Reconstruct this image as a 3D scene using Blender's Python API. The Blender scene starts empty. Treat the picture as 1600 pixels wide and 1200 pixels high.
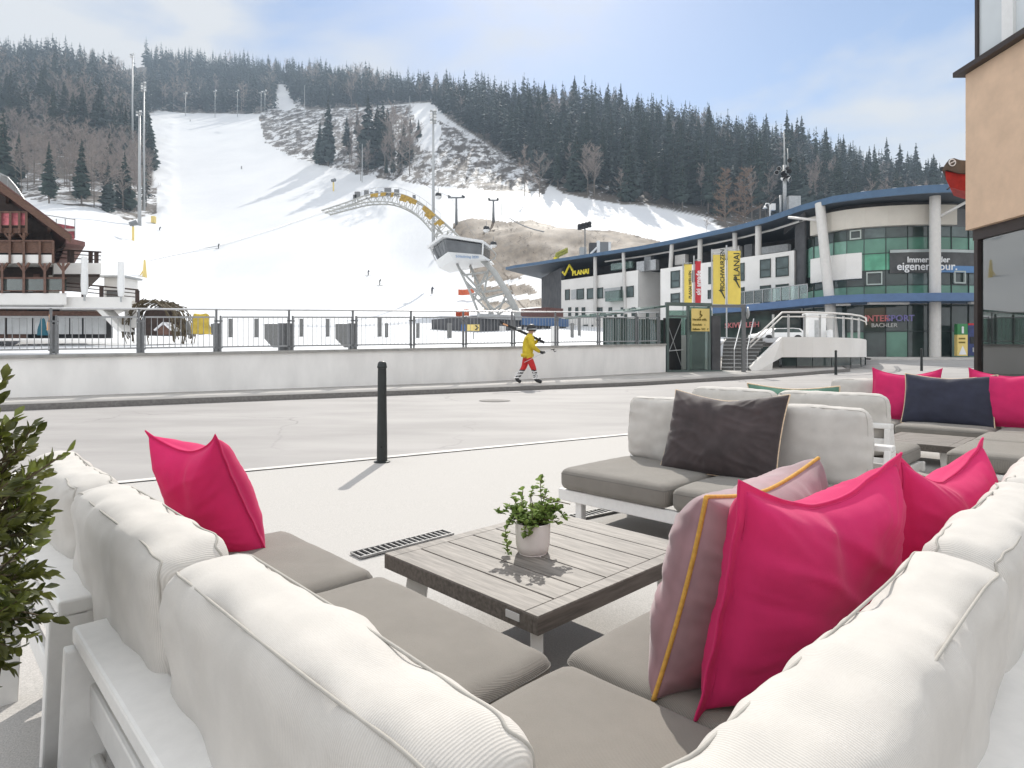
import bpy, math, random
import numpy as np
from mathutils import Vector, Matrix, noise
R = math.radians
random.seed(7); rng = np.random.default_rng(7)
scene = bpy.context.scene
COL = scene.collection
# ------------------------------------------------------------------ camera
F, YH, CH = 965.0, 556.0, 1.18          # focal length in 1600-px units, horizon row, eye height
cd = bpy.data.cameras.new('camera'); cam = bpy.data.objects.new('camera', cd); COL.objects.link(cam)
cam.location = (0, 0, CH); cam.rotation_euler = (R(90), 0, 0)
cd.sensor_width = 36; cd.lens = F / 1600 * 36; cd.shift_y = -(600 - YH) / 1600
cd.clip_start = 0.02; cd.clip_end = 6000
scene.camera = cam
# ------------------------------------------------------------------ light
SUN_EL, SUN_AZ = 40.0, 3.0              # azimuth to the right of +Y
sd = bpy.data.lights.new('sun', 'SUN'); sun = bpy.data.objects.new('sun', sd); COL.objects.link(sun)
sd.energy = 2.3; sd.angle = R(0.5); sd.color = (1.0, 0.95, 0.87)
to_sun = Vector((math.sin(R(SUN_AZ)) * math.cos(R(SUN_EL)), math.cos(R(SUN_AZ)) * math.cos(R(SUN_EL)), math.sin(R(SUN_EL))))
sun.rotation_euler = to_sun.to_track_quat('Z', 'Y').to_euler(); sun.location = (0, 0, 40)
world = bpy.data.worlds.new('World'); scene.world = world; world.use_nodes = True
wt = world.node_tree; wn = wt.nodes; wl = wt.links
wn.clear()
def N_(tree, t, **kw):
    n = tree.nodes.new(t)
    for k, v in kw.items():
        if k.startswith('i_'): n.inputs[k[2:].replace('_', ' ')].default_value = v
        else: setattr(n, k, v)
    return n
wo = N_(wt, 'ShaderNodeOutputWorld')
sky = N_(wt, 'ShaderNodeTexSky', sky_type='NISHITA', sun_disc=False, sun_elevation=R(SUN_EL), sun_rotation=R(SUN_AZ), altitude=800, air_density=1.0, dust_density=0.6, ozone_density=1.5)
bg1 = N_(wt, 'ShaderNodeBackground', i_Strength=0.062)
wl.new(sky.outputs[0], bg1.inputs[0])
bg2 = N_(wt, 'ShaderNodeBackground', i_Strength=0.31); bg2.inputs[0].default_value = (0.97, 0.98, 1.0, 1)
tc = N_(wt, 'ShaderNodeTexCoord')
mp = N_(wt, 'ShaderNodeMapping'); mp.inputs['Location'].default_value = (2.3, 0.4, 1.1); mp.inputs['Scale'].default_value = (1.5, 1.5, 4.2)
wl.new(tc.outputs['Generated'], mp.inputs[0])
nz = N_(wt, 'ShaderNodeTexNoise', i_Scale=2.1, i_Detail=7.0, i_Roughness=0.55, i_Distortion=0.5)
wl.new(mp.outputs[0], nz.inputs['Vector'])
# cloud cover: more cloud low over the ridge and to the left, a blue gap centre right
sep = N_(wt, 'ShaderNodeSeparateXYZ'); wl.new(tc.outputs['Generated'], sep.inputs[0])
def M_(tree, op, a, b=None, clamp=False):
    n = N_(tree, 'ShaderNodeMath', operation=op, use_clamp=clamp)
    for i, v in enumerate((a, b)):
        if v is None: continue
        if isinstance(v, (int, float)): n.inputs[i].default_value = v
        else: tree.links.new(v, n.inputs[i])
    return n.outputs[0]
# unseen cloud overhead and behind the viewer is brightened as added fill light
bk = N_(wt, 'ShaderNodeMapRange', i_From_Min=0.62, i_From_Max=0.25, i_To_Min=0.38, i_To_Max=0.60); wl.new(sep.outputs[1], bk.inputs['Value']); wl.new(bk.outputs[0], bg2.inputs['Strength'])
gap = N_(wt, 'ShaderNodeVectorMath', operation='DISTANCE'); wl.new(tc.outputs['Generated'], gap.inputs[0]); gap.inputs[1].default_value = (0.27, 0.84, 0.47)
cov = M_(wt, 'ADD', nz.outputs[0], M_(wt, 'MULTIPLY', M_(wt, 'SUBTRACT', gap.outputs['Value'], 0.33), 0.55))
cov = M_(wt, 'ADD', cov, M_(wt, 'MULTIPLY', M_(wt, 'SUBTRACT', 0.40, sep.outputs[2], True), 1.25))
rp = N_(wt, 'ShaderNodeValToRGB'); wl.new(cov, rp.inputs[0])
rp.color_ramp.elements[0].position = 0.44; rp.color_ramp.elements[0].color = (0.0, 0.0, 0.0, 1)
rp.color_ramp.elements[1].position = 0.72; rp.color_ramp.elements[1].color = (1, 1, 1, 1)
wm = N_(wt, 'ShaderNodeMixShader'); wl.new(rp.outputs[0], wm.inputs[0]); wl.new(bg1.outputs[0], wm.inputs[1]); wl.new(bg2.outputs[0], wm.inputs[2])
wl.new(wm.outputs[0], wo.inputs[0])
vs = scene.view_settings
vs.view_transform = 'Standard'; vs.look = 'None'; vs.exposure = 1.2; vs.gamma = 1.0; vs.use_curve_mapping = False
cy = scene.cycles
cy.max_bounces = 7; cy.diffuse_bounces = 3; cy.glossy_bounces = 3; cy.transmission_bounces = 6; cy.transparent_max_bounces = 8
cy.use_denoising = True; cy.caustics_reflective = False; cy.caustics_refractive = False; cy.sample_clamp_indirect = 6
# ------------------------------------------------------------------ geometry helpers
def ray(px, py): return Vector(((px - 800) / F, 1.0, (YH - py) / F))
def W(px, py, d): r = ray(px, py); return Vector((r.x * d, d, CH + r.z * d))
def GZ(px, py, z): r = ray(px, py); t = (z - CH) / r.z; return Vector((r.x * t, t, z))
def gz(y):                               # height of the street: it climbs gently away from the terrace
    y = float(y)
    if y < 0: return 0.0
    if y < 20: return 0.01 * y
    if y < 44: return 0.2 + 0.037 * (y - 20)
    return 1.088
def hit(px, a, b):                       # where the vertical plane of image column px meets the plan line a-b
    k = (px - 800) / F
    ax, ay, bx, by = a[0], a[1], b[0], b[1]
    den = (bx - ax) - k * (by - ay)
    t = (k * ay - ax) / den
    return Vector((ax + t * (bx - ax), ay + t * (by - ay), 0))
class MB:
    def __init__(s): s.v = []; s.f = []; s.m = []; s.cur = 0
    def add(s, vs, fs):
        b = len(s.v); s.v += [tuple(v) for v in vs]
        for f in fs: s.f.append([b + i for i in f]); s.m.append(s.cur)
        return s
    def quad(s, *p): return s.add(p, [list(range(len(p)))])
    def box(s, c, size, M=None):
        hx, hy, hz = size[0] / 2, size[1] / 2, size[2] / 2
        P = [Vector((x, y, z)) for z in (-hz, hz) for y in (-hy, hy) for x in (-hx, hx)]
        if M is not None: P = [M @ p for p in P]
        c = Vector(c)
        return s.add([p + c for p in P], [(0, 2, 3, 1), (4, 5, 7, 6), (0, 1, 5, 4), (2, 6, 7, 3), (0, 4, 6, 2), (1, 3, 7, 5)])
    def rbox(s, c, size, M=None, b=0.006):      # box with chamfered edges
        hx, hy, hz = size[0] / 2, size[1] / 2, size[2] / 2
        import bmesh
        bm = bmesh.new(); bmesh.ops.create_cube(bm, size=1)
        for v in bm.verts: v.co = Vector((v.co.x * size[0], v.co.y * size[1], v.co.z * size[2]))
        bmesh.ops.bevel(bm, geom=list(bm.edges), offset=min(b, min(size) * 0.45), segments=2, affect='EDGES', profile=0.5)
        bm.verts.index_update(); c = Vector(c)
        P = [(M @ v.co if M is not None else v.co) + c for v in bm.verts]
        s.add(P, [[v.index for v in f.verts] for f in bm.faces]); bm.free(); return s
    def bar(s, a, b, w, h=None, up=(0, 0, 1), b_=0.0):     # rectangular bar from a to b
        a, b = Vector(a), Vector(b); h = h or w
        d = b - a; L = d.length; x = d.normalized(); up = Vector(up)
        if abs(x.dot(up)) > 0.98: up = Vector((0, 1, 0))
        y = up.cross(x).normalized(); z = x.cross(y)
        M = Matrix((x, y, z)).transposed()
        return s.rbox((a + b) / 2, (L, w, h), M, b_) if b_ else s.box((a + b) / 2, (L, w, h), M)
    def tube(s, pts, r, n=8, closed=False):
        pts = [Vector(p) for p in pts]; k = len(pts)
        rs = r if isinstance(r, (list, tuple)) else [r] * k
        V = []; Fc = []; prev = None
        for i, p in enumerate(pts):
            if closed: t = pts[(i + 1) % k] - pts[i - 1]
            else: t = pts[min(i + 1, k - 1)] - pts[max(i - 1, 0)]
            t = t.normalized() if t.length > 1e-9 else Vector((0, 0, 1))
            if prev is None:
                a = Vector((0, 0, 1)) if abs(t.z) < 0.9 else Vector((1, 0, 0)); u = t.cross(a).normalized()
            else:
                u = prev - t * prev.dot(t)
                u = u.normalized() if u.length > 1e-6 else prev
            prev = u; w = t.cross(u)
            for j in range(n):
                a = 2 * math.pi * j / n
                V.append(p + (u * math.cos(a) + w * math.sin(a)) * rs[i])
        for i in range(k if closed else k - 1):
            for j in range(n):
                a = i * n + j; b = i * n + (j + 1) % n; c = ((i + 1) % k) * n + (j + 1) % n; d = ((i + 1) % k) * n + j
                Fc.append((a, b, c, d))
        if not closed: Fc.append(list(range(n))[::-1]); Fc.append([(k - 1) * n + j for j in range(n)])
        return s.add(V, Fc)
    def lathe(s, prof, c=(0, 0, 0), n=24):
        c = Vector(c); V = []; Fc = []
        for r, z in prof:
            for j in range(n):
                a = 2 * math.pi * j / n; V.append(c + Vector((r * math.cos(a), r * math.sin(a), z)))
        for i in range(len(prof) - 1):
            for j in range(n): Fc.append((i * n + j, i * n + (j + 1) % n, (i + 1) * n + (j + 1) % n, (i + 1) * n + j))
        Fc.append(list(range(n))[::-1]); Fc.append([(len(prof) - 1) * n + j for j in range(n)])
        return s.add(V, Fc)
    def prism(s, poly, ext):                  # poly: list of 3D points, extruded by ext
        n = len(poly); e = Vector(ext); P = [Vector(p) for p in poly]
        return s.add(P + [p + e for p in P], [list(range(n))[::-1], list(range(n, 2 * n))] + [(i, (i + 1) % n, n + (i + 1) % n, n + i) for i in range(n)])
    def build(s, name, mat, parent=None, smooth=False, angle=None, local=False):
        off = Vector((0, 0, 0))
        if parent is not None and not local: off = wloc(parent)
        me = bpy.data.meshes.new(name)
        V = np.array(s.v, dtype=float).reshape(-1, 3) - np.array(off)
        me.from_pydata(V.tolist(), [], s.f)
        mats = mat if isinstance(mat, (list, tuple)) else [mat]
        for m in mats: me.materials.append(m)
        if len(mats) > 1: me.polygons.foreach_set('material_index', s.m)
        if smooth: me.polygons.foreach_set('use_smooth', [True] * len(me.polygons))
        me.update()
        o = bpy.data.objects.new(name, me); COL.objects.link(o)
        if parent is not None: o.parent = parent
        if smooth and angle:
            try: me.set_sharp_from_angle(angle=R(angle))
            except Exception: pass
        return o
def wloc(o):
    l = Vector(o.location); p = o.parent
    while p is not None: l = l + Vector(p.location); p = p.parent
    return l
def recalc(o):
    import bmesh
    bm = bmesh.new(); bm.from_mesh(o.data); bmesh.ops.recalc_face_normals(bm, faces=bm.faces); bm.to_mesh(o.data); bm.free(); return o
def tag(o, label=None, cat=None, group=None, kind=None):
    if label: o['label'] = label
    if cat: o['category'] = cat
    if group: o['group'] = group
    if kind: o['kind'] = kind
    return o
def thing(name, label, cat, loc=(0, 0, 0), rz=0.0, group=None):
    o = bpy.data.objects.new(name, None); COL.objects.link(o); o.location = loc; o.rotation_euler = (0, 0, rz)
    o.empty_display_size = 0.2
    return tag(o, label, cat, group)
def struct(o): o['kind'] = 'structure'; return o
def copy_tree(o, parent=None):
    kids = [c for c in COL.objects if c.parent is o] if parent is None and o not in KIDS else KIDS.get(o, [])
    c = o.copy(); COL.objects.link(c)
    if parent is not None: c.parent = parent
    for k in kids: copy_tree(k, c)
    return c
KIDS = {}
def freeze(o):                               # remember a prototype's children so that copying is quick
    ch = [c for c in COL.objects if c.parent is o]; KIDS[o] = ch
    for c in ch: freeze(c)
def text(s, size, mat, parent, pos, xdir, zdir, name='lettering', ext=0.004, align='LEFT', shear=0.0, bold=0.0):
    cu = bpy.data.curves.new(name, 'FONT'); cu.body = s; cu.size = size; cu.extrude = ext; cu.align_x = align; cu.shear = shear; cu.offset = bold; cu.resolution_u = 3
    tmp = bpy.data.objects.new(name, cu); COL.objects.link(tmp)
    bpy.context.view_layer.update()
    me = bpy.data.meshes.new_from_object(tmp.evaluated_get(bpy.context.evaluated_depsgraph_get()))
    COL.objects.unlink(tmp); bpy.data.objects.remove(tmp)
    x = Vector(xdir).normalized(); y = Vector(zdir).normalized(); n = x.cross(y)
    M = Matrix((x, y, n)).transposed()
    off = Vector(pos) - (wloc(parent) if parent is not None else Vector((0, 0, 0)))
    for v in me.vertices: v.co = M @ v.co + off
    me.materials.clear(); me.materials.append(mat)
    o = bpy.data.objects.new(name, me); COL.objects.link(o); o.parent = parent
    return o
# ------------------------------------------------------------------ materials
def mat(name, col, rough=0.6, var=0.12, scale=6.0, bump=0.0, bscale=60.0, metal=0.0, spec=None, coords='Object', col2=None, sheen=0.0, detail=5.0, trans=0.0, coat=0.0, stretch=None, contrast=(0.35, 0.65), dist=0.004, alpha=1.0):
    m = bpy.data.materials.new(name); m.use_nodes = True; t = m.node_tree; b = t.nodes['Principled BSDF']
    b.inputs['Roughness'].default_value = rough; b.inputs['Metallic'].default_value = metal
    if spec is not None: b.inputs['Specular IOR Level'].default_value = spec
    if sheen: b.inputs['Sheen Weight'].default_value = sheen; b.inputs['Sheen Roughness'].default_value = 0.4
    if trans: b.inputs['Transmission Weight'].default_value = trans
    if coat: b.inputs['Coat Weight'].default_value = coat
    if alpha < 1: b.inputs['Alpha'].default_value = alpha
    c = (*col, 1)
    tcn = N_(t, 'ShaderNodeTexCoord'); src = tcn.outputs[coords]
    if stretch:
        mpn = N_(t, 'ShaderNodeMapping'); mpn.inputs['Scale'].default_value = stretch; t.links.new(src, mpn.inputs[0]); src = mpn.outputs[0]
    if var or col2:
        nzn = N_(t, 'ShaderNodeTexNoise', i_Scale=scale, i_Detail=detail, i_Roughness=0.6); t.links.new(src, nzn.inputs['Vector'])
        rpn = N_(t, 'ShaderNodeValToRGB'); t.links.new(nzn.outputs[0], rpn.inputs[0])
        e = rpn.color_ramp.elements
        e[0].position, e[1].position = contrast
        e[0].color = (*[x * (1 - var) for x in col], 1); e[1].color = (*(col2 or [min(1, x * (1 + var)) for x in col]), 1)
        t.links.new(rpn.outputs[0], b.inputs['Base Color'])
    else: b.inputs['Base Color'].default_value = c
    if bump:
        n2 = N_(t, 'ShaderNodeTexNoise', i_Scale=bscale, i_Detail=3.0); t.links.new(src, n2.inputs['Vector'])
        bp = N_(t, 'ShaderNodeBump', i_Strength=bump, i_Distance=dist); t.links.new(n2.outputs[0], bp.inputs['Height']); t.links.new(bp.outputs[0], b.inputs['Normal'])
    return m
def striped(name, col, rough, pitch, axis='X', depth=0.3, var=0.06, cdark=0.8, trans_=0.0, bias=(0, 0, 0)):   # woven cord fabric
    m = mat(name, col, rough, var, 9.0, sheen=0.15)
    t = m.node_tree; b = t.nodes['Principled BSDF']
    tcn = N_(t, 'ShaderNodeTexCoord'); mpn = N_(t, 'ShaderNodeMapping'); mpn.inputs['Rotation'].default_value = bias; t.links.new(tcn.outputs['Object'], mpn.inputs[0])
    wv = N_(t, 'ShaderNodeTexWave', wave_type='BANDS', bands_direction=axis, i_Scale=0.314 / pitch, i_Distortion=0.6, i_Detail=1.0); wv.inputs['Detail Scale'].default_value = 3.0
    t.links.new(mpn.outputs[0], wv.inputs['Vector'])
    old = b.inputs['Base Color'].links[0].from_socket
    mx = N_(t, 'ShaderNodeMix', data_type='RGBA', blend_type='MULTIPLY'); mx.inputs['Factor'].default_value = 1.0
    t.links.new(old, mx.inputs['A'])
    rr = N_(t, 'ShaderNodeValToRGB'); rr.color_ramp.elements[0].color = (cdark, cdark, cdark, 1); t.links.new(wv.outputs['Fac'], rr.inputs[0]); t.links.new(rr.outputs[0], mx.inputs['B'])
    t.links.new(mx.outputs['Result'], b.inputs['Base Color'])
    nzn = N_(t, 'ShaderNodeTexNoise', i_Scale=260.0, i_Detail=2.0); t.links.new(tcn.outputs['Object'], nzn.inputs['Vector'])
    ad = M_(t, 'ADD', wv.outputs['Fac'], nzn.outputs[0])
    bp = N_(t, 'ShaderNodeBump', i_Strength=depth, i_Distance=0.002); t.links.new(ad, bp.inputs['Height']); t.links.new(bp.outputs[0], b.inputs['Normal'])
    return m
def glow_through(m, w):                      # thin cloth and leaves let some light through
    t = m.node_tree; b = t.nodes['Principled BSDF']; out = t.nodes['Material Output']
    tr = N_(t, 'ShaderNodeBsdfTranslucent')
    if b.inputs['Base Color'].links: t.links.new(b.inputs['Base Color'].links[0].from_socket, tr.inputs[0])
    else: tr.inputs[0].default_value = b.inputs['Base Color'].default_value
    mx = N_(t, 'ShaderNodeMixShader', i_Fac=w); t.links.new(b.outputs[0], mx.inputs[1]); t.links.new(tr.outputs[0], mx.inputs[2]); t.links.new(mx.outputs[0], out.inputs[0])
    return m
def glassmat(name, tint, refl=0.5, alpha=0.35, rough=0.02):      # architectural glass: tinted see-through sheet with sky reflection
    m = bpy.data.materials.new(name); m.use_nodes = True; t = m.node_tree; t.nodes.clear()
    o = N_(t, 'ShaderNodeOutputMaterial'); g = N_(t, 'ShaderNodeBsdfGlossy', i_Roughness=rough); g.inputs[0].default_value = (*[0.5 + 0.5 * c for c in tint], 1)
    tr = N_(t, 'ShaderNodeBsdfTransparent'); tr.inputs[0].default_value = (*tint, 1)
    fr = N_(t, 'ShaderNodeFresnel', i_IOR=1.5); f2 = M_(t, 'ADD', M_(t, 'MULTIPLY', fr.outputs[0], 1.0), refl * 0.2, True)
    mx = N_(t, 'ShaderNodeMixShader'); t.links.new(f2, mx.inputs[0]); t.links.new(tr.outputs[0], mx.inputs[1]); t.links.new(g.outputs[0], mx.inputs[2])
    df = N_(t, 'ShaderNodeBsdfDiffuse'); df.inputs[0].default_value = (*[0.5 * c for c in tint], 1)
    m2 = N_(t, 'ShaderNodeMixShader', i_Fac=alpha); t.links.new(mx.outputs[0], m2.inputs[1]); t.links.new(df.outputs[0], m2.inputs[2])
    t.links.new(m2.outputs[0], o.inputs[0]); return m
M = {}
M['aggregate'] = mat('terrace_aggregate', (0.43, 0.412, 0.39), 0.85, 0.17, 160, 0.35, 220, detail=2.0, coords='Object', contrast=(0.3, 0.7))
M['asphalt'] = mat('road_asphalt', (0.31, 0.295, 0.285), 0.8, 0.13, 0.9, 0.25, 150, stretch=(0.35, 1, 1), detail=8)
def cracked(m, s, w, k):                     # thin crack lines and repair seams in worn paving
    t = m.node_tree; b = t.nodes['Principled BSDF']; tcn = N_(t, 'ShaderNodeTexCoord'); nz_ = N_(t, 'ShaderNodeTexNoise', i_Scale=1.3, i_Detail=5.0); t.links.new(tcn.outputs['Object'], nz_.inputs['Vector'])
    ad = N_(t, 'ShaderNodeVectorMath', operation='MULTIPLY_ADD'); t.links.new(nz_.outputs['Color'], ad.inputs[0]); ad.inputs[1].default_value = (.9, .9, 0); t.links.new(tcn.outputs['Object'], ad.inputs[2])
    v = N_(t, 'ShaderNodeTexVoronoi', feature='DISTANCE_TO_EDGE', i_Scale=s); t.links.new(ad.outputs[0], v.inputs['Vector'])
    mr = N_(t, 'ShaderNodeMapRange', i_From_Min=0.0, i_From_Max=w, i_To_Min=k, i_To_Max=1.0); t.links.new(v.outputs['Distance'], mr.inputs['Value'])
    n2 = N_(t, 'ShaderNodeTexNoise', i_Scale=0.25, i_Detail=3.0); t.links.new(tcn.outputs['Object'], n2.inputs['Vector'])
    m2 = N_(t, 'ShaderNodeMapRange', i_From_Min=0.42, i_From_Max=0.58, i_To_Min=0.0, i_To_Max=1.0); t.links.new(n2.outputs[0], m2.inputs['Value'])
    mx0 = N_(t, 'ShaderNodeMix'); mx0.inputs['A'].default_value = 1.0; t.links.new(m2.outputs[0], mx0.inputs['Factor']); t.links.new(mr.outputs[0], mx0.inputs['B'])
    mx = N_(t, 'ShaderNodeMix', data_type='RGBA', blend_type='MULTIPLY'); mx.inputs['Factor'].default_value = 1.0; t.links.new(b.inputs['Base Color'].links[0].from_socket, mx.inputs['A']); t.links.new(mx0.outputs['Result'], mx.inputs['B']); t.links.new(mx.outputs['Result'], b.inputs['Base Color'])
cracked(M['asphalt'], 0.22, 0.005, 0.68)
M['pavement'] = mat('pavement_concrete', (0.42, 0.40, 0.375), 0.85, 0.12, 2.0, 0.15, 90, detail=7)
M['kerb'] = mat('kerb_granite', (0.15, 0.14, 0.13), 0.8, 0.2, 20, 0.2, 90)
M['line'] = mat('edge_stone', (0.6, 0.58, 0.55), 0.8, 0.15, 6, 0.1, 90)
M['grate'] = mat('galvanised_grate', (0.26, 0.255, 0.25), 0.55, 0.2, 20, metal=0.3)
M['black'] = mat('dark_void', (0.015, 0.015, 0.015), 0.9, 0)
M['iron'] = mat('black_cast_iron', (0.012, 0.016, 0.015), 0.42, 0.2, 14, 0.1, 60)
M['wallwhite'] = mat('white_render', (0.88, 0.86, 0.83), 0.85, 0.08, 1.3, 0.15, 25, detail=9, stretch=(1, 1, 0.35))
M['coping'] = mat('wall_coping', (0.34, 0.33, 0.31), 0.8, 0.15, 3, 0.1, 40)
M['steel'] = mat('grey_steel', (0.19, 0.195, 0.20), 0.45, 0.1, 12, metal=0.3)
M['railbar'] = mat('pale_rail_steel', (0.33, 0.335, 0.34), 0.45, 0.1, 12, metal=0.2)
M['galv'] = mat('galvanised_steel', (0.42, 0.43, 0.43), 0.45, 0.12, 6, metal=0.4)
M['lightmetal'] = mat('brushed_rail', (0.6, 0.6, 0.6), 0.35, 0.05, 8, metal=0.5)
M['stone'] = mat('grey_granite', (0.17, 0.17, 0.165), 0.75, 0.25, 30, 0.2, 50)
M['frame'] = mat('white_powder_coat', (0.74, 0.725, 0.70), 0.38, 0.03, 30, 0.03, 300)
M['seat'] = striped('taupe_seat_cord', (0.235, 0.215, 0.188), 0.9, 0.0030, 'X', 0.35, 0.05, 0.75, bias=(0, 0, R(20)))
M['back'] = striped('ivory_back_cord', (0.56, 0.53, 0.49), 0.9, 0.0030, 'X', 0.22, 0.06, 0.86)
M['seam'] = mat('ivory_piping', (0.38, 0.36, 0.325), 0.9, 0.05, 60)
M['seatseam'] = mat('taupe_piping', (0.15, 0.14, 0.125), 0.9, 0.05, 60)
def wood(name, c, c2):
    m = mat(name, c, 0.55, 0.1, 5.0, 0.25, 40, stretch=(1.2, 14, 14), col2=c2, detail=8, dist=0.0015); return m
M['tabletop'] = wood('weathered_grey_wood', (0.24, 0.215, 0.19), (0.36, 0.33, 0.295))
M['tablerim'] = wood('dark_grey_wood', (0.075, 0.064, 0.054), (0.14, 0.12, 0.104))
M['pink'] = glow_through(mat('magenta_cotton', (0.72, 0.030, 0.165), 0.92, 0.07, 5, 0.35, 420, sheen=0.12, dist=0.0012), 0.30)
M['mauve'] = mat('mauve_velvet', (0.27, 0.15, 0.165), 0.75, 0.28, 5, 0.25, 300, sheen=0.35, detail=3, dist=0.001)
M['brownvelvet'] = mat('dark_brown_velvet', (0.046, 0.033, 0.033), 0.8, 0.25, 7, 0.25, 300, sheen=0.25, detail=3, dist=0.001)
M['navy'] = mat('navy_velvet', (0.020, 0.022, 0.042), 0.8, 0.2, 7, 0.25, 300, sheen=0.2, dist=0.001)
M['green'] = mat('green_velvet', (0.10, 0.22, 0.16), 0.75, 0.2, 7, 0.2, 300, sheen=0.5)
M['gold'] = mat('mustard_piping', (0.55, 0.30, 0.055), 0.8, 0.15, 80, 0.3, 500)
M['palepipe'] = mat('pale_gold_piping', (0.68, 0.52, 0.36), 0.8, 0.15, 80, 0.3, 500)
M['ceramic'] = mat('cream_pot_glaze', (0.76, 0.71, 0.67), 0.4, 0.03, 9, 0.03, 90)
M['soil'] = mat('soil', (0.03, 0.022, 0.016), 0.95, 0.3, 60, 0.5, 80)
M['herb'] = glow_through(mat('herb_leaf', (0.18, 0.31, 0.05), 0.5, 0.45, 30, col2=(0.36, 0.47, 0.14)), 0.4)
M['box_leaf'] = glow_through(mat('box_leaf', (0.065, 0.085, 0.014), 0.33, 0.5, 9, col2=(0.19, 0.20, 0.05)), 0.25)
M['box_leaf2'] = glow_through(mat('box_leaf_young', (0.17, 0.20, 0.04), 0.4, 0.3, 9), 0.3)
M['stem'] = mat('plant_stem', (0.10, 0.075, 0.04), 0.8, 0.2, 40)
M['terracotta'] = mat('grey_planter', (0.2, 0.2, 0.2), 0.7, 0.1, 20)
M['yellow'] = mat('yellow_jacket', (0.62, 0.46, 0.02), 0.7, 0.12, 9, 0.3, 30)
M['red'] = mat('red_trousers', (0.55, 0.02, 0.02), 0.7, 0.15, 9, 0.3, 30)
M['skin'] = mat('skin', (0.5, 0.3, 0.22), 0.6, 0.05, 30)
M['dark'] = mat('matt_black', (0.012, 0.012, 0.013), 0.5, 0.1, 30)
M['white'] = mat('white_paint', (0.78, 0.78, 0.77), 0.5, 0.03, 10)
# ================================================================== SETTING
def npmesh(name, V, Fq, mats, parent=None, midx=None, smooth=False):
    V = np.asarray(V, dtype=np.float32); Fq = np.asarray(Fq, dtype=np.int32)
    me = bpy.data.meshes.new(name); nf, k = Fq.shape
    me.vertices.add(len(V)); me.vertices.foreach_set('co', V.ravel())
    me.loops.add(nf * k); me.loops.foreach_set('vertex_index', Fq.ravel())
    me.polygons.add(nf); me.polygons.foreach_set('loop_start', np.arange(0, nf * k, k, dtype=np.int32))
    for m in (mats if isinstance(mats, (list, tuple)) else [mats]): me.materials.append(m)
    if midx is not None: me.polygons.foreach_set('material_index', np.asarray(midx, dtype=np.int32))
    if smooth: me.polygons.foreach_set('use_smooth', np.ones(nf, dtype=bool))
    me.update(calc_edges=True); me.validate()
    o = bpy.data.objects.new(name, me); COL.objects.link(o)
    if parent is not None: o.parent = parent
    return o
def sheet(name, xs, ys, m, dz=0.0):
    V = [(x, y, gz(y) + dz) for y in ys for x in xs]; nx = len(xs)
    Fq = [(j * nx + i, j * nx + i + 1, (j + 1) * nx + i + 1, (j + 1) * nx + i) for j in range(len(ys) - 1) for i in range(nx - 1)]
    return struct(npmesh(name, V, Fq, m))
sheet('ground', [-1500, -60, -30, 0, 30, 60, 1500], [-400, 0, 5, 10, 15, 20, 26, 32, 38, 44, 60, 1400], M['aggregate'])
def band(name, A, B, m, dz, n=24, thick=0.0):     # strip between two plan polylines of equal length, following the street
    V = []; Fq = []
    def res(P):
        P = [Vector((*p, 0)) for p in P]; out = []
        for a, b in zip(P[:-1], P[1:]): out += [a.lerp(b, i / n) for i in range(n)]
        return out + [P[-1]]
    a, b = res(A), res(B)
    for p, q in zip(a, b): V += [(p.x, p.y, gz(p.y) + dz), (q.x, q.y, gz(q.y) + dz)]
    k = len(a)
    Fq = [(2 * i, 2 * i + 2, 2 * i + 3, 2 * i + 1) for i in range(k - 1)]
    if thick:
        base = len(V)
        V += [(x, y, z - thick) for x, y, z in V]
        for i in range(k - 1):
            Fq += [(2 * i, base + 2 * i, base + 2 * i + 2, 2 * i + 2), (2 * i + 1, 2 * i + 3, base + 2 * i + 3, base + 2 * i + 1)]
    return struct(recalc(npmesh(name, V, Fq, m)))
ROADN = [(-24.2, -7.2), (-2.59, 5.94), (1.63, 8.52), (9.5, 13.3), (17, 17.5), (30, 24), (60, 33)]
KERB = [(-29.5, -0.3), (-9.5, 11.9), (4.17, 20.1), (9.6, 23.4), (15.0, 27.4), (16.6, 31.0), (16.9, 40)]
ROADF = [(-29.5, -0.3), (-9.5, 11.9), (4.17, 20.1), (9.6, 23.4), (20.0, 29.5), (32, 36.0), (62, 47)]
WALLL = [(-31.0, 0.25), (-11.2, 13.5), (6.27, 25.2), (9.4, 27.6), (12.0, 33.0), (13.0, 38.0), (13.2, 44)]
band('road', ROADN, ROADF, M['asphalt'], 0.004)
band('road_side', [(16.9, 27.7), (22, 31), (32, 36.0)], [(16.9, 43), (24, 43), (34, 43)], M['asphalt'], 0.006)
def off(P, d):
    out = []
    for i, p in enumerate(P):
        a = Vector(P[max(i - 1, 0)]); b = Vector(P[min(i + 1, len(P) - 1)]); t = (b - a).normalized(); out.append((p[0] - t.y * d, p[1] + t.x * d))
    return out
band('edge_line', ROADN, off(ROADN, 0.11), M['line'], 0.010)
band('kerb', KERB, off(KERB, 0.16), M['kerb'], 0.125, thick=0.14)
band('pavement', off(KERB, 0.16), WALLL, M['pavement'], 0.121, thick=0.13)
band('forecourt', [(23.0, 39.6), (26.5, 38.9), (34, 39.2), (44, 41)], [(22.6, 47), (26, 47), (34, 47), (44, 47)], M['pavement'], 0.10, thick=0.12)
# manhole on the road
mh = MB(); c = W(773, 634, 14.2); mh.lathe([(0.0, 0), (0.36, 0), (0.36, 0.006), (0.30, 0.008), (0.0, 0.008)], (c.x, c.y, gz(c.y) + 0.006), 28)
tag(mh.build('manhole_cover', M['kerb']), 'round pale manhole cover in the road beyond the bollard', 'manhole cover')
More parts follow.
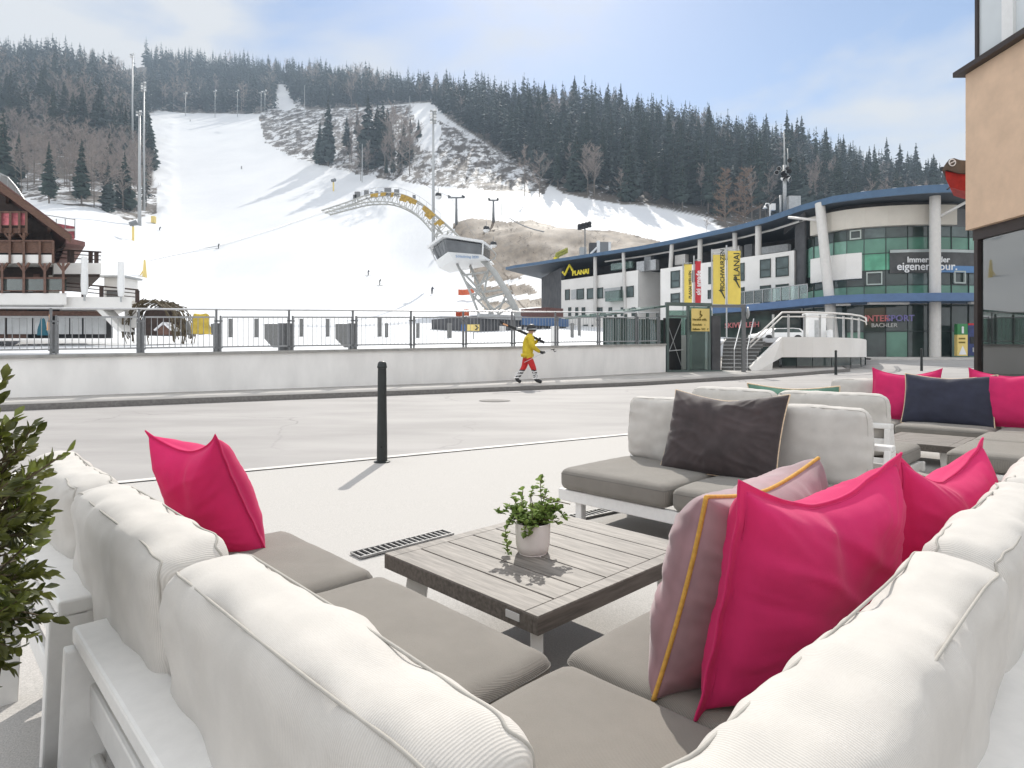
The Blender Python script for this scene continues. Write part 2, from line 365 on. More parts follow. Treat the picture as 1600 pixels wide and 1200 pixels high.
# ------------------------------------------------------------------ mountain terrain, authored as height over plan (image column, distance)
PROF = {
 -400: [(20,552),(40,545),(60,530),(90,480),(120,420),(150,365),(200,310),(300,235),(400,175),(500,130),(600,108),(700,110),(1100,300)],
 0:   [(20,552),(40,540),(60,522),(90,470),(120,402),(150,348),(200,293),(300,225),(400,170),(500,122),(600,100),(700,104),(1100,300)],
 120: [(20,552),(40,538),(60,522),(90,474),(120,410),(150,352),(200,305),(300,232),(400,178),(500,135),(600,108),(720,106),(1100,300)],
 215: [(20,551),(40,538),(60,522),(100,482),(140,420),(190,350),(250,298),(350,236),(450,195),(540,172),(620,150),(760,98),(830,96),(1100,280)],
 300: [(20,551),(40,536),(60,520),(100,492),(140,455),(160,433),(190,385),(250,325),(350,258),(450,212),(550,181),(600,175),(700,138),(820,103),(880,101),(1100,250)],
 420: [(20,551),(40,535),(60,520),(100,494),(140,458),(160,436),(190,392),(250,335),(350,268),(420,236),(480,205),(560,180),(650,154),(760,122),(860,118),(1100,240)],
 520: [(20,550),(40,534),(60,520),(100,494),(140,462),(160,440),(190,400),(250,342),(330,285),(360,264),(420,225),(500,182),(600,156),(740,128),(1100,240)],
 620: [(20,550),(40,533),(60,518),(100,494),(140,465),(170,440),(200,402),(250,348),(310,300),(340,280),(400,240),(480,194),(560,169),(700,145),(1100,260)],
 700: [(20,549),(40,532),(60,518),(100,492),(120,474),(150,438),(170,400),(200,352),(240,322),(290,293),(330,262),(400,212),(480,176),(600,146),(1100,280)],
 850: [(24,547),(40,532),(60,516),(100,494),(115,480),(130,440),(150,380),(165,352),(200,333),(250,306),(300,272),(400,214),(480,184),(560,175),(1100,300)],
 1000:[(26,546),(45,530),(70,512),(100,492),(130,428),(150,382),(165,372),(200,352),(230,329),(300,275),(400,224),(480,200),(540,197),(1100,320)],
 1150:[(26,546),(70,520),(100,496),(140,420),(170,378),(210,356),(240,342),(300,292),(400,246),(460,238),(1100,340)],
 1300:[(26,546),(80,520),(140,440),(200,385),(250,352),(300,312),(380,276),(430,268),(1100,360)],
 1450:[(26,546),(80,520),(150,440),(200,402),(300,345),(380,322),(1100,380)],
 1600:[(26,546),(80,520),(150,455),(200,430),(300,392),(380,380),(1100,420)],
 2100:[(26,546),(80,530),(150,490),(300,460),(380,455),(1100,470)]}
PX = sorted(PROF); DGRID = np.exp(np.linspace(math.log(14), math.log(1100), 320))
TAB = np.array([np.interp(np.log(DGRID), np.log([a for a, b in PROF[p]]), [b for a, b in PROF[p]]) for p in PX])
_k = np.ones(9) / 9
TAB = np.array([np.convolve(np.pad(r, 4, 'edge'), _k, 'valid') for r in TAB])
PXF = np.arange(-400, 2101, 10)
TABF = np.array([np.interp(PXF, PX, TAB[:, j]) for j in range(len(DGRID))]).T
TABF = np.array([np.convolve(np.pad(TABF[:, j], 4, 'edge'), _k, 'valid') for j in range(TABF.shape[1])]).T
def tpy(px, d):
    i = np.clip((np.asarray(px, float) + 400) / 10, 0, len(PXF) - 1.001); j = np.interp(np.log(d), np.log(DGRID), np.arange(len(DGRID))); j = np.clip(j, 0, len(DGRID) - 1.001)
    i0 = i.astype(int); j0 = j.astype(int); a = i - i0; b = j - j0
    return (TABF[i0, j0] * (1 - a) * (1 - b) + TABF[i0 + 1, j0] * a * (1 - b) + TABF[i0, j0 + 1] * (1 - a) * b + TABF[i0 + 1, j0 + 1] * a * b)
def tz(px, d): return CH + (YH - tpy(np.array([px]), np.array([d]))[0]) / F * d
def onhill(px, d, dz=0.0): return Vector(((px - 800) / F * d, d, tz(px, d) + dz))
def d_at(px, py, lo=30, hi=900):        # first distance along this column where the terrain rises to image row py
    ds = np.exp(np.linspace(math.log(lo), math.log(hi), 1500)); v = tpy(np.full(1500, px), ds)
    k = np.argmax(v <= py); return float(ds[k])
def inpoly(x, y, poly):
    r = np.zeros(x.shape, bool); n = len(poly)
    for i in range(n):
        x1, y1 = poly[i]; x2, y2 = poly[(i + 1) % n]
        if y1 == y2: continue
        c = ((y1 > y) != (y2 > y)) & (x < (x2 - x1) * (y - y1) / (y2 - y1) + x1); r ^= c
    return r
Z_FOREST = [[(-500,-50),(246,-50),(244,172),(214,190),(232,222),(240,290),(243,332),(200,345),(150,325),(70,318),(0,296),(-500,290)],
            [(200,-50),(480,-50),(446,128),(430,150),(436,168),(404,178),(300,177),(240,173)],
            [(446,-50),(705,-50),(705,175),(690,170),(672,160),(640,162),(560,168),(480,172),(446,150)],
            [(660,-50),(1700,-50),(1700,440),(1480,420),(1130,358),(1108,340),(1040,326),(960,318),(880,302),(850,280),(760,225),(700,185),(676,160)]]
Z_PATCH = [[(404,182),(432,160),(470,172),(560,168),(640,164),(690,190),(760,225),(860,285),(850,302),(700,293),(620,283),(560,272),(500,258),(450,243),(414,222)],
           [(432,175),(436,120),(446,120),(470,150),(470,180)],
           [(0,300),(70,318),(150,325),(200,345),(243,332),(243,290),(120,285),(40,270)]]
Z_GRASS = [[(706,348),(740,342),(790,346),(832,344),(880,356),(960,360),(1040,380),(1040,500),(880,480),(800,488),(756,486),(738,430),(716,380)]]
Z_LANE = [[(640,165),(668,160),(690,200),(684,236),(656,236),(650,190)], [(428,168),(431,142),(439,127),(447,140),(464,168),(444,174)]]
Z_BANKSNOW = [[(752,441),(850,436),(852,443),(756,448)],[(760,463),(850,458),(856,466),(764,470)],[(766,484),(870,478),(872,490),(770,492)],[(812,432),(846,428),(872,462),(880,500),(858,500),(846,462)]]
def zones(px, py):
    f = np.zeros(px.shape); p = np.zeros(px.shape); g = np.zeros(px.shape)
    for z in Z_FOREST: f[inpoly(px, py, z)] = 1
    for z in Z_PATCH: q = inpoly(px, py, z); p[q] = 1; f[q] = 0
    for z in Z_GRASS: g[inpoly(px, py, z)] = 1
    for z in Z_BANKSNOW: g[inpoly(px, py, z)] = 0
    for z in Z_LANE: q = inpoly(px, py, z); p[q] = 0; f[q] = 0
    return f, p, g
def build_terrain():
    px = np.concatenate([np.arange(-400, 400, 6.0), np.arange(400, 1050, 3.0), np.arange(1050, 2101, 6.0)]); n = 400
    t = np.linspace(0, 1, n)
    wA, wB = Vector((-11.2, 13.5)), Vector((6.27, 25.2))
    st = []
    for q in px:
        if q <= 1036: st.append(hit(q, wA, wB).y + 0.14)
        elif q < 1340: st.append(25.6 + (q - 1036) / 304 * 56)
        else: st.append(84)
    st = np.clip(np.array(st), 8, 200)
    D = st[:, None] * (1100 / st[:, None]) ** t[None, :]
    P = np.repeat(px[:, None], n, 1)
    PY = tpy(P.ravel(), D.ravel()).reshape(P.shape)
    X = (P - 800) / F * D; Zz = CH + (YH - PY) / F * D
    f, p, g = zones(P, PY)
    # roughness on the brushy ground, soft undulation on the snow
    nse = np.array([noise.fractal(Vector((x * 0.05, y * 0.05, 3.1)), 1.0, 2.0, 4) for x, y in zip(X.ravel(), D.ravel())]).reshape(X.shape)
    strip = ((P > 243) & (P < 278) & (D > 185) & (D < 560)).astype(float); Zz = Zz + 2.2 * strip * np.abs(nse) * np.sin(np.pi * np.clip((P - 243) / 35, 0, 1))
    Zz = Zz + nse * (0.12 + 1.1 * (p + g) + 0.8 * f) * np.clip((D - 60) / 80, 0, 1)
    V = np.stack([X, D, Zz], -1).reshape(-1, 3); m = len(px)
    idx = np.arange(m * n).reshape(m, n)
    Fq = np.stack([idx[:-1, :-1], idx[1:, :-1], idx[1:, 1:], idx[:-1, 1:]], -1).reshape(-1, 4)
    # skirt down to street level along the near edge
    sk = V[idx[:, 0]].copy(); sk[:, 2] = -0.5; b = len(V); V = np.concatenate([V, sk]); si = b + np.arange(m)
    Fs = np.stack([si[:-1], si[1:], idx[1:, 0], idx[:-1, 0]], -1); Fq = np.concatenate([Fq, Fs])
    o = npmesh('snow_hill', V, Fq, M['terrain'], smooth=True)
    for nm, a in (('forest', f), ('patch', p), ('grass', g)):
        at = o.data.attributes.new(nm, 'FLOAT', 'POINT'); at.data.foreach_set('value', np.concatenate([a.ravel(), np.zeros(m)]).astype(np.float32))
    return struct(o)
def terrain_material():
    m = bpy.data.materials.new('snow_and_forest_floor'); m.use_nodes = True; t = m.node_tree; b = t.nodes['Principled BSDF']
    b.inputs['Roughness'].default_value = 0.7; b.inputs['Specular IOR Level'].default_value = 0.2
    tcn = N_(t, 'ShaderNodeTexCoord'); obj = tcn.outputs['Object']
    mpn = N_(t, 'ShaderNodeMapping'); mpn.inputs['Scale'].default_value = (1.0, 0.28, 0.8); t.links.new(obj, mpn.inputs[0]); obj = mpn.outputs[0]
    def nzz(s, d=6, r=0.6): n = N_(t, 'ShaderNodeTexNoise', i_Scale=s, i_Detail=d, i_Roughness=r); t.links.new(obj, n.inputs['Vector']); return n.outputs[0]
    def ramp(v, a, b_): n = N_(t, 'ShaderNodeMapRange', i_From_Min=a, i_From_Max=b_); t.links.new(v, n.inputs['Value']); return n.outputs[0]
    def mixc(fac, c1, c2):
        n = N_(t, 'ShaderNodeMix', data_type='RGBA')
        (t.links.new(fac, n.inputs['Factor']) if not isinstance(fac, float) else None)
        for s, c in (('A', c1), ('B', c2)):
            if isinstance(c, tuple): n.inputs[s].default_value = (*c, 1)
            else: t.links.new(c, n.inputs[s])
        return n.outputs['Result']
    at = {}
    for k in ('forest', 'patch', 'grass'): a = N_(t, 'ShaderNodeAttribute', attribute_name=k); at[k] = a.outputs['Fac']
    snow = mixc(ramp(nzz(0.03), 0.35, 0.7), (0.60, 0.615, 0.64), (0.70, 0.71, 0.72))
    floor = mixc(nzz(0.5), (0.06, 0.05, 0.042), (0.16, 0.135, 0.11))
    brush = mixc(nzz(0.8), (0.032, 0.028, 0.025), (0.14, 0.115, 0.095))
    gr = mixc(ramp(nzz(0.45, 8, 0.7), 0.3, 0.72), (0.065, 0.048, 0.033), (0.20, 0.155, 0.11))
    edge = nzz(0.35, 7, 0.72)
    fm = M_(t, 'MULTIPLY', at['forest'], ramp(edge, 0.36, 0.44))
    pm = M_(t, 'MULTIPLY', ramp(M_(t, 'ADD', at['patch'], M_(t, 'MULTIPLY', nzz(0.2, 4), 0.8)), 0.75, 1.1), ramp(nzz(0.17, 9, 0.78), 0.452, 0.515))
    gm = ramp(M_(t, 'ADD', at['grass'], M_(t, 'MULTIPLY', M_(t, 'SUBTRACT', edge, 0.5), 1.6)), 0.42, 0.58)
    c = mixc(gm, mixc(pm, mixc(fm, snow, floor), brush), gr)
    t.links.new(c, b.inputs['Base Color'])
    bp = N_(t, 'ShaderNodeBump', i_Strength=0.25, i_Distance=0.3); t.links.new(nzz(0.6, 5), bp.inputs['Height']); t.links.new(bp.outputs[0], b.inputs['Normal'])
    return m
M['terrain'] = terrain_material()
build_terrain()
# ------------------------------------------------------------------ retaining wall and its railing
WA, WB = Vector((-11.2, 13.5, 0)), Vector((6.27, 25.2, 0)); WD = (WB - WA).normalized(); WN = Vector((-WD.y, WD.x, 0)); WL = (WB - WA).length
def wp(s, dn=0.0): return WA + WD * s + WN * dn
def wtop(s): return 1.19 + 0.49 * s / WL
def wall():
    w = MB(); ss = [-18 + i * (WL + 18) / 40 for i in range(41)]
    A = [wp(s) for s in ss]; B = [wp(s, 0.3) for s in ss]
    for i in range(40):
        a0, a1, b0, b1 = A[i], A[i + 1], B[i], B[i + 1]
        z = lambda s: wtop(s) - 0.07
        lo = lambda p: Vector((p.x, p.y, gz(p.y) - 0.05)); hi = lambda p, s: Vector((p.x, p.y, z(s)))
        w.quad(lo(a0), lo(a1), hi(a1, ss[i + 1]), hi(a0, ss[i])); w.quad(lo(b1), lo(b0), hi(b0, ss[i]), hi(b1, ss[i + 1]))
        w.quad(hi(a0, ss[i]), hi(a1, ss[i + 1]), hi(b1, ss[i + 1]), hi(b0, ss[i]))
    w.quad(lo(A[-1]), lo(B[-1]), hi(B[-1], ss[-1]), hi(A[-1], ss[-1]))
    root = thing('retaining_wall', 'long white rendered retaining wall along the far pavement', 'wall', wp(WL / 2))
    w.build('wall_face', M['wallwhite'], root)
    c = MB()
    for i in range(0, 40, 2):
        c.bar(wp(ss[i], 0.13) + Vector((0, 0, wtop(ss[i]) - 0.035)), wp(ss[i + 2] - 0.008, 0.13) + Vector((0, 0, wtop(ss[i + 2]) - 0.035)), 0.38, 0.068)
    c.build('coping', M['coping'], root)
wall()
def s_of(px): p = hit(px, WA, WB); return (p - WA).dot(WD)
def railing():
    root = thing('railing', 'grey metal bar railing on top of the white wall', 'railing', wp(WL / 2))
    posts = [s_of(x) for x in (-90, 83, 221, 343, 457, 557, 648, 730, 806, 874, 940, 1000, 1034)]
    dn = 0.17
    up = lambda s, h: wp(s, dn) + Vector((0, 0, wtop(s) + h))
    rh = lambda s: 1.05 + 0.22 * s / WL
    s0, s1 = posts[0], posts[-1]
    h = MB(); h.tube([up(s, rh(s)) for s in np.linspace(s0 - 2, s1, 30)], 0.024, 8); h.build('handrail', M['lightmetal'], root, True)
    for i, s in enumerate(posts):
        m = MB()
        m.box(wp(s - 0.05, dn) + Vector((0, 0, wtop(s) + rh(s) / 2)), (0.05, 0.05, rh(s)), Matrix.Rotation(math.atan2(WD.y, WD.x), 3, 'Z'))
        m.box(wp(s + 0.05, dn) + Vector((0, 0, wtop(s) + rh(s) / 2 - 0.08)), (0.045, 0.045, rh(s) - 0.16), Matrix.Rotation(math.atan2(WD.y, WD.x), 3, 'Z'))
        for q in (0.1, rh(s) - 0.3): m.box(wp(s, dn) + Vector((0, 0, wtop(s) + q)), (0.2, 0.05, 0.04), Matrix.Rotation(math.atan2(WD.y, WD.x), 3, 'Z'))
        m.build('post', M['steel'], root)
    for a, b in zip(posts[:-1], posts[1:]):
        p = MB(); a += 0.09; b -= 0.09
        p.bar(up(a, rh(a) - 0.2), up(b, rh(b) - 0.2), 0.03, 0.04); p.bar(up(a, 0.12), up(b, 0.12), 0.03, 0.04)
        n = max(2, int((b - a) / 0.125))
        for k in range(n + 1):
            s = a + (b - a) * k / n; p.bar(up(s, 0.12), up(s, rh(s) - 0.2), 0.012)
        p.build('bar_panel', M['railbar'], root)
railing()
# ================================================================== FURNITURE ON THE TERRACE
AZ = R(44.3); P0 = Vector((0.1145, 1.5352, 0.012))
UX, NX = Vector((math.cos(AZ), math.sin(AZ), 0)), Vector((-math.sin(AZ), math.cos(AZ), 0))
def LW(u, n, z): return P0 + UX * u + NX * n + Vector((0, 0, z - P0.z))
def cushion(name, size, loc, rot, mats, parent, puff=0.02, r=0.05, seed=0, wr=0.006, gather=0.0, seam=True, N=26, lean=0.0, smat=None, sag=0.0):
    hx, hy, hz = (s / 2 for s in size); r = min(r, hx * .95, hy * .95, hz * .95)
    main = 1 if hy < hz else 2                         # axis of the two big faces
    def disp(p):
        x, y, z = p; a = x / hx; b = (z / hz) if main == 1 else (y / hy)
        m = max(0, 1 - abs(a) ** 3.2) * max(0, 1 - abs(b) ** 3.2)
        k = (y / hy) if main == 1 else (z / hz)
        q = Vector((x * 5.5, y * 5.5, z * 5.5)) + Vector((seed * 7.3, seed * 1.7, 0))
        w = noise.noise(q) * wr + noise.noise(q * 2.7) * wr * 0.45
        # drawn-in folds along the seams
        edge = max(abs(a), abs(b)) ** 3.5
        oth = z if main == 1 else y; rid = (1 - abs(noise.noise(Vector((x * 11 + seed * 3, oth * 1.5, seed * 5.0)))) * 2) if abs(b) > abs(a) else (1 - abs(noise.noise(Vector((x * 1.5 + seed * 3, oth * 12, seed * 5.0)))) * 2)
        w0 = w; w += gather * edge * rid * (1 - abs(k) ** 6 * 0.4)
        n = Vector((a * 0.35 * (abs(a) ** 3), 0, 0)); n[main] = k if abs(k) > 0.2 else k
        o = Vector(p)
        o[main] += k * puff * m + (1 if k > 0 else -1) * w * min(1, abs(k) * 1.5)
        bb = 0 if main != 0 else 0
        o.x += (a * abs(a) ** 4) * puff * 0.45 * (1 - abs(b) ** 2) + w0 * (a ** 5)
        if main == 1:
            o.z += (b * abs(b) ** 4) * puff * 0.45 * (1 - abs(a) ** 2) + w0 * (b ** 5)
            if b > 0: o.z -= sag * b * (1 - a * a) ** 1
        else: o.y += (b * abs(b) ** 4) * puff * 0.35 * (1 - abs(a) ** 2)
        # corners pulled in a little
        cpull = (abs(a) * abs(b)) ** 6; o.x -= a * cpull * 0.012
        if main == 1: o.z -= b * cpull * 0.018
        return o
    def rounded(p):
        q = Vector((p[0] * hx, p[1] * hy, p[2] * hz)); c = Vector((max(-(hx - r), min(hx - r, q.x)), max(-(hy - r), min(hy - r, q.y)), max(-(hz - r), min(hz - r, q.z))))
        d = q - c
        return c + d.normalized() * r if d.length > 1e-9 else q
    mb = MB(); g = [math.copysign(abs(t) ** 0.85, t) for t in np.linspace(-1, 1, N + 1)]; cache = {}
    def vid(p):
        k = tuple(round(v, 4) for v in p)
        if k not in cache: cache[k] = len(mb.v); mb.v.append(tuple(disp(rounded(p))))
        return cache[k]
    for ax in range(3):
        for sgn in (-1, 1):
            for i in range(N):
                for j in range(N):
                    def P(s, t):
                        p = [0, 0, 0]; p[ax] = sgn; p[(ax + 1) % 3] = s; p[(ax + 2) % 3] = t; return p
                    f = [vid(P(g[i], g[j])), vid(P(g[i + 1], g[j])), vid(P(g[i + 1], g[j + 1])), vid(P(g[i], g[j + 1]))]
                    mb.f.append(f if sgn > 0 else f[::-1]); mb.m.append(0)
    o = mb.build(name, mats, parent, True, local=True)
    o.location = loc; o.rotation_euler = rot
    if seam:
        sb = MB()
        for sgn in ((-1, 1) if main == 1 else (1,)):
            path = []
            for k in range(120):
                a = 2 * math.pi * k / 120; cx, cz = math.cos(a), math.sin(a); e = 0.16
                px_ = math.copysign(abs(cx) ** e, cx); pz_ = math.copysign(abs(cz) ** e, cz)
                lv = 0.80 if main == 1 else 0.55
                p = [px_, sgn * lv, pz_] if main == 1 else [px_, pz_, sgn * lv]
                q = disp(rounded([v / max(abs(p[0]), abs(p[2 if main == 1 else 1])) if i != main else v for i, v in enumerate(p)]))
                path.append(q * (1 + 0.0006 / q.length))
            for _ in range(2): path = [(path[i - 1] + path[i] * 2 + path[(i + 1) % len(path)]) / 4 for i in range(len(path))]
            sb.tube(path, 0.0022, 5, closed=True)
        so = sb.build('piping', smat or M['seam'], o, True, local=True)
    return o
def arm(root, rz, seats, backs, rails, seed=0, N=26, ends=True, seatmat=None, puff=0.017):
    Rz = Matrix.Rotation(rz, 3, 'Z'); w = lambda x, y, z: Rz @ Vector((x, y, z))
    for i, (a, b) in enumerate(seats):
        cushion('seat_cushion', (b - a, 0.79, 0.135), w((a + b) / 2, 0.365, 0.345), (0, 0, rz), seatmat or M['seat'], root, 0.012, 0.045, seed + i, 0.003, 0.001, True, N, smat=M['seatseam'])
    for i, (a, b) in enumerate(backs):
        cushion('back_cushion', (b - a, 0.124, 0.458), w((a + b) / 2, 0.790, 0.624), (Matrix.Rotation(rz, 3, 'Z') @ Matrix.Rotation(R(-5), 3, 'X')).to_euler(), M['back'], root, puff, 0.050 + (puff - .017), seed + 10 + i, 0.012, 0.013, True, N + 24, sag=0.012)
    RM = Rz
    def bx(m, c, s, b=0.006): m.rbox(w(*c), s, RM, b)
    for a, b in rails:
        m = MB(); bx(m, ((a + b) / 2, 0.885, 0.625), (b - a, 0.085, 0.035)); m.build('top_rail', M['frame'], root, False, local=True)
        m = MB(); bx(m, ((a + b) / 2, 0.895, 0.50), (b - a - 0.05, 0.02, 0.07)); bx(m, ((a + b) / 2, 0.895, 0.36), (b - a - 0.05, 0.02, 0.07)); m.build('back_slats', M['frame'], root, local=True)
        if ends:
            for x in (a + 0.02, b - 0.02):
                m = MB(); m.bar(w(x, 0.905, 0.607), w(x, 0.93, 0.0), 0.075, 0.035, up=w(1, 0, 0), b_=0.004); m.build('leg', M['frame'], root, local=True)
                m = MB(); m.bar(w(x, 0.875, 0.607), w(x, 0.70, 0.0), 0.075, 0.034, up=w(1, 0, 0), b_=0.004); m.build('leg', M['frame'], root, local=True)
    x0, x1 = min(a for a, b in seats), max(b for a, b in seats)
    m = MB(); bx(m, ((x0 + x1) / 2, 0.02, 0.235), (x1 - x0 + 0.05, 0.035, 0.075)); bx(m, ((x0 + x1) / 2, 0.74, 0.235), (x1 - x0 + 0.05, 0.035, 0.075))
    for x in (x0, x1): bx(m, (x + (0.02 if x == x0 else -0.02), 0.38, 0.235), (0.035, 0.683, 0.075))
    m.build('base_frame', M['frame'], root, local=True)
    for x in (x0 + 0.12, x1 - 0.12):
        for y in (0.06, 0.70):
            m = MB(); m.rbox(w(x, y, 0.105), (0.05, 0.05, 0.185), RM, 0.004); m.build('leg', M['frame'], root, local=True)
            m = MB(); q = w(x, y, 0); m.lathe([(0.018, 0.0), (0.018, 0.014)], q, 10); m.build('foot', M['dark'], root, local=True)
# big corner sofa in front of the camera
cs = thing('corner_sofa', 'large white framed corner sofa with taupe seats, closest to the viewer', 'corner sofa', P0, AZ)
arm(cs, R(90), [(0.87, 1.62), (0.02, 0.85), (-0.75, 0.0)], [(0.90, 1.60), (0.11, 0.87), (-0.64, 0.08)], [(0.60, 1.66), (-0.86, 0.44)], 1, 34)
arm(cs, R(180), [(-0.86, -0.035), (-1.70, -0.88)], [(-0.10, 0.80), (-0.88, -0.12), (-1.66, -0.90)], [(-0.50, 0.80), (-1.72, -0.54)], 5, 34)
# two sofas back to back, third corner sofa beyond
def gl(u, n): p = LW(u, n, 0); return Vector((p.x, p.y, gz(p.y)))
ms = thing('sofa', 'white framed two-seat sofa carrying the dark brown velvet pillow, facing the slatted table', 'sofa', gl(1.93, 0.0), AZ)
arm(ms, R(-90), [(-0.85, -0.03), (-1.68, -0.87)], [(-0.86, -0.06), (-1.66, -0.88)], [(-1.68, 0.03)], 21, 22, puff=.032)
bs = thing('sofa', 'white framed sofa carrying the green pillow, back to back with the brown pillow sofa', 'sofa', gl(4.75, 0.22), AZ)
arm(bs, R(90), [(0.03, 0.85), (0.87, 1.66)], [(0.06, 0.86), (0.88, 1.62)], [(0.02, 1.66)], 31, 20, puff=.03)
ts = thing('corner_sofa', 'far white framed corner sofa with navy and magenta pillows at right edge', 'corner sofa', gl(6.15, 0.0), AZ)
arm(ts, R(-90), [(-0.80, 0.0), (-1.62, -0.82), (0.02, 0.80)], [(-0.86, -0.04), (-1.66, -0.88), (-0.02, 0.74)], [(-1.70, 0.82)], 41, 18, puff=.03)
arm(ts, R(180), [(0.02, 0.80), (0.82, 1.75)], [(0.0, 0.86), (0.88, 1.72), (-0.74, -0.02)], [(-0.82, 1.75)], 51, 16)
# ------------------------------------------------------------------ slatted tables
def table(root, u0, u1, n0, n1, zt=0.375, slats=7):
    rim = MB(); w_ = 0.055; t = 0.055
    cx, cyy = (u0 + u1) / 2, (n0 + n1) / 2; L_, D_ = u1 - u0, n1 - n0
    for c, s in (((cx, n0 + 0.012, zt - t / 2), (L_, 0.024, t)), ((cx, n1 - 0.012, zt - t / 2), (L_, 0.024, t)), ((u0 + 0.012, cyy, zt - t / 2), (0.024, D_ - 0.05, t)), ((u1 - 0.012, cyy, zt - t / 2), (0.024, D_ - 0.05, t))):
        rim.rbox(c, s, None, 0.002)
    rim.build('rim', M['tablerim'], root, local=True)
    # end boards across the slats and the slats between them
    top = MB()
    for c in (n0 + w_ / 2 + 0.001, n1 - w_ / 2 - 0.001): top.rbox((cx, c, zt - 0.004), (L_ - 0.002, w_, 0.018), None, 0.002)
    gap = 0.007; sw = (L_ - 0.004 - gap * (slats - 1)) / slats
    for i in range(slats):
        c = u0 + 0.002 + sw / 2 + i * (sw + gap); top.rbox((c, cyy, zt - 0.004), (sw, D_ - 2 * w_ - 0.006, 0.018), None, 0.002)
    o = top.build('slatted_top', M['tabletopN'], root, local=True)
    u_ = MB(); u_.box((cx, cyy, zt - 0.03), (L_ - 0.06, D_ - 0.06, 0.01)); u_.build('underside', M['dark'], root, local=True)
    for x, sx in ((u0 + 0.10, -1), (u1 - 0.10, 1)):
        for y, sy in ((n0 + 0.10, -1), (n1 - 0.10, 1)):
            m = MB(); m.bar((x, y, zt - t), (x + sx * 0.03, y + sy * 0.03, 0.0), 0.085, 0.04, up=(sx, -sy, 0), b_=0.004); m.build('leg', M['frame'], root, local=True)
M['tabletopN'] = mat('weathered_table_boards', (0.14, 0.124, 0.108), 0.62, 0.12, 5.0, 0.25, 40, stretch=(14, 1.2, 14), col2=(0.245, 0.22, 0.195), detail=8, dist=0.0012)
tb = thing('coffee_table', 'low grey slatted wood coffee table with dark rim and potted herb on it', 'coffee table', P0, AZ)
table(tb, 0.205, 1.175, 0.262, 1.105)
mk = MB(); mk.rbox((0.2035, 0.37, 0.352), (0.004, 0.062, 0.024), None, 0.001); plate = mk.build('name_plate', M['lightmetal'], tb, local=True)
tag(plate, 'small pale metal maker plate on the dark table rim')
t2 = thing('coffee_table', 'grey slatted coffee table in front of the far corner sofa, mostly hidden', 'coffee table', gl(5.0, 0.06), AZ)
table(t2, 0.0, 0.85, 0.0, 0.60)
t3 = thing('coffee_table', 'grey slatted coffee table half hidden by rear magenta pillow, nearest the right edge', 'coffee table', gl(2.75, -1.15), AZ)
table(t3, 0.0, 0.95, 0.0, 0.84)
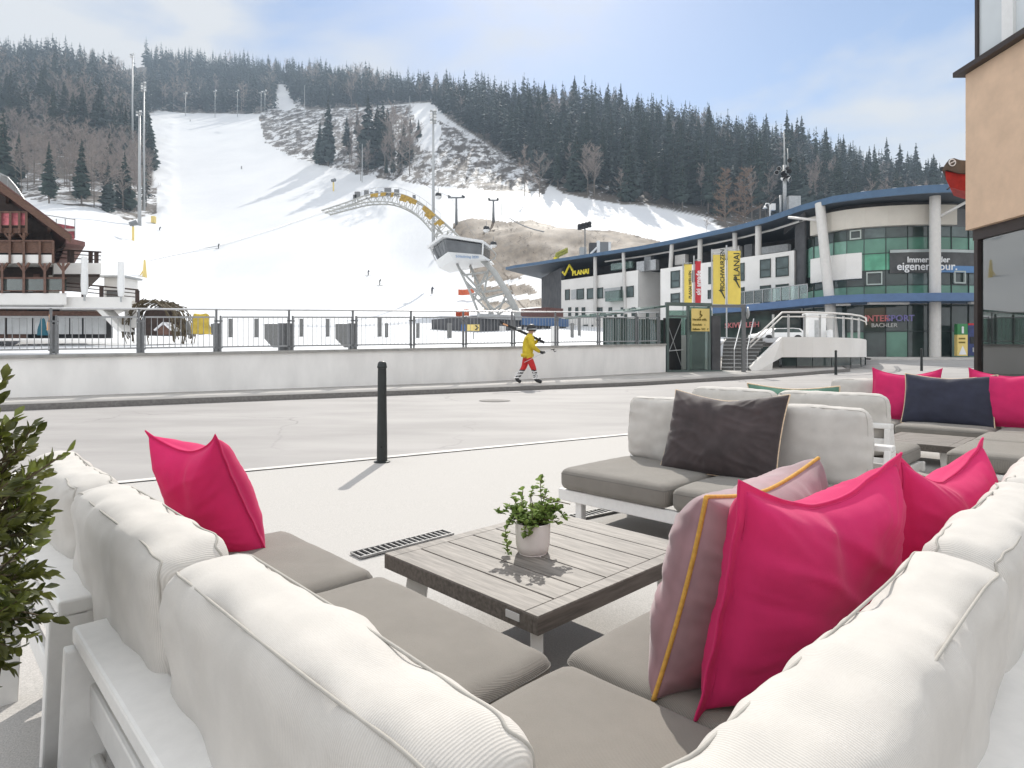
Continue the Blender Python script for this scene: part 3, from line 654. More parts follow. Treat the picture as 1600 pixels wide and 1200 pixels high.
# ------------------------------------------------------------------ loose pillows
def pillow(label, mt, center, xdir, zdir, w, h, t, seed, flange=0.0, pipe=None, pinch=0.10, dent=0.05, ear=0.0, group=None, N=72, wr=0.008, piper=0.006, bend=0.0):
    x = Vector(xdir).normalized(); z = Vector(zdir); z = (z - x * z.dot(x)).normalized(); y = z.cross(x)
    root = thing('pillow', label, 'pillow', center, 0, group)
    root.rotation_euler = Matrix((x, y, z)).transposed().to_euler()
    fl = flange
    def outline(s, tt):
        X = w / 2 * s * (1 - pinch * (1 - abs(tt) ** 2.2)); Zc = h / 2 * tt * (1 - pinch * (1 - abs(s) ** 2.2))
        if tt > 0: Zc -= dent * (tt ** 2) * (1 - abs(s) ** 1.6) ** 1.2; Zc += ear * (abs(s) ** 5) * tt ** 2
        return X, Zc
    def P(s, tt, side):
        X, Zc = outline(s, tt)
        a, b = min(1, abs(s) / (1 - fl)), min(1, abs(tt) / (1 - fl))
        th = (max(0, 1 - a ** 3.0) * max(0, 1 - b ** 3.0)) ** 0.50
        q = Vector((X * 5 + seed * 3.1, Zc * 5, seed + side * 2.0))
        wv = noise.noise(q) * wr + noise.noise(q * 2.3) * wr * 0.5
        ang = math.atan2(tt, s); rad = max(a, b)
        # folds that run in from the corners and edges, each wandering a little
        fold = 1 - abs(noise.noise(Vector((math.cos(ang) * 5.5 + seed, math.sin(ang) * 5.5, rad * 1.1 + side)))) * 3.2
        wv += max(-0.6, fold) * wr * 0.85 * rad ** 3.2 * th ** 0.25
        f2 = 1 - abs(noise.noise(Vector((X * 4 + Zc * 9 + seed * 2, Zc * 3 - X * 3, side * 3.0 + seed)))) * 3.0
        wv += max(0, f2) * wr * 0.55
        wv -= dent * 0.55 * math.exp(-((s + 0.12 * math.sin(tt * 3)) / 0.16) ** 2) * max(0, tt) ** 1.3
        yy = side * (t / 2 * th + (0.0028 if fl else 0.0)) + wv * side * (th ** 0.5 if th > 0 else 0) + bend * (s * s - 0.4)
        if fl and (a >= 1 or b >= 1): yy += noise.noise(Vector((X * 14, Zc * 14, seed))) * 0.006
        return Vector((X, yy, Zc))
    g = [math.sin(v * math.pi / 2) * 0.55 + v * 0.45 for v in np.linspace(-1, 1, N + 1)]
    mb = MB(); nn = N + 1
    for side in (-1, 1):
        b = len(mb.v)
        for j in range(nn):
            for i in range(nn): mb.v.append(tuple(P(g[i], g[j], side)))
        for j in range(N):
            for i in range(N):
                f = [b + j * nn + i, b + j * nn + i + 1, b + (j + 1) * nn + i + 1, b + (j + 1) * nn + i]
                mb.f.append(f if side < 0 else f[::-1]); mb.m.append(0)
    ring = [(i, 0) for i in range(N)] + [(N, j) for j in range(N)] + [(N - i, N) for i in range(N)] + [(0, N - j) for j in range(N)]
    K = nn * nn
    for k in range(len(ring)):
        a = ring[k]; c = ring[(k + 1) % len(ring)]; ia = a[1] * nn + a[0]; ic = c[1] * nn + c[0]
        mb.f.append([ia, K + ia, K + ic, ic]); mb.m.append(0)
    mb.build('cover', mt, root, True, local=True)
    E = lambda s, tt: (P(s, tt, 1) + P(s, tt, -1)) / 2
    if pipe is not None:
        pts = [E(g[i], g[j]) for i, j in ring]; pm = MB(); pm.tube(pts, piper, 6, closed=True); pm.build('piping', pipe, root, True, local=True)
    if fl:
        pm = MB(); f = 1 - fl
        pts = [(s, -f) for s in np.linspace(-f, f, 40)] + [(f, s) for s in np.linspace(-f, f, 40)] + [(s, f) for s in np.linspace(f, -f, 40)] + [(-f, s) for s in np.linspace(f, -f, 40)]
        for side in (-1, 1): pm.tube([P(s, q, side) + Vector((0, side * 0.0015, 0)) for s, q in pts], 0.0022, 4, closed=True)
        pm.build('seam', mt, root, True, local=True)
    return root
def lp(u, n, z): return LW(u, n, z)
def pill(label, mt, bl, br, tl, t, seed, **k):     # from bottom-left, bottom-right and top-left corners (u, n, z) seen from the front
    a, b, c = lp(*bl), lp(*br), lp(*tl); cen = (b + c) / 2
    return pillow(label, mt, cen, b - a, c - a, (b - a).length, (c - a).length, t, seed, **k)
pill('magenta pillow in front, leaning on the white back cushion nearest the right of the viewer', M['pink'], (-0.03, -0.345, 0.415), (0.60, -0.47, 0.415), (0.07, -0.475, 0.925), 0.22, 1.0, flange=0.075, pinch=0.05, dent=0.075, ear=0.005, wr=0.016)
pill('mauve velvet pillow with mustard piping, leaning against the front magenta pillow', M['mauve'], (0.03, -0.255, 0.415), (0.72, -0.235, 0.415), (0.035, -0.38, 0.885), 0.25, 2.0, pipe=M['gold'], pinch=0.05, dent=0.03, wr=0.017, piper=0.0055)
pill('magenta pillow behind the front one, further along the right arm of the near corner sofa', M['pink'], (0.72, -0.52, 0.415), (1.30, -0.62, 0.415), (0.78, -0.56, 0.90), 0.21, 3.0, flange=0.06, pinch=0.06, dent=0.08, ear=0.015, wr=0.011)
pill('magenta pillow standing alone on the left arm of the near corner sofa', M['pink'], (-0.15, 1.38, 0.415), (-0.30, 1.66, 0.415), (-0.38, 1.255, 0.89), 0.24, 4.0, flange=0.05, pinch=0.05, dent=0.05, ear=0.02)
pill('dark brown velvet pillow with pale gold piping on the middle two-seat sofa', M['brownvelvet'], (2.42, 1.27, 0.43), (2.42, 0.50, 0.43), (2.62, 1.20, 0.945), 0.19, 5.0, pipe=M['palepipe'], pinch=0.045, dent=0.05, wr=0.014, piper=0.0045)
pill('green velvet pillow peeking over the white back of the middle sofas', M['green'], (4.36, 1.47, 0.47), (4.36, 0.70, 0.47), (4.22, 1.47, 0.935), 0.15, 6.0, pipe=M['palepipe'], pinch=0.05, dent=0.03, N=24)
pill('navy velvet pillow with pale piping on the far corner sofa', M['navy'], (6.52, 0.85, 0.46), (6.52, 0.04, 0.46), (6.70, 0.80, 0.985), 0.16, 7.0, pipe=M['palepipe'], pinch=0.05, dent=0.04, N=30, wr=0.010)
pill('magenta pillow partly hidden left of the navy pillow on the far corner sofa', M['pink'], (6.66, 1.18, 0.46), (6.66, 0.50, 0.46), (6.80, 1.18, 1.03), 0.15, 8.0, flange=0.06, pinch=0.06, dent=0.05, ear=0.02, N=30)
pill('magenta pillow right of the navy pillow, cut by the right edge', M['pink'], (6.62, 0.27, 0.46), (6.55, -0.45, 0.46), (6.76, 0.28, 1.04), 0.17, 9.0, flange=0.06, pinch=0.06, dent=0.05, ear=0.02, N=30)
# ------------------------------------------------------------------ potted herb on the table
pp = LW(0.635, 0.695, 0.385)
pot = thing('potted_plant', 'trailing green herb in a cream ceramic pot on the slatted table', 'potted plant', pp)
m = MB(); m.lathe([(0.0, 0.0), (0.052, 0.0), (0.057, 0.004), (0.055, 0.010), (0.062, 0.016), (0.068, 0.045), (0.070, 0.10), (0.0705, 0.128), (0.068, 0.130), (0.064, 0.124), (0.063, 0.112), (0.0, 0.112)], pp, 40); m.build('pot', M['ceramic'], pot, True, 40)
m = MB(); m.lathe([(0.0, 0.116), (0.04, 0.119), (0.062, 0.114)], pp, 20); m.build('soil', M['soil'], pot, True)
def leaf(mb, p, d, up, L_, w_, cup=0.25):
    d = d.normalized(); s = d.cross(up)
    if s.length < 1e-3: s = Vector((1, 0, 0))
    s.normalize(); nn = s.cross(d)
    a = p; b = p + d * L_ * 0.45 + s * w_ / 2 + nn * w_ * cup; c = p + d * L_; e = p + d * L_ * 0.45 - s * w_ / 2 + nn * w_ * cup; mid = p + d * L_ * 0.5
    b2 = p + d * L_ * 0.78 + s * w_ * 0.32 + nn * w_ * cup * .5; e2 = p + d * L_ * 0.78 - s * w_ * 0.32 + nn * w_ * cup * .5
    mb.add([a, b, b2, c, e2, e, mid], [(0, 1, 6), (1, 2, 6), (2, 3, 6), (3, 4, 6), (4, 5, 6), (5, 0, 6)])
def herb():
    rr = random.Random(11); st = MB(); lf = MB(); top = pp + Vector((0, 0, 0.115))
    stems = []
    for k in range(34):                                   # low bushy mat
        a = rr.uniform(0, 6.28); q = rr.uniform(0.03, 0.105)
        stems.append([top + Vector((math.cos(a) * 0.03, math.sin(a) * 0.03, 0)), top + Vector((math.cos(a) * q * .6, math.sin(a) * q * .6, rr.uniform(0.03, 0.07))), top + Vector((math.cos(a) * q, math.sin(a) * q, rr.uniform(0.02, 0.09)))])
    X = Vector((1, 0, 0)); Z = Vector((0, 0, 1)); Y = Vector((0, 1, 0))
    sp = lambda *pts: stems.append([top + X * a + Y * b + Z * c for a, b, c in pts])
    sp((-.03, 0, 0), (-.07, 0, .06), (-.10, -.01, .075), (-.125, -.01, .05), (-.14, -.02, .055))      # long left shoots
    sp((-.03, 0, 0), (-.08, -.02, .04), (-.11, -.03, -.01), (-.105, -.03, -.06), (-.10, -.03, -.10))  # trailing down left
    sp((-.03, .01, 0), (-.06, .02, .07), (-.085, .02, .115)); sp((-.02, 0, 0), (-.045, 0, .08), (-.04, 0, .14))
    sp((.01, .01, 0), (.035, .01, .09), (.03, .01, .15), (.035, .01, .19)); sp((.02, .02, 0), (.045, .02, .10), (.055, .02, .13))
    sp((.03, 0, 0), (.08, 0, .06), (.105, -.01, .07), (.125, -.01, .03)); sp((.03, -.02, 0), (.07, -.02, .04), (.10, -.03, .01)); sp((.02, 0, 0), (.06, .0, .09), (.10, 0, .095))
    sp((-.02, -.03, 0), (-.03, -.07, .02), (-.04, -.08, -.03)); sp((-.01, -.03, 0), (-.005, -.075, .015), (-.02, -.082, -.02)); sp((.0, .02, 0), (-.01, .05, .10), (.0, .06, .13))
    for s in stems:
        pts = []
        for i in range(len(s) - 1):
            for t in (0, .33, .66): pts.append(s[i].lerp(s[i + 1], t))
        pts.append(s[-1]); st.tube(pts, 0.0016, 4)
        for p in pts[1:]:
            for q in range(3 if len(s) == 3 else 4):
                d = Vector((rr.uniform(-1, 1), rr.uniform(-1, 1), rr.uniform(-.2, .8))); sz = rr.uniform(0.016, 0.030)
                leaf(lf, p, d, Vector((rr.uniform(-.4, .4), rr.uniform(-.4, .4), 1)), sz, sz * 0.85)
    st.tube([top + Vector((.01, 0, .03)), top + Vector((-.01, .0, .125)), top + Vector((.04, 0, .115)), top + Vector((.085, 0, .10)), top + Vector((.15, 0, .085))], 0.0022, 5)
    st.build('stems', M['stem'], pot); lf.build('leaves', M['herb'], pot)
herb()
# ------------------------------------------------------------------ box shrub at the left edge
def shrub():
    base = Vector((-0.94, 1.02, 0.0))
    root = thing('box_shrub', 'dark green box shrub cut by the left edge beside the near sofa', 'shrub', base)
    m = MB(); m.lathe([(0.0, 0.0), (0.17, 0.0), (0.21, 0.36), (0.19, 0.36), (0.185, 0.33), (0.0, 0.33)], base, 24); m.build('planter', M['terracotta'], root, True, 40)
    m = MB(); m.lathe([(0.0, 0.332), (0.18, 0.335)], base, 16); m.build('soil', M['soil'], root)
    rr = random.Random(5); st = MB(); lf = MB(); c = base + Vector((0.0, 0, 0.86))
    for k in range(26):
        a = rr.uniform(0, 6.28); e = base + Vector((math.cos(a) * 0.08, math.sin(a) * 0.08, rr.uniform(0.65, 1.05))); st.tube([base + Vector((0, 0, 0.32)), (base + e) / 2 + Vector((0, 0, 0.1)), e], [0.012, 0.007, 0.003], 5)
    for k in range(420):
        # outward twigs in an uneven egg-shaped crown
        v = Vector((rr.gauss(0, 1), rr.gauss(0, 1), rr.gauss(0, 1))).normalized()
        rad = (0.118 + 0.028 * noise.noise(v * 2.2) + 0.02 * noise.noise(v * 6)) * rr.uniform(0.5, 1.0)
        p = c + Vector((v.x * rad, v.y * rad, v.z * rad * 2.1)); d = (v + Vector((rr.uniform(-.5, .5), rr.uniform(-.5, .5), rr.uniform(0.0, .7)))).normalized()
        L_ = rr.uniform(0.035, 0.07); st.tube([p - d * 0.05, p + d * L_], [0.0022, 0.0012], 4)
        lf.cur = 1 if rr.random() < 0.16 else 0
        n = rr.randint(6, 9)
        for q in range(n):
            t = q / (n - 1); pp_ = p + d * (L_ * (t * 0.9 + 0.1)); side = d.cross(Vector((rr.uniform(-1, 1), rr.uniform(-1, 1), rr.uniform(-1, 1)))).normalized()
            dd = (side * (1.0 - 0.5 * t) + d * (0.55 + 0.5 * t)).normalized(); sz = rr.uniform(0.020, 0.033)
            leaf(lf, pp_, dd, d, sz, sz * 0.50, 0.18)
    st.build('stems', M['stem'], root); lf.build('leaves', [M['box_leaf'], M['box_leaf2']], root)
shrub()
# ------------------------------------------------------------------ bollards and drain channels
def bollard(label, px, py, h=1.06, group=None):
    r = ray(px, py); t = 6.48
    lo, hi = 1, 200
    for _ in range(60):
        t = (lo + hi) / 2
        if CH + r.z * t > gz(t): lo = t
        else: hi = t
    p = Vector((r.x * t, t, gz(t)))
    root = thing('bollard', label, 'bollard', p, 0, group)
    m = MB(); m.lathe([(0.0, -0.02), (0.055, -0.02), (0.055, 0.10), (0.053, 0.30), (0.049, 0.55), (0.045, h - 0.10), (0.044, h - 0.075)], p, 20); m.build('post', M['iron'], root, True, 40)
    m = MB(); m.lathe([(0.049, h - 0.074), (0.051, h - 0.066), (0.051, h - 0.052), (0.047, h - 0.046), (0.046, h - 0.03), (0.040, h - 0.014), (0.026, h - 0.003), (0.0, h)], p, 20); m.build('cap', M['iron'], root, True, 50)
    m = MB(); m.lathe([(0.0, 0.002), (0.085, 0.002), (0.085, 0.010), (0.06, 0.014), (0.0, 0.014)], p, 20); m.build('base_ring', M['iron'], root, True, 30)
    m = MB(); q = p + Vector((0.004, -0.0535, 0.165)); m.tube([q + Vector((0, -0.003, 0)), q + Vector((0, 0.01, 0))], 0.011, 10); m.build('lock_hole', M['black'], root)
    return root
bollard('black cast iron bollard in the middle of the terrace edge, casting a long shadow', 597, 722)
bollard('small black bollard far off by the terrace wall, left of the pink pillows', 1306, 586, 1.02)
bollard('small black bollard far off in front of the glass building, above the navy pillow', 1440, 580, 1.02)
def drain(label, a, b):
    a, b = Vector(a), Vector(b); d = (b - a).normalized(); L_ = (b - a).length; s = Vector((-d.y, d.x, 0)); cz = lambda p: gz(p.y)
    root = thing('drain_grate', label, 'drain grate', (a.x, a.y, cz(a)))
    ri = MB(); w = 0.058
    at = lambda t, o, z: Vector((*(a + d * t + s * o).xy, gz((a + d * t).y) + z))
    for o in (-w, w): ri.bar(at(0, o, 0.012), at(L_, o, 0.012), 0.012, 0.012)
    n = int(L_ / 0.036)
    for k in range(n + 1): ri.bar(at(k * L_ / n, -w, 0.011), at(k * L_ / n, w, 0.011), 0.008, 0.010)
    ri.build('grid', M['grate'], root)
    bl = MB(); bl.quad(at(0, -w, 0.0045), at(L_, -w, 0.0045), at(L_, w, 0.0045), at(0, w, 0.0045)); bl.build('channel', M['black'], root)
ga, gb = GZ(556, 872, 0.03), GZ(700, 835, 0.035); gd = (gb - ga).normalized()
ga2, gb2 = GZ(888, 812, 0.045), GZ(985, 792, 0.047)
drain('drain grate channel beside the left edge of the slatted table', ga, gb)
drain('drain grate channel in front of the middle two-seat sofa', ga2, gb2)
c0 = GZ(0, 975, 0.01); c1 = GZ(80, 952, 0.01)
drain('drain grate channel at far left below the box shrub', c0 - (c1 - c0) * 0.6, c1 + (c1 - c0) * 0.25)
# ================================================================== BUILDINGS
M['b_white'] = mat('building_white_render', (0.80, 0.78, 0.745), 0.8, 0.05, 0.5, 0.08, 20, detail=8)
M['b_cream'] = mat('cream_panel', (0.60, 0.56, 0.49), 0.7, 0.06, 0.7)
M['b_blue'] = mat('blue_roof_metal', (0.07, 0.13, 0.215), 0.35, 0.1, 1.5, metal=0.2)
M['b_blue2'] = mat('blue_fascia', (0.08, 0.15, 0.29), 0.4, 0.08, 1.5)
M['b_soffit'] = mat('dark_soffit', (0.045, 0.06, 0.08), 0.6, 0.1, 2)
M['b_dark'] = mat('dark_back_wall', (0.08, 0.08, 0.084), 0.8, 0.25, 1.2)
M['b_col'] = mat('pale_column_paint', (0.62, 0.60, 0.57), 0.5, 0.04, 4)
M['g_dark'] = mat('dark_glazing', (0.033, 0.050, 0.044), 0.06, 0.5, 0.45, spec=0.7, detail=3)
M['g_green'] = mat('green_spandrel_glass', (0.095, 0.23, 0.165), 0.12, 0.2, 0.5, spec=0.6, detail=3)
M['g_green2'] = mat('pale_green_glass', (0.20, 0.38, 0.30), 0.12, 0.2, 0.6, spec=0.6, detail=3)
M['g_mint'] = mat('mint_glass', (0.13, 0.42, 0.27), 0.15, 0.25, 0.7, spec=0.5, detail=3)
M['g_win'] = mat('grey_green_window', (0.07, 0.10, 0.095), 0.06, 0.35, 0.8, spec=0.7, detail=3)
M['mull'] = mat('dark_mullion', (0.03, 0.045, 0.04), 0.5, 0.1, 5)
M['wframe'] = mat('pale_window_frame', (0.42, 0.47, 0.43), 0.5, 0.05, 5)
M['clear'] = glassmat('clear_glass', (0.82, 0.90, 0.87), 0.35, 0.10)
M['greenclear'] = glassmat('greenish_glass', (0.55, 0.70, 0.64), 0.5, 0.22)
M['f_yellow'] = mat('yellow_cloth', (0.78, 0.60, 0.12), 0.8, 0.06, 2)
M['f_red'] = mat('red_cloth', (0.50, 0.03, 0.04), 0.8, 0.08, 3)
M['f_blue'] = mat('blue_cloth', (0.05, 0.16, 0.45), 0.8, 0.08, 3)
M['ink'] = mat('dark_ink', (0.03, 0.035, 0.02), 0.7, 0)
M['olive'] = mat('olive_ink', (0.16, 0.12, 0.01), 0.7, 0)
M['sign_y'] = mat('yellow_sign', (0.78, 0.60, 0.20), 0.5, 0.03, 4)
M['logo_y'] = mat('yellow_letter', (0.80, 0.66, 0.03), 0.5, 0.03, 4)
M['darkgreen'] = mat('shelter_frame', (0.10, 0.135, 0.125), 0.4, 0.1, 3, metal=0.2)
M['wood'] = mat('brown_timber', (0.12, 0.060, 0.038), 0.7, 0.35, 6, 0.3, 40, stretch=(1, 1, 6))
M['wood2'] = mat('dark_timber', (0.045, 0.026, 0.019), 0.75, 0.3, 5, 0.3, 40)
M['wood3'] = mat('red_brown_timber', (0.14, 0.072, 0.05), 0.7, 0.25, 6, 0.2, 40)
M['rooftile'] = mat('red_brown_roof', (0.16, 0.075, 0.065), 0.7, 0.25, 9, 0.3, 20)
M['orange'] = mat('apricot_render', (0.66, 0.475, 0.335), 0.85, 0.08, 1.6, 0.12, 60, detail=8)
M['bronze'] = mat('dark_bronze', (0.045, 0.032, 0.028), 0.45, 0.1, 5, metal=0.3)
M['teal'] = mat('teal_cloth', (0.02, 0.11, 0.15), 0.8, 0.1, 5)
M['apricot'] = mat('apricot_cloth', (0.70, 0.38, 0.20), 0.8, 0.1, 5)
class Fac:                                # a vertical facade plane over plan line a-b; image rows/columns give points on it
    def __init__(s, a, b): s.a = Vector((a[0], a[1], 0)); s.b = Vector((b[0], b[1], 0)); d = (s.b - s.a).normalized(); s.d = d; s.n = Vector((d.y, -d.x, 0)); s.n = s.n if s.n.y < 0 else -s.n
    @classmethod
    def px(c, p, dp, q, dq): return c(((p - 800) / F * dp, dp), ((q - 800) / F * dq, dq))
    def at(s, px, z, dn=0.0): h = hit(px, s.a, s.b); return Vector((h.x, h.y, z)) + s.n * dn
    def z(s, px, py): h = hit(px, s.a, s.b); return CH + (YH - py) / F * h.y
    def slab(s, mb, x0, x1, z0, z1, dn=0.0, th=0.1):
        a, b = s.at(x0, 0, dn), s.at(x1, 0, dn); e = s.n * th
        P = [Vector((a.x, a.y, z0)), Vector((b.x, b.y, z0)), Vector((b.x, b.y, z1)), Vector((a.x, a.y, z1))]
        return mb.prism(P, e)
    def rect(s, mb, x0, y0, x1, y1, dn=0.0, th=0.05): xm = (x0 + x1) / 2; return s.slab(mb, x0, x1, s.z(xm, y1), s.z(xm, y0), dn, th)
PT = lambda px, d, z=0.0: Vector(((px - 800) / F * d, d, z))
FIX = []
def fin(o): FIX.append(o); return o
# ------------------------------------------------------------------ the long curved-roof lift building
lb = thing('lift_building', 'large white and green glass building under a long sweeping blue roof', 'building', PT(1250, 55, 1.0))
ROOF = [(790, 80.5), (805, 78.7), (840, 76), (870, 73.5), (935, 69), (1000, 65), (1050, 61.5), (1100, 58), (1150, 54.8), (1200, 51.3), (1250, 47.4), (1275, 46), (1300, 44.7), (1350, 43.4), (1400, 42.5), (1440, 41.9), (1475, 41.6), (1520, 41.4), (1560, 41.7), (1620, 43)]
def roof():
    e = [PT(p, d, 12.72) for p, d in ROOF]; n = len(e); m = MB(); f = MB(); so = MB()
    bk = [p + Vector((9 + i * 0.55, 17 - i * 0.15, 0)) for i, p in enumerate(e)]
    for i in range(n - 1):
        t0 = 0.30 + 0.28 * i / n; t1 = 0.30 + 0.28 * (i + 1) / n
        a, b, c, d = e[i], e[i + 1], bk[i + 1], bk[i]; U_ = Vector((0, 0, 0.35))
        m.quad(a, b, c + U_, d + U_)
        f.prism([a + Vector((0, 0, 0.02)), b + Vector((0, 0, 0.02)), b - Vector((0, 0, t1)), a - Vector((0, 0, t0))], Vector((0.02, 0.22, 0)))
        so.quad(a - Vector((0, -.2, t0)), b - Vector((0, -.2, t1)), c - Vector((0, 0, t1)), d - Vector((0, 0, t0)))
    fin(m.build('roof', M['b_blue'], lb)); fin(f.build('roof_fascia', M['b_blue'], lb)); fin(so.build('soffit', M['b_soffit'], lb))
    g = MB(); g.tube([p + Vector((0.9, 1.0, -0.85)) for p in e[4:12]], 0.09, 6); g.build('light_rail', M['b_col'], lb)
    g = MB()
    for i in range(13, 18): g.lathe([(0.0, 0), (0.16, 0.0), (0.16, 0.22), (0.0, 0.26)], e[i] + Vector((0.5, 1.0, 0.05)), 8)
    g.build('roof_lamps', M['white'], lb)
roof()
# white office blocks below the roof
f1 = Fac.px(877, 74.6, 997, 65.7); f1s = Fac.px(997, 65.7, 1033, 67.6); f2 = Fac.px(1032, 60.7, 1241, 50.0)
def white_blocks():
    m = MB(); zt = 10.3
    f1.slab(m, 877, 997, 0.5, zt, 0, -12); fin(m.build('office_wall', M['b_white'], lb))
    m = MB(); f1s.slab(m, 997.3, 1033, 0.5, zt - 0.01, -0.02, -6); fin(m.build('office_side_wall', M['b_white'], lb))
    m = MB(); f2.slab(m, 1032, 1241, 0.5, 9.72, 0, -11); fin(m.build('office_wall', M['b_white'], lb))
    # dark back wall of the roof terrace and its clutter
    m = MB(); Fac.px(880, 83, 1255, 58).slab(m, 860, 1262, 5.0, 12.5, 0, -1); fin(m.build('terrace_back_wall', M['b_dark'], lb))
    m = MB(); Fac.px(845, 86, 878, 75.4).slab(m, 846, 877, 0.5, 12.0, 0, -0.4); fin(m.build('dark_end_wall', M['b_dark'], lb))
    b_ = Fac.px(1000, 66.5, 1210, 55.2)
    for x0, x1, y0, y1, k in ((1000, 1030, 408, 424, 'galv'), (1060, 1076, 399, 414, 'b_col'), (1118, 1160, 388, 404, 'b_white'), (960, 992, 411, 421, 'greenclear'), (1012, 1022, 402, 424, 'steel'), (1168, 1180, 383, 402, 'steel'), (1190, 1236, 385, 396, 'galv')):
        m = MB(); b_.rect(m, x0, y0, x1, y1, 0, 0.6); fin(m.build('terrace_screen', M[k], lb))
    def win(fc, x0, y0, x1, y1, bars=True):
        m = MB(); fc.rect(m, x0, y0, x1, y1, 0.004, 0.03); w = fin(m.build('window', M['g_win'], lb))
        fr = MB(); xm = (x0 + x1) / 2; z0, z1 = fc.z(xm, y1), fc.z(xm, y0); t = 0.9 * (x1 - x0) / max(12, x1 - x0)
        for a, b, c, d in ((x0 - .6, x0 + .5, z0 - .06, z1 + .06), (x1 - .5, x1 + .6, z0 - .06, z1 + .06)): fc.slab(fr, a, b, c, d, 0.008, 0.07)
        for z in (z0, z1) + (((z0 + (z1 - z0) * 0.42),) if bars else ()): fc.slab(fr, x0 + .5, x1 - .5, z - .05, z + .05, 0.008, 0.06)
        fin(fr.build('window_frame', M['mull'], w))
    for r in ((1049, 424, 1062, 449), (1049, 459, 1062, 474), (1108, 418, 1112, 443), (1156, 412, 1163, 438), (1188.5, 406, 1204, 433), (1213, 402, 1232, 431), (1188.5, 447, 1204, 472), (1213, 445, 1232, 470), (1156, 450, 1163, 461), (1107, 454, 1111, 466), (1083, 423, 1087, 440)): win(f2, *r)
    # window strips of the left block
    for x0, x1 in ((884, 890), (902, 912), (918, 928), (932, 942), (971, 976), (980, 990)):
        k = 447 + (1.0 - (x0 - 884) / 110) * 6; win(f1, x0, k, x1, k + 15 - (x0 - 884) * -0.01, False)
    for x0, x1 in ((893, 901), (944, 970)):
        m = MB(); k = 447 + (1.0 - (x0 - 884) / 110) * 6; f1.rect(m, x0, k, x1, k + 15, 0.004, 0.05); fin(m.build('metal_panel', M['galv'], lb))
    m = MB(); f1.rect(m, 954, 455, 976, 471, 0.01, 0.9); fin(m.build('glass_bay', M['greenclear'], lb))
    for x0, x1 in ((889, 892), (900, 903), (910, 914), (932, 935), (937, 941), (952, 956), (971, 976), (988, 992)): win(f1, x0, 481, x1, 493, False)
    for x0, x1 in ((885, 897), (912, 918), (925, 935), (958, 964)): win(f1, x0, 508, x1, 524, False)
    m = MB(); f1.slab(m, 879, 995, 4.2, 4.5, 0.01, 0.5); fin(m.build('string_course', M['b_white'], lb))
white_blocks()
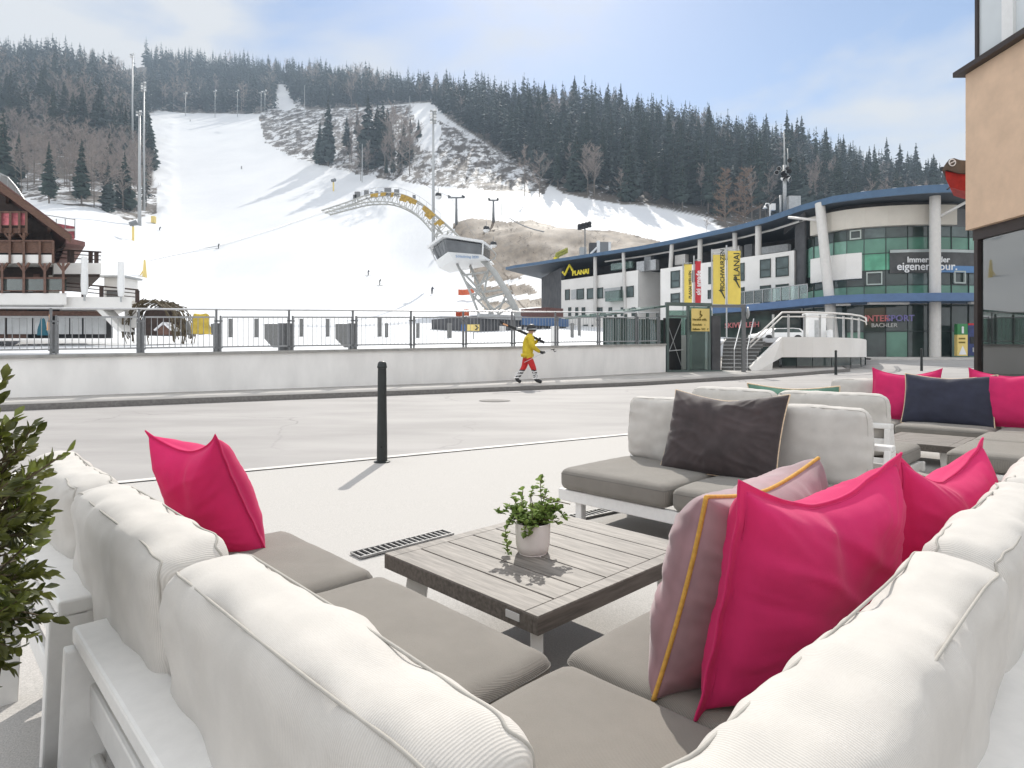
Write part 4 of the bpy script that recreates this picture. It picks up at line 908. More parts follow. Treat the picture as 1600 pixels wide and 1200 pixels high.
# glazed drum at the right end
DRUM = [(1238, 54), (1255, 50.2), (1272, 47.6), (1303, 45.9), (1323, 45.2), (1350, 44.6), (1384, 44.1), (1418, 43.8), (1450, 43.7), (1486, 43.8), (1513, 44), (1545, 44.4), (1580, 45.2), (1625, 47)]
def drum():
    rows = [(1.0, 2.9, 'gf'), (2.95, 4.85, 'gf2'), (5.45, 6.2, 'sp'), (6.24, 7.28, 'w'), (7.32, 8.5, 'hi'), (8.54, 9.6, 'sp'), (9.64, 10.36, 'w'), (11.8, 12.35, 'top')]
    rr = random.Random(3); sp = {5.45: MB(), 8.54: MB()}; top = MB()
    for i in range(len(DRUM) - 1):
        (p0, d0), (p1, d1) = DRUM[i], DRUM[i + 1]; fc = Fac.px(p0, d0, p1, d1); mul = MB(); fc.slab(mul, p0 - .45, p0 + .45, 1.0, 10.36, .003, .06)
        for z0, z1, k in rows:
            m = MB(); fc.slab(m, p0, p1, z0, z1, 0, -0.1)
            if k == 'w': o = fin(m.build('window', M['g_dark'] if rr.random() < .75 else M['g_win'], lb))
            elif k in ('gf', 'gf2'): o = fin(m.build('shop_window', M['g_dark'] if k == 'gf2' or rr.random() < 0.4 else M['g_green'], lb))
            elif k == 'top': fc.slab(top, p0, p1, z0, z1, -0.6, -0.1)
            elif k == 'hi': o = fin(m.build('window', M['g_mint'] if 1345 < p0 < 1420 else M['g_green2' if p0 < 1345 else 'g_green'], lb))
            else: sp[z0].cur = 0 if 1320 < p0 < 1500 else 1; fc.slab(sp[z0], p0, p1, z0, z1, 0, -0.1)
        fc.slab(mul, p0 + .45, p1 - .45, 2.89, 2.96, 0.003, 0.06)
        for z in (6.2, 7.28, 8.5, 9.6): fc.slab(mul, p0 + .45, p1 - .45, z - .005, z + .045, 0.003, 0.04)
        fin(mul.build('mullion', M['mull'], lb))
    for m in sp.values(): fin(m.build('spandrel_band', [M['g_green'], M['g_green2']], lb))
    fin(top.build('clerestory', M['b_dark'], lb))
    def ring(name, mt, x0, x1, z0, z1, dn, th):
        m = MB(); pts = [x0] + [p for p, d in DRUM if x0 < p < x1] + [x1]
        P = []
        for p in pts:
            i = max(j for j in range(len(DRUM) - 1) if DRUM[j][0] <= p or j == 0); fc = Fac.px(*DRUM[i], *DRUM[i + 1]); P.append((fc.at(p, 0, dn), fc.at(p, 0, dn + th)))
        for (a, b), (c, d) in zip(P[:-1], P[1:]):
            A = lambda v, z: Vector((v.x, v.y, z))
            m.quad(A(b, z0), A(d, z0), A(d, z1), A(b, z1)); m.quad(A(a, z1), A(b, z1), A(d, z1), A(c, z1)); m.quad(A(b, z0), A(a, z0), A(c, z0), A(d, z0))
        for (a, b) in (P[0], P[-1]): m.quad(*[Vector((v.x, v.y, z)) for v, z in ((a, z0), (b, z0), (b, z1), (a, z1))])
        return fin(m.build(name, mt, lb))
    ring('cream_band', M['b_cream'], 1268, 1488, 10.4, 11.8, -0.05, 0.45)
    ring('cream_balcony_panel', M['b_white'], 1272, 1347, 6.75, 8.6, 0.02, 0.35)
    # opened casements
    for i, x0, x1, z0, z1 in ((5, 1353, 1378, 6.25, 7.2), (9, 1488, 1506, 6.3, 7.2), (4, 1328, 1346, 9.62, 10.3)):
        fc = Fac.px(*DRUM[i], *DRUM[i + 1]); m = MB()
        for a, b, c, d in ((x0, x0 + 2, z0, z1), (x1 - 2, x1, z0, z1), (x0 + 2, x1 - 2, z0, z0 + .1), (x0 + 2, x1 - 2, z1 - .1, z1)): fc.slab(m, a, b, c, d, 0.07, 0.1)
        fin(m.build('casement_frame', M['wframe'], lb))
    # curved banner across the middle storey
    bn = ring('banner', M['ban_dark'], 1389, 1600, 7.06, 8.72, 0.10, 0.04)
    fcb = Fac.px(1418, 43.8, 1486, 43.75)
    def ring2(x0, x1, z0, z1, mt):
        m = MB(); fc = fcb; pts = []
        o = ring('banner_print', mt, x0, x1, z0, z1, 0.145, 0.02); o.parent = bn; return o
    ring2(1389.5, 1599, 8.5, 8.70, M['ban_pale']); ring2(1466, 1599, 7.08, 7.55, M['ban_blue'])
    # dark mountain outline in the pale strip
    tx = fcb.d if fcb.d.x > 0 else -fcb.d
    def ban_text(s, px, z, size, mt):
        text(s, size, mt, bn, fcb.at(px, z, 0.24), tx, (0, 0, 1), 'banner_lettering', 0.01, bold=0.012)
    ban_text('Immer in der', 1414, 7.78, 0.56, M['ban_white']); ban_text('eigenen Spur.', 1398, 7.24, 0.78, M['ban_white'])
    ban_text('aaa', 1411, 8.18, 0.5, M['ban_pale']) if False else None
M['ban_dark'] = mat('banner_charcoal', (0.045, 0.045, 0.045), 0.6, 0.35, 0.6, col2=(0.10, 0.10, 0.10))
M['ban_pale'] = mat('banner_sky', (0.42, 0.46, 0.45), 0.6, 0.2, 0.4)
M['ban_blue'] = mat('banner_blue', (0.10, 0.22, 0.42), 0.6, 0.15, 0.6)
M['ban_white'] = mat('banner_white', (0.80, 0.80, 0.80), 0.6, 0)
drum()
# blue canopy between ground and first floor
CAN = [(1104, 54.5), (1160, 51.5), (1200, 49), (1250, 46), (1300, 43.4), (1350, 42.4), (1400, 41.9), (1461, 41.5), (1520, 41.5), (1570, 42), (1620, 43.5)]
def canopy():
    m = MB(); w = MB()
    for (p0, d0), (p1, d1) in zip(CAN[:-1], CAN[1:]):
        a, b = PT(p0, d0, 4.88), PT(p1, d1, 4.88)
        m.prism([a, b, b + Vector((0.3, 4, 0)), a + Vector((0.3, 4, 0))], (0, 0, 0.54))
    fin(m.build('canopy', M['b_blue2'], lb))
    for x0, x1 in ((1306, 1326), (1355, 1417), (1512, 1545)):
        w = MB(); d = np.interp((x0 + x1) / 2, [p for p, _ in CAN], [q for _, q in CAN]) + 0.9; Fac.px(x0, d, x1, d).slab(w, x0, x1, 4.74, 4.87, 0, 0.3); fin(w.build('soffit_light', M['b_white'], lb))
    # balcony balustrade left of the drum
    fb = Fac.px(1150, 52.3, 1262, 46.0); m = MB(); fb.slab(m, 1150, 1262, 5.5, 6.5, 0, 0.02); fin(m.build('glass_balustrade', M['clear'], lb))
    m = MB(); fb.slab(m, 1150, 1262, 6.5, 6.56, 0, 0.06)
    for x in range(1150, 1264, 14): fb.slab(m, x, x + 0.8, 5.45, 6.5, 0.03, 0.04)
    fin(m.build('balcony_rail', M['galv'], lb))
canopy()
for x0, y0, d0, x1, d1, r in ((930, 403, 70, 930, 70, .22), (974, 396, 67, 979, 67, .2), (1050, 386, 62, 1039, 62, .22), (1094, 378, 59.3, 1092, 59.3, .24), (1148, 366, 56, 1152, 56, .22), (1185, 352, 53, 1184, 53, .27), (1281, 310, 45.9, 1305, 44.2, .36), (1461, 290, 42.7, 1461, 42.7, .36)):
    m = MB(); a = PT(x0, d0, 12.5); b = PT(x1, d1, 1.0); m.tube([b, a], [r, r * 0.94], 16); m.build('column', M['b_col'], lb, True, 50)
m = MB(); m.tube([PT(1232, 47.8, 11.9), PT(1287, 45.6, 11.15)], 0.1, 8); m.tube([PT(1466, 42.5, 10.7), PT(1512, 42.0, 11.7)], 0.1, 8); m.build('roof_strut', M['b_col'], lb, True)
# yellow roof sign and shop lettering
def roof_sign():
    fs = Fac.px(885, 73.9, 950, 68.9); tx = fs.d if fs.d.x > 0 else -fs.d
    text('PLANAI', 0.80, M['logo_y'], lb, fs.at(896, fs.z(896, 431), 0.2), tx, (0, 0, 1), 'roof_lettering', 0.05, bold=0.02)
    text('Zentrum', 0.62, M['logo_y'], lb, fs.at(893, fs.z(893, 438), 0.3), tx, (0, 0, 1), 'roof_lettering', 0.05) if False else None
    m = MB(); P = lambda x, y: fs.at(x, fs.z(x, y), 0.25)
    m.tube([P(881.5, 425), P(884.5, 430), P(892.5, 414), P(897, 423)], 0.14, 6); m.build('roof_emblem', M['logo_y'], lb)
    fg = Fac.px(1345, 44.0, 1408, 43.6); tx = fg.d if fg.d.x > 0 else -fg.d
    text('INTER', 0.60, M['shop_red'], lb, fg.at(1347, 3.62, 0.42), tx, (0, 0, 1), 'shop_lettering', 0.03, bold=0.01)
    text('SPORT', 0.60, M['shop_blue'], lb, fg.at(1381, 3.62, 0.42), tx, (0, 0, 1), 'shop_lettering', 0.03, bold=0.01)
    text('BACHLER', 0.40, M['shop_white'], lb, fg.at(1358, 3.2, 0.35), tx, (0, 0, 1), 'shop_lettering', 0.03)
    fk = Fac.px(1130, 53.0, 1184, 50.6); tx = fk.d if fk.d.x > 0 else -fk.d
    text('SKIVERLEIH', 0.62, M['shop_red'], lb, fk.at(1133, 3.55, 0.05), tx, (0, 0, 1), 'shop_lettering', 0.03)
    m = MB(); fk.slab(m, 1104, 1250, 0.9, 4.85, -0.1, -0.1); fin(m.build('shop_front', M['g_dark'], lb))
M['shop_red'] = mat('pink_red_letter', (0.55, 0.16, 0.16), 0.5, 0); M['shop_blue'] = mat('violet_letter', (0.20, 0.18, 0.42), 0.5, 0); M['shop_white'] = mat('grey_letter', (0.5, 0.5, 0.48), 0.5, 0)
roof_sign()
# dark draped sheet at the joint of office and drum
m = MB(); fj = Fac.px(1240, 50.5, 1268, 47.2); fj.slab(m, 1241, 1256, 6.6, 12.2, 0.2, -0.15); fin(m.build('dark_screen', M['b_dark'], lb))
# ------------------------------------------------------------------ things on the roof
def ant():
    b = PT(1226, 52, 12.9); root = thing('antenna_mast', 'tall antenna mast with clustered floodlights and dishes on the blue roof', 'antenna mast', b)
    zt = lambda y: CH + (YH - y) / F * 52
    m = MB(); m.tube([b, Vector((b.x, b.y, zt(258)))], 0.16, 8); m.tube([Vector((b.x, b.y, zt(258))), Vector((b.x - 0.06, b.y, zt(205)))], [0.09, 0.05], 8); m.tube([Vector((b.x + .3, b.y, zt(280))), Vector((b.x + .25, b.y, zt(232)))], 0.04, 6); m.tube([Vector((b.x - .35, b.y, b.z)), Vector((b.x - .35, b.y, zt(305)))], 0.09, 6); m.build('pole', M['galv'], root, True)
    rr = random.Random(2)
    for k in range(13):
        p = Vector((b.x + rr.uniform(-0.75, 0.35), b.y - rr.uniform(0.1, 0.35), zt(rr.uniform(250, 292)))); d = Vector((rr.uniform(-1, 1), -0.8, -0.5)).normalized()
        l = MB(); l.tube([p - d * 0.14, p + d * 0.02, p + d * 0.10], [0.07, 0.17, 0.19], 10); l.cur = 1; l.tube([p + d * 0.101, p + d * 0.105], 0.17, 10); l.build('floodlight', [M['white'] if k % 2 else M['dark'], M['dark']], root, True, 40)
    l = MB(); l.box(b + Vector((0.75, 0, 0.85)), (1.0, 0.5, 1.7)); l.build('cabinet', M['galv'], root)
ant()
def roofcam():
    b = PT(1203, 52.4, 12.7); root = thing('camera_post', 'small white camera post with hooked lamp on the blue roof', 'camera post', b)
    m = MB(); m.tube([b, b + Vector((0, 0, 1.25))], 0.06, 8); m.tube([b + Vector((0, 0, 1.1)), b + Vector((-.1, 0, 1.4)), b + Vector((-.32, 0, 1.42)), b + Vector((-.42, 0, 1.2))], 0.05, 6); m.build('post', M['white'], root, True)
    m = MB(); m.lathe([(0.06, 0.22), (0.2, 0.0), (0.0, 0.0)], b + Vector((-.42, 0, 0.98)), 10); m.build('lamp', M['white'], root, True); m = MB(); m.box(b + Vector((.26, 0, 1.1)), (.34, .3, .55)); m.build('box', M['white'], root)
roofcam()
# ------------------------------------------------------------------ banners on poles beside the building
def flag(label, x0, x1, yt, yb, d, mt, words, size, inkm, group='flags'):
    a, b = PT(x0, d), PT(x1, d - 0.4); zt, zb = CH + (YH - yt) / F * d, CH + (YH - yb) / F * d
    root = thing('flag', label, 'flag', (a.x, a.y, gz(a.y)))
    m = MB(); m.tube([Vector((a.x - .06, a.y, gz(a.y))), Vector((a.x - .06, a.y, zt + .3))], 0.04, 8); m.tube([Vector((a.x - .06, a.y, zt + .05)), Vector((b.x, b.y, zt + .02))], 0.02, 6); m.build('pole', M['galv'], root, True)
    m = MB(); n, k = 6, 24
    for j in range(k + 1):
        for i in range(n + 1):
            s, t = i / n, j / k; m.v.append((a.x + (b.x - a.x) * s, a.y + (b.y - a.y) * s + 0.05 * math.sin(t * 7 + s * 3) * s, zb + (zt - zb) * t - 0.06 * s))
    for j in range(k):
        for i in range(n): q = j * (n + 1) + i; m.f.append([q, q + 1, q + n + 2, q + n + 1]); m.m.append(0)
    m.build('cloth', mt, root, True)
    w_ = abs(b.x - a.x)
    for s, px_, zz, sz, mk in words:
        text(s, sz, mk, root, Vector((a.x + w_ * px_, a.y - 0.5, zb + (zt - zb) * zz)), (0, 0, 1), (-1, 0, 0), 'flag_lettering', 0.004, bold=0.008)
    return root, a, b, zb, zt
def tick(root, p, s):                       # the tick-shaped peak emblem
    m = MB(); P = lambda x, z: p + Vector((x * s, 0, z * s)); m.prism([P(-.5, .35), P(-.1, -.1), P(.4, -1.0), P(.5, -.85), P(.0, .25), P(-.2, 1.0), P(-.25, .45), P(-.45, .2)], (0, 0.01, 0)); fin(m.build('emblem', M['ink'], root))
r_, a, b, zb, zt = flag('tall yellow flag lettered PLANAI, the rightmost of the row of flags', 1137, 1157, 392, 475, 33, M['f_yellow'], [('PLANAI', 0.83, 0.42, 0.44, M['ink'])], .4, 0)
tick(r_, Vector((a.x + .30, a.y - .5, zb + (zt - zb) * .40)), 0.35)
r_, a, b, zb, zt = flag('tall yellow flag lettered HOCHWURZEN, left of the PLANAI flag', 1114, 1133, 398, 475, 33.6, M['f_yellow'], [('HOCHWURZEN', 0.85, 0.24, 0.31, M['ink'])], .4, 0)
tick(r_, Vector((a.x + .32, a.y - .5, zb + (zt - zb) * .22)), 0.35)
flag('narrow red white and blue flag left of the two tall yellow flags', 1086, 1095, 408, 473, 34.4, M['f_red'], [('ski amade', 0.75, 0.16, 0.34, M['ban_white'])], .3, 0)
r_, a, b, zb, zt = flag('yellow flag lettered PLANAI WELLEN, leftmost of the row of flags', 1069, 1081, 413, 474, 35, M['f_yellow'], [('PLANAI WELLEN', 0.82, 0.10, 0.21, M['ink'])], .3, 0)
# ------------------------------------------------------------------ glass lift shelter at the end of the wall
def shelter():
    root = thing('glass_shelter', 'green framed glass lift shelter with dark doorway at the end of the white wall', 'shelter', PT(1080, 25.6, 0.45))
    fr = Fac.px(1041, 25.3, 1126, 25.9); zb = gz(25.6) + 0.12; zt = CH + 78 / F * 25.5
    m = MB()
    for x in (1042, 1074, 1107): fr.slab(m, x, x + 3.5, zb, zt, 0, -0.1)
    fr.slab(m, 1041, 1112, zt, zt + 0.14, 0.02, -0.14); fr.slab(m, 1041, 1126, zb - 0.01, zb + 0.06, 0.12, -0.3); fr.slab(m, 1045.5, 1074, CH + 60 / F * 25.5, CH + 63 / F * 25.5, 0, -0.08)
    fin(m.build('front_frame', M['darkgreen'], root))
    m = MB(); fr.slab(m, 1046, 1074, zb + .06, CH + 60 / F * 25.5, -0.5, -0.05); fin(m.build('doorway', M['dark'], root))
    m = MB(); m.tube([fr.at(1047, CH + 55 / F * 25.5, -.3), fr.at(1072, zb + .1, -.3)], 0.015, 5); m.tube([fr.at(1071, CH + 58 / F * 25.5, -.3), fr.at(1046, zb + .5, -.3)], 0.015, 5); m.tube([fr.at(1046, zb + .85, -.2), fr.at(1070, zb + .9, -.2)], 0.02, 5); m.build('door_brace', M['galv'], root)
    m = MB(); fr.slab(m, 1078, 1107, zb + .08, zt - .02, -0.03, -0.02); fin(m.build('glass_pane', M['greenclear'], root))
    m = MB(); fr.slab(m, 1113, 1126, zb, CH + 63 / F * 25.7, 0.0, -2.2); fin(m.build('dark_pier', M['b_dark'], root))
    m = MB(); fr.slab(m, 1079, 1105, zb + .06, zb + 1.55, -1.2, -0.1); fin(m.build('inner_parapet', M['b_white'], root))
    # low glazed wing running back along the wall top behind the railing
    a = wp(s_of(945), 0.55); b = wp(s_of(1041), 0.55); sd_ = Fac((a.x, a.y), (b.x, b.y)); m = MB(); g = MB(); rf = MB()
    for x in (946, 962, 978, 994, 1012, 1028): z0 = 1.5; sd_.slab(m, x, x + 2.2, z0, CH + (YH - (492 - (x - 946) * .10)) / F * 24, 0, -0.1)
    fin(m.build('wing_posts', M['darkgreen'], root))
    sd_.slab(g, 944, 1041, 1.5, CH + 62 / F * 23.5, -0.05, -0.02); fin(g.build('glass_pane', M['greenclear'], root))
    A, B = sd_.at(940, CH + 64 / F * 23, 0.15), sd_.at(1041, zt, 0.15); A2, B2 = A + WN * 2.4, B + WN * 2.4
    rf.prism([A, B, B2, A2], (0, 0, 0.08)); fin(rf.build('glass_roof', M['greenclear'], root))
    g = MB(); fb = Fac.px(1041, 28, 1112, 28); fb.slab(g, 1041, 1112, zb, zt, 0, -0.02); fin(g.build('glass_pane', M['greenclear'], root))
    # gate frame to the right
    m = MB(); gf = Fac.px(1112, 25.4, 1164, 25.4); zq = CH + 80 / F * 25.4; gf.slab(m, 1112, 1164, zq - .12, zq, 0.1, -0.12); gf.slab(m, 1158.5, 1164, gz(25.4) + .12, zq - .12, 0.1, -0.12); fin(m.build('gate_frame', M['steel'], root))
    sg = thing('information_sign', 'yellow information sign on the glass shelter with small skier pictogram', 'sign', fr.at(1093, 2.6, 0.1))
    m = MB(); fr.slab(m, 1079, 1107, CH + 38.5 / F * 25.5, CH + 74 / F * 25.5, 0.05, 0.03); fin(m.build('board', M['sign_y'], sg))
    tx = fr.d if fr.d.x > 0 else -fr.d
    for s, y, sz in (('Herzlich willk.', 500.5, .115), ('Kasse/Info    i', 508.5, .105), ('Seilbahn  WC   P', 515.5, .105)): text(s, sz, M['olive'], sg, fr.at(1080.3, CH + (YH - y) / F * 25.5, 0.10), tx, (0, 0, 1), 'sign_lettering', 0.004, bold=0.004)
    m = MB(); Pq = lambda x, y: fr.at(x, CH + (YH - y) / F * 25.45, 0.10)
    m.tube([Pq(1092.5, 487), Pq(1092, 491), Pq(1094.5, 493.5), Pq(1091, 496.5)], 0.022, 5); m.tube([Pq(1092, 490), Pq(1095.5, 492.5)], 0.018, 5); m.lathe([(0, -.03), (.04, 0), (0, .03)], Pq(1092.6, 486), 8); m.build('pictogram', M['olive'], sg)
    ms_ = thing('traffic_mirror', 'round convex mirror seen from the side on the steel gate post', 'mirror', PT(1167, 25.2, 2.8))
    m = MB(); c = PT(1168, 25.2, CH + 67 / F * 25.2); ax = Vector((1, -.25, 0)).normalized()
    m.tube([c - ax * .02, c + ax * .02, c + ax * .07], [.24, .25, .12], 16); m.build('mirror_disc', M['galv'], ms_, True, 40); m = MB(); m.tube([c, PT(1161, 25.4, CH + 67 / F * 25.2)], .02, 6); m.build('bracket', M['steel'], ms_)
shelter()
# ------------------------------------------------------------------ stairs and raised terrace
def terrace():
    root = thing('raised_terrace', 'white curved raised terrace with steps between shelter and glass building', 'terrace', PT(1240, 29, 0.5))
    z0 = gz(26) + 0.12; zt = 2.02; a, b = PT(1127, 26.6), PT(1172, 26.3); n = 9
    up = (PT(1140, 31) - PT(1135, 26.6)); up.z = 0; up = up.normalized()
    for i in range(n):
        m = MB(); A = a + up * 0.34 * i; B = b + up * 0.34 * i + Vector((0.10 * i, 0, 0)); h = (zt - z0) / n
        m.prism([Vector((A.x, A.y, z0 + h * i)), Vector((B.x, B.y, z0 + h * i)), Vector((B.x, B.y, z0 + h * (i + 1))), Vector((A.x, A.y, z0 + h * (i + 1)))], up * (0.34 * (n - i) + 1)); fin(m.build('step', M['stone'], root)); ns = MB(); ns.prism([Vector((q.x, q.y, z0 + h * (i + 1) + dz_)) - up * .03 for q, dz_ in ((A, -.035), (B, -.035), (B, .006), (A, .006))], up * .10); fin(ns.build('step_nosing', M['galv'], root))
    # sloping string wall and the parapet
    P = [(1200, 27.6), (1222, 27.6), (1245, 27.5), (1270, 27.6), (1300, 28.1), (1330, 29.0), (1346, 30.2), (1353, 31.8), (1354, 34.5)]
    m = MB(); base = MB(); glz = MB()
    for (p, d), (q, e) in zip(P[1:-1], P[2:]):
        u, v = PT(p, d), PT(q, e); w = Vector((0, 0.35, 0))
        m.prism([Vector((u.x, u.y, 1.12)), Vector((v.x, v.y, 1.12)), Vector((v.x, v.y, zt)), Vector((u.x, u.y, zt))], w)
        u2, v2 = PT(p, d + 0.9), PT(q - 1, e + 0.9); base.prism([Vector((u2.x, u2.y, 0.3)), Vector((v2.x, v2.y, 0.3)), Vector((v2.x, v2.y, 0.72)), Vector((u2.x, u2.y, 0.72))], w); glz.prism([Vector((u2.x, u2.y, 0.72)), Vector((v2.x, v2.y, 0.72)), Vector((v2.x, v2.y, 1.2)), Vector((u2.x, u2.y, 1.2))], w)
    u, v, w_, x_ = PT(1171, 26.2), PT(1178, 26.2), PT(1222, 27.6), PT(1215, 27.55)
    q1 = PT(1206, 26.9)
    m.prism([Vector((v.x, v.y, z0 - .1)), Vector((q1.x, q1.y, z0 - .1)), Vector((q1.x + .05, q1.y, 0.9)), Vector((w_.x, w_.y, 1.12)), Vector((w_.x, w_.y, zt)), Vector((u.x, u.y, z0 + 0.12))], Vector((0.02, 0.32, 0)))
    fin(m.build('parapet', M['b_white'], root)); fin(base.build('plinth', M['stone'], root)); fin(glz.build('basement_window', M['g_win'], root))
    fl = MB(); top = [PT(p, d + .3, zt - .03) for p, d in P[1:]] + [PT(1350, 40, zt - .03), PT(1130, 40, zt - .03), PT(1132, 31, zt - .03)]
    fl.prism(top[::-1], (0, 0, -0.2)); fin(fl.build('deck', M['snowcap'], root))
    pts = [PT(p, d + .2, 0) for p, d in P[1:]]; hr = MB(); hr.tube([Vector((u.x + .1, u.y + .2, z0 + 1.2))] + [q + Vector((0, 0, zt + 1.12)) for q in pts], 0.04, 8); hr.tube([Vector((u.x + .1, u.y + .2, z0 + 1.0))] + [q + Vector((0, 0, zt + .92)) for q in pts], 0.03, 8); hr.tube([PT(1126, 26.4, z0 + 1.1), PT(1134, 26.6, z0 + 1.35)], .03, 6); hr.build('handrail', M['b_white'], root, True)
    for p in (1208, 1232, 1257, 1281, 1303, 1318, 1331, 1342):
        d = np.interp(p, [x for x, _ in P], [y for _, y in P]) + .2; c = PT(p, d, zt + .5); o = MB(); o.box(c, (0.09, 0.05, 1.05)); o.build('rail_post', M['galv'], root)
    for k in (1, 2):
        s = MB(); A = a.lerp(b, k * 0.45); s.tube([Vector((A.x, A.y, z0 + .9)), Vector((A.x, A.y, z0 + .9)) + up * 2.9 + Vector((.3, 0, zt - z0))], 0.025, 6); s.tube([Vector((A.x, A.y, z0)), Vector((A.x, A.y, z0 + .92))], .02, 6); s.build('stair_rail', M['lightmetal'], root)
M['snowcap'] = mat('trodden_snow', (0.80, 0.80, 0.81), 0.8, 0.05, 2, 0.2, 10)
terrace()
def simple_car(label, c, rz, mt, L_=4.3):
    root = thing('parked_car', label, 'car', c, rz); m = MB(); w = 0.86
    prof = [(-.5, .30), (-.49, .62), (-.40, .78), (-.30, .84), (-.16, 1.36), (.20, 1.42), (.36, 1.36), (.47, .92), (.5, .60), (.49, .30)]
    m.prism([Vector((x * L_, -w, z)) for x, z in prof], (0, 2 * w, 0)); o = fin(m.build('body', mt, root, local=True))
    m = MB(); 
    for s in (-1, 1): m.prism([Vector((x * L_, s * (w + .003), z)) for x, z in ((-.27, .88), (-.16, 1.28), (.20, 1.34), (.33, 1.28), (.40, .92))], (0, s * 0.01, 0))
    fin(m.build('window', M['g_dark'], root, local=True))
    for x in (-.31, .31):
        for s in (-1, 1):
            t = MB(); t.tube([Vector((x * L_, s * (w - .18), .31)), Vector((x * L_, s * (w + .02), .31))], .31, 18); t.build('wheel', M['dark'], root, True, 40, local=True)
    return root
simple_car('low white vehicle on the raised terrace behind its railing', PT(1214, 33, 2.0), 0.15, M['white'], 3.9).scale = (0.68, 0.7, 0.46)
def gear():
    b = PT(1273, 33.0, 2.0); root = thing('white_cabinet', 'tall white winter cabinet standing on the terrace right of the parked car', 'cabinet', b)
    m = MB(); m.rbox(b + Vector((0, 0, .68)), (.95, .6, 1.36), None, .04); m.build('body', M['white'], root); m = MB(); m.rbox(b + Vector((0, 0, 1.40)), (1.05, .7, .1), None, .02); m.build('lid', M['white'], root); m = MB(); m.box(b + Vector((0, -.302, .62)), (.32, .01, .9)); m.build('door', M['galv'], root)
    b = PT(1297, 32.5, 2.0); root = thing('white_bin', 'small white bin on the terrace between cabinet and rail end', 'bin', b)
    m = MB(); m.lathe([(0, 0), (.17, 0), (.19, .5), (.2, .52), (.0, .55)], b, 14); m.build('body', M['white'], root, True, 40)
gear()
# information totem and blue machine before the glass building
def totem():
    c = PT(1504, 42.2, 1.0); root = thing('information_totem', 'green and yellow information totem with a white i before the glass building', 'totem', c)
    fa = Fac.px(1490, 42.2, 1520, 42.2); z = lambda y: CH + (YH - y) / F * 42.2
    m = MB(); fa.slab(m, 1496, 1512, z(556), z(523), 0, -.3); fin(m.build('yellow_panel', M['sign_y'], root)); m = MB(); fa.slab(m, 1496, 1512, z(523), z(506), .002, -.3); fin(m.build('green_panel', M['g_sign'], root))
    text('i', .62, M['ban_white'], root, fa.at(1502.5, z(520), .02), (1, 0, 0), (0, 0, 1), 'letter', .01, bold=.04)
    for y in (529, 535): m = MB(); fa.slab(m, 1498, 1508, z(y + 1.2), z(y - 1.2), .004, .01); fin(m.build('text_line', M['olive'], root))
    m = MB(); m.prism([fa.at(1498, z(554), .01), fa.at(1510, z(554), .01), fa.at(1504, z(540), .01)], (0, -.01, 0)); fin(m.build('white_peak', M['ban_white'], root))
    c = PT(1524, 42.4, 1.0); root = thing('blue_vending_machine', 'dark blue vending machine right of the information totem', 'machine', c)
    m = MB(); fa.slab(m, 1516, 1532, z(556), z(506), -.2, -.6); fin(m.build('body', M['m_blue'], root)); m = MB(); fa.slab(m, 1516, 1532, z(508), z(505), -.195, -.02); fin(m.build('red_header', M['f_red'], root)); m = MB(); fa.slab(m, 1519, 1529, z(537), z(526), -.195, .03); fin(m.build('screen', M['dark'], root)); m = MB(); fa.slab(m, 1523, 1530, z(550), z(543), -.195, .03); fin(m.build('tray', M['galv'], root))
M['g_sign'] = mat('green_sign', (0.04, 0.22, 0.07), 0.5, 0.03, 5); M['m_blue'] = mat('machine_blue', (0.02, 0.035, 0.14), 0.4, 0.4, 2)
totem()
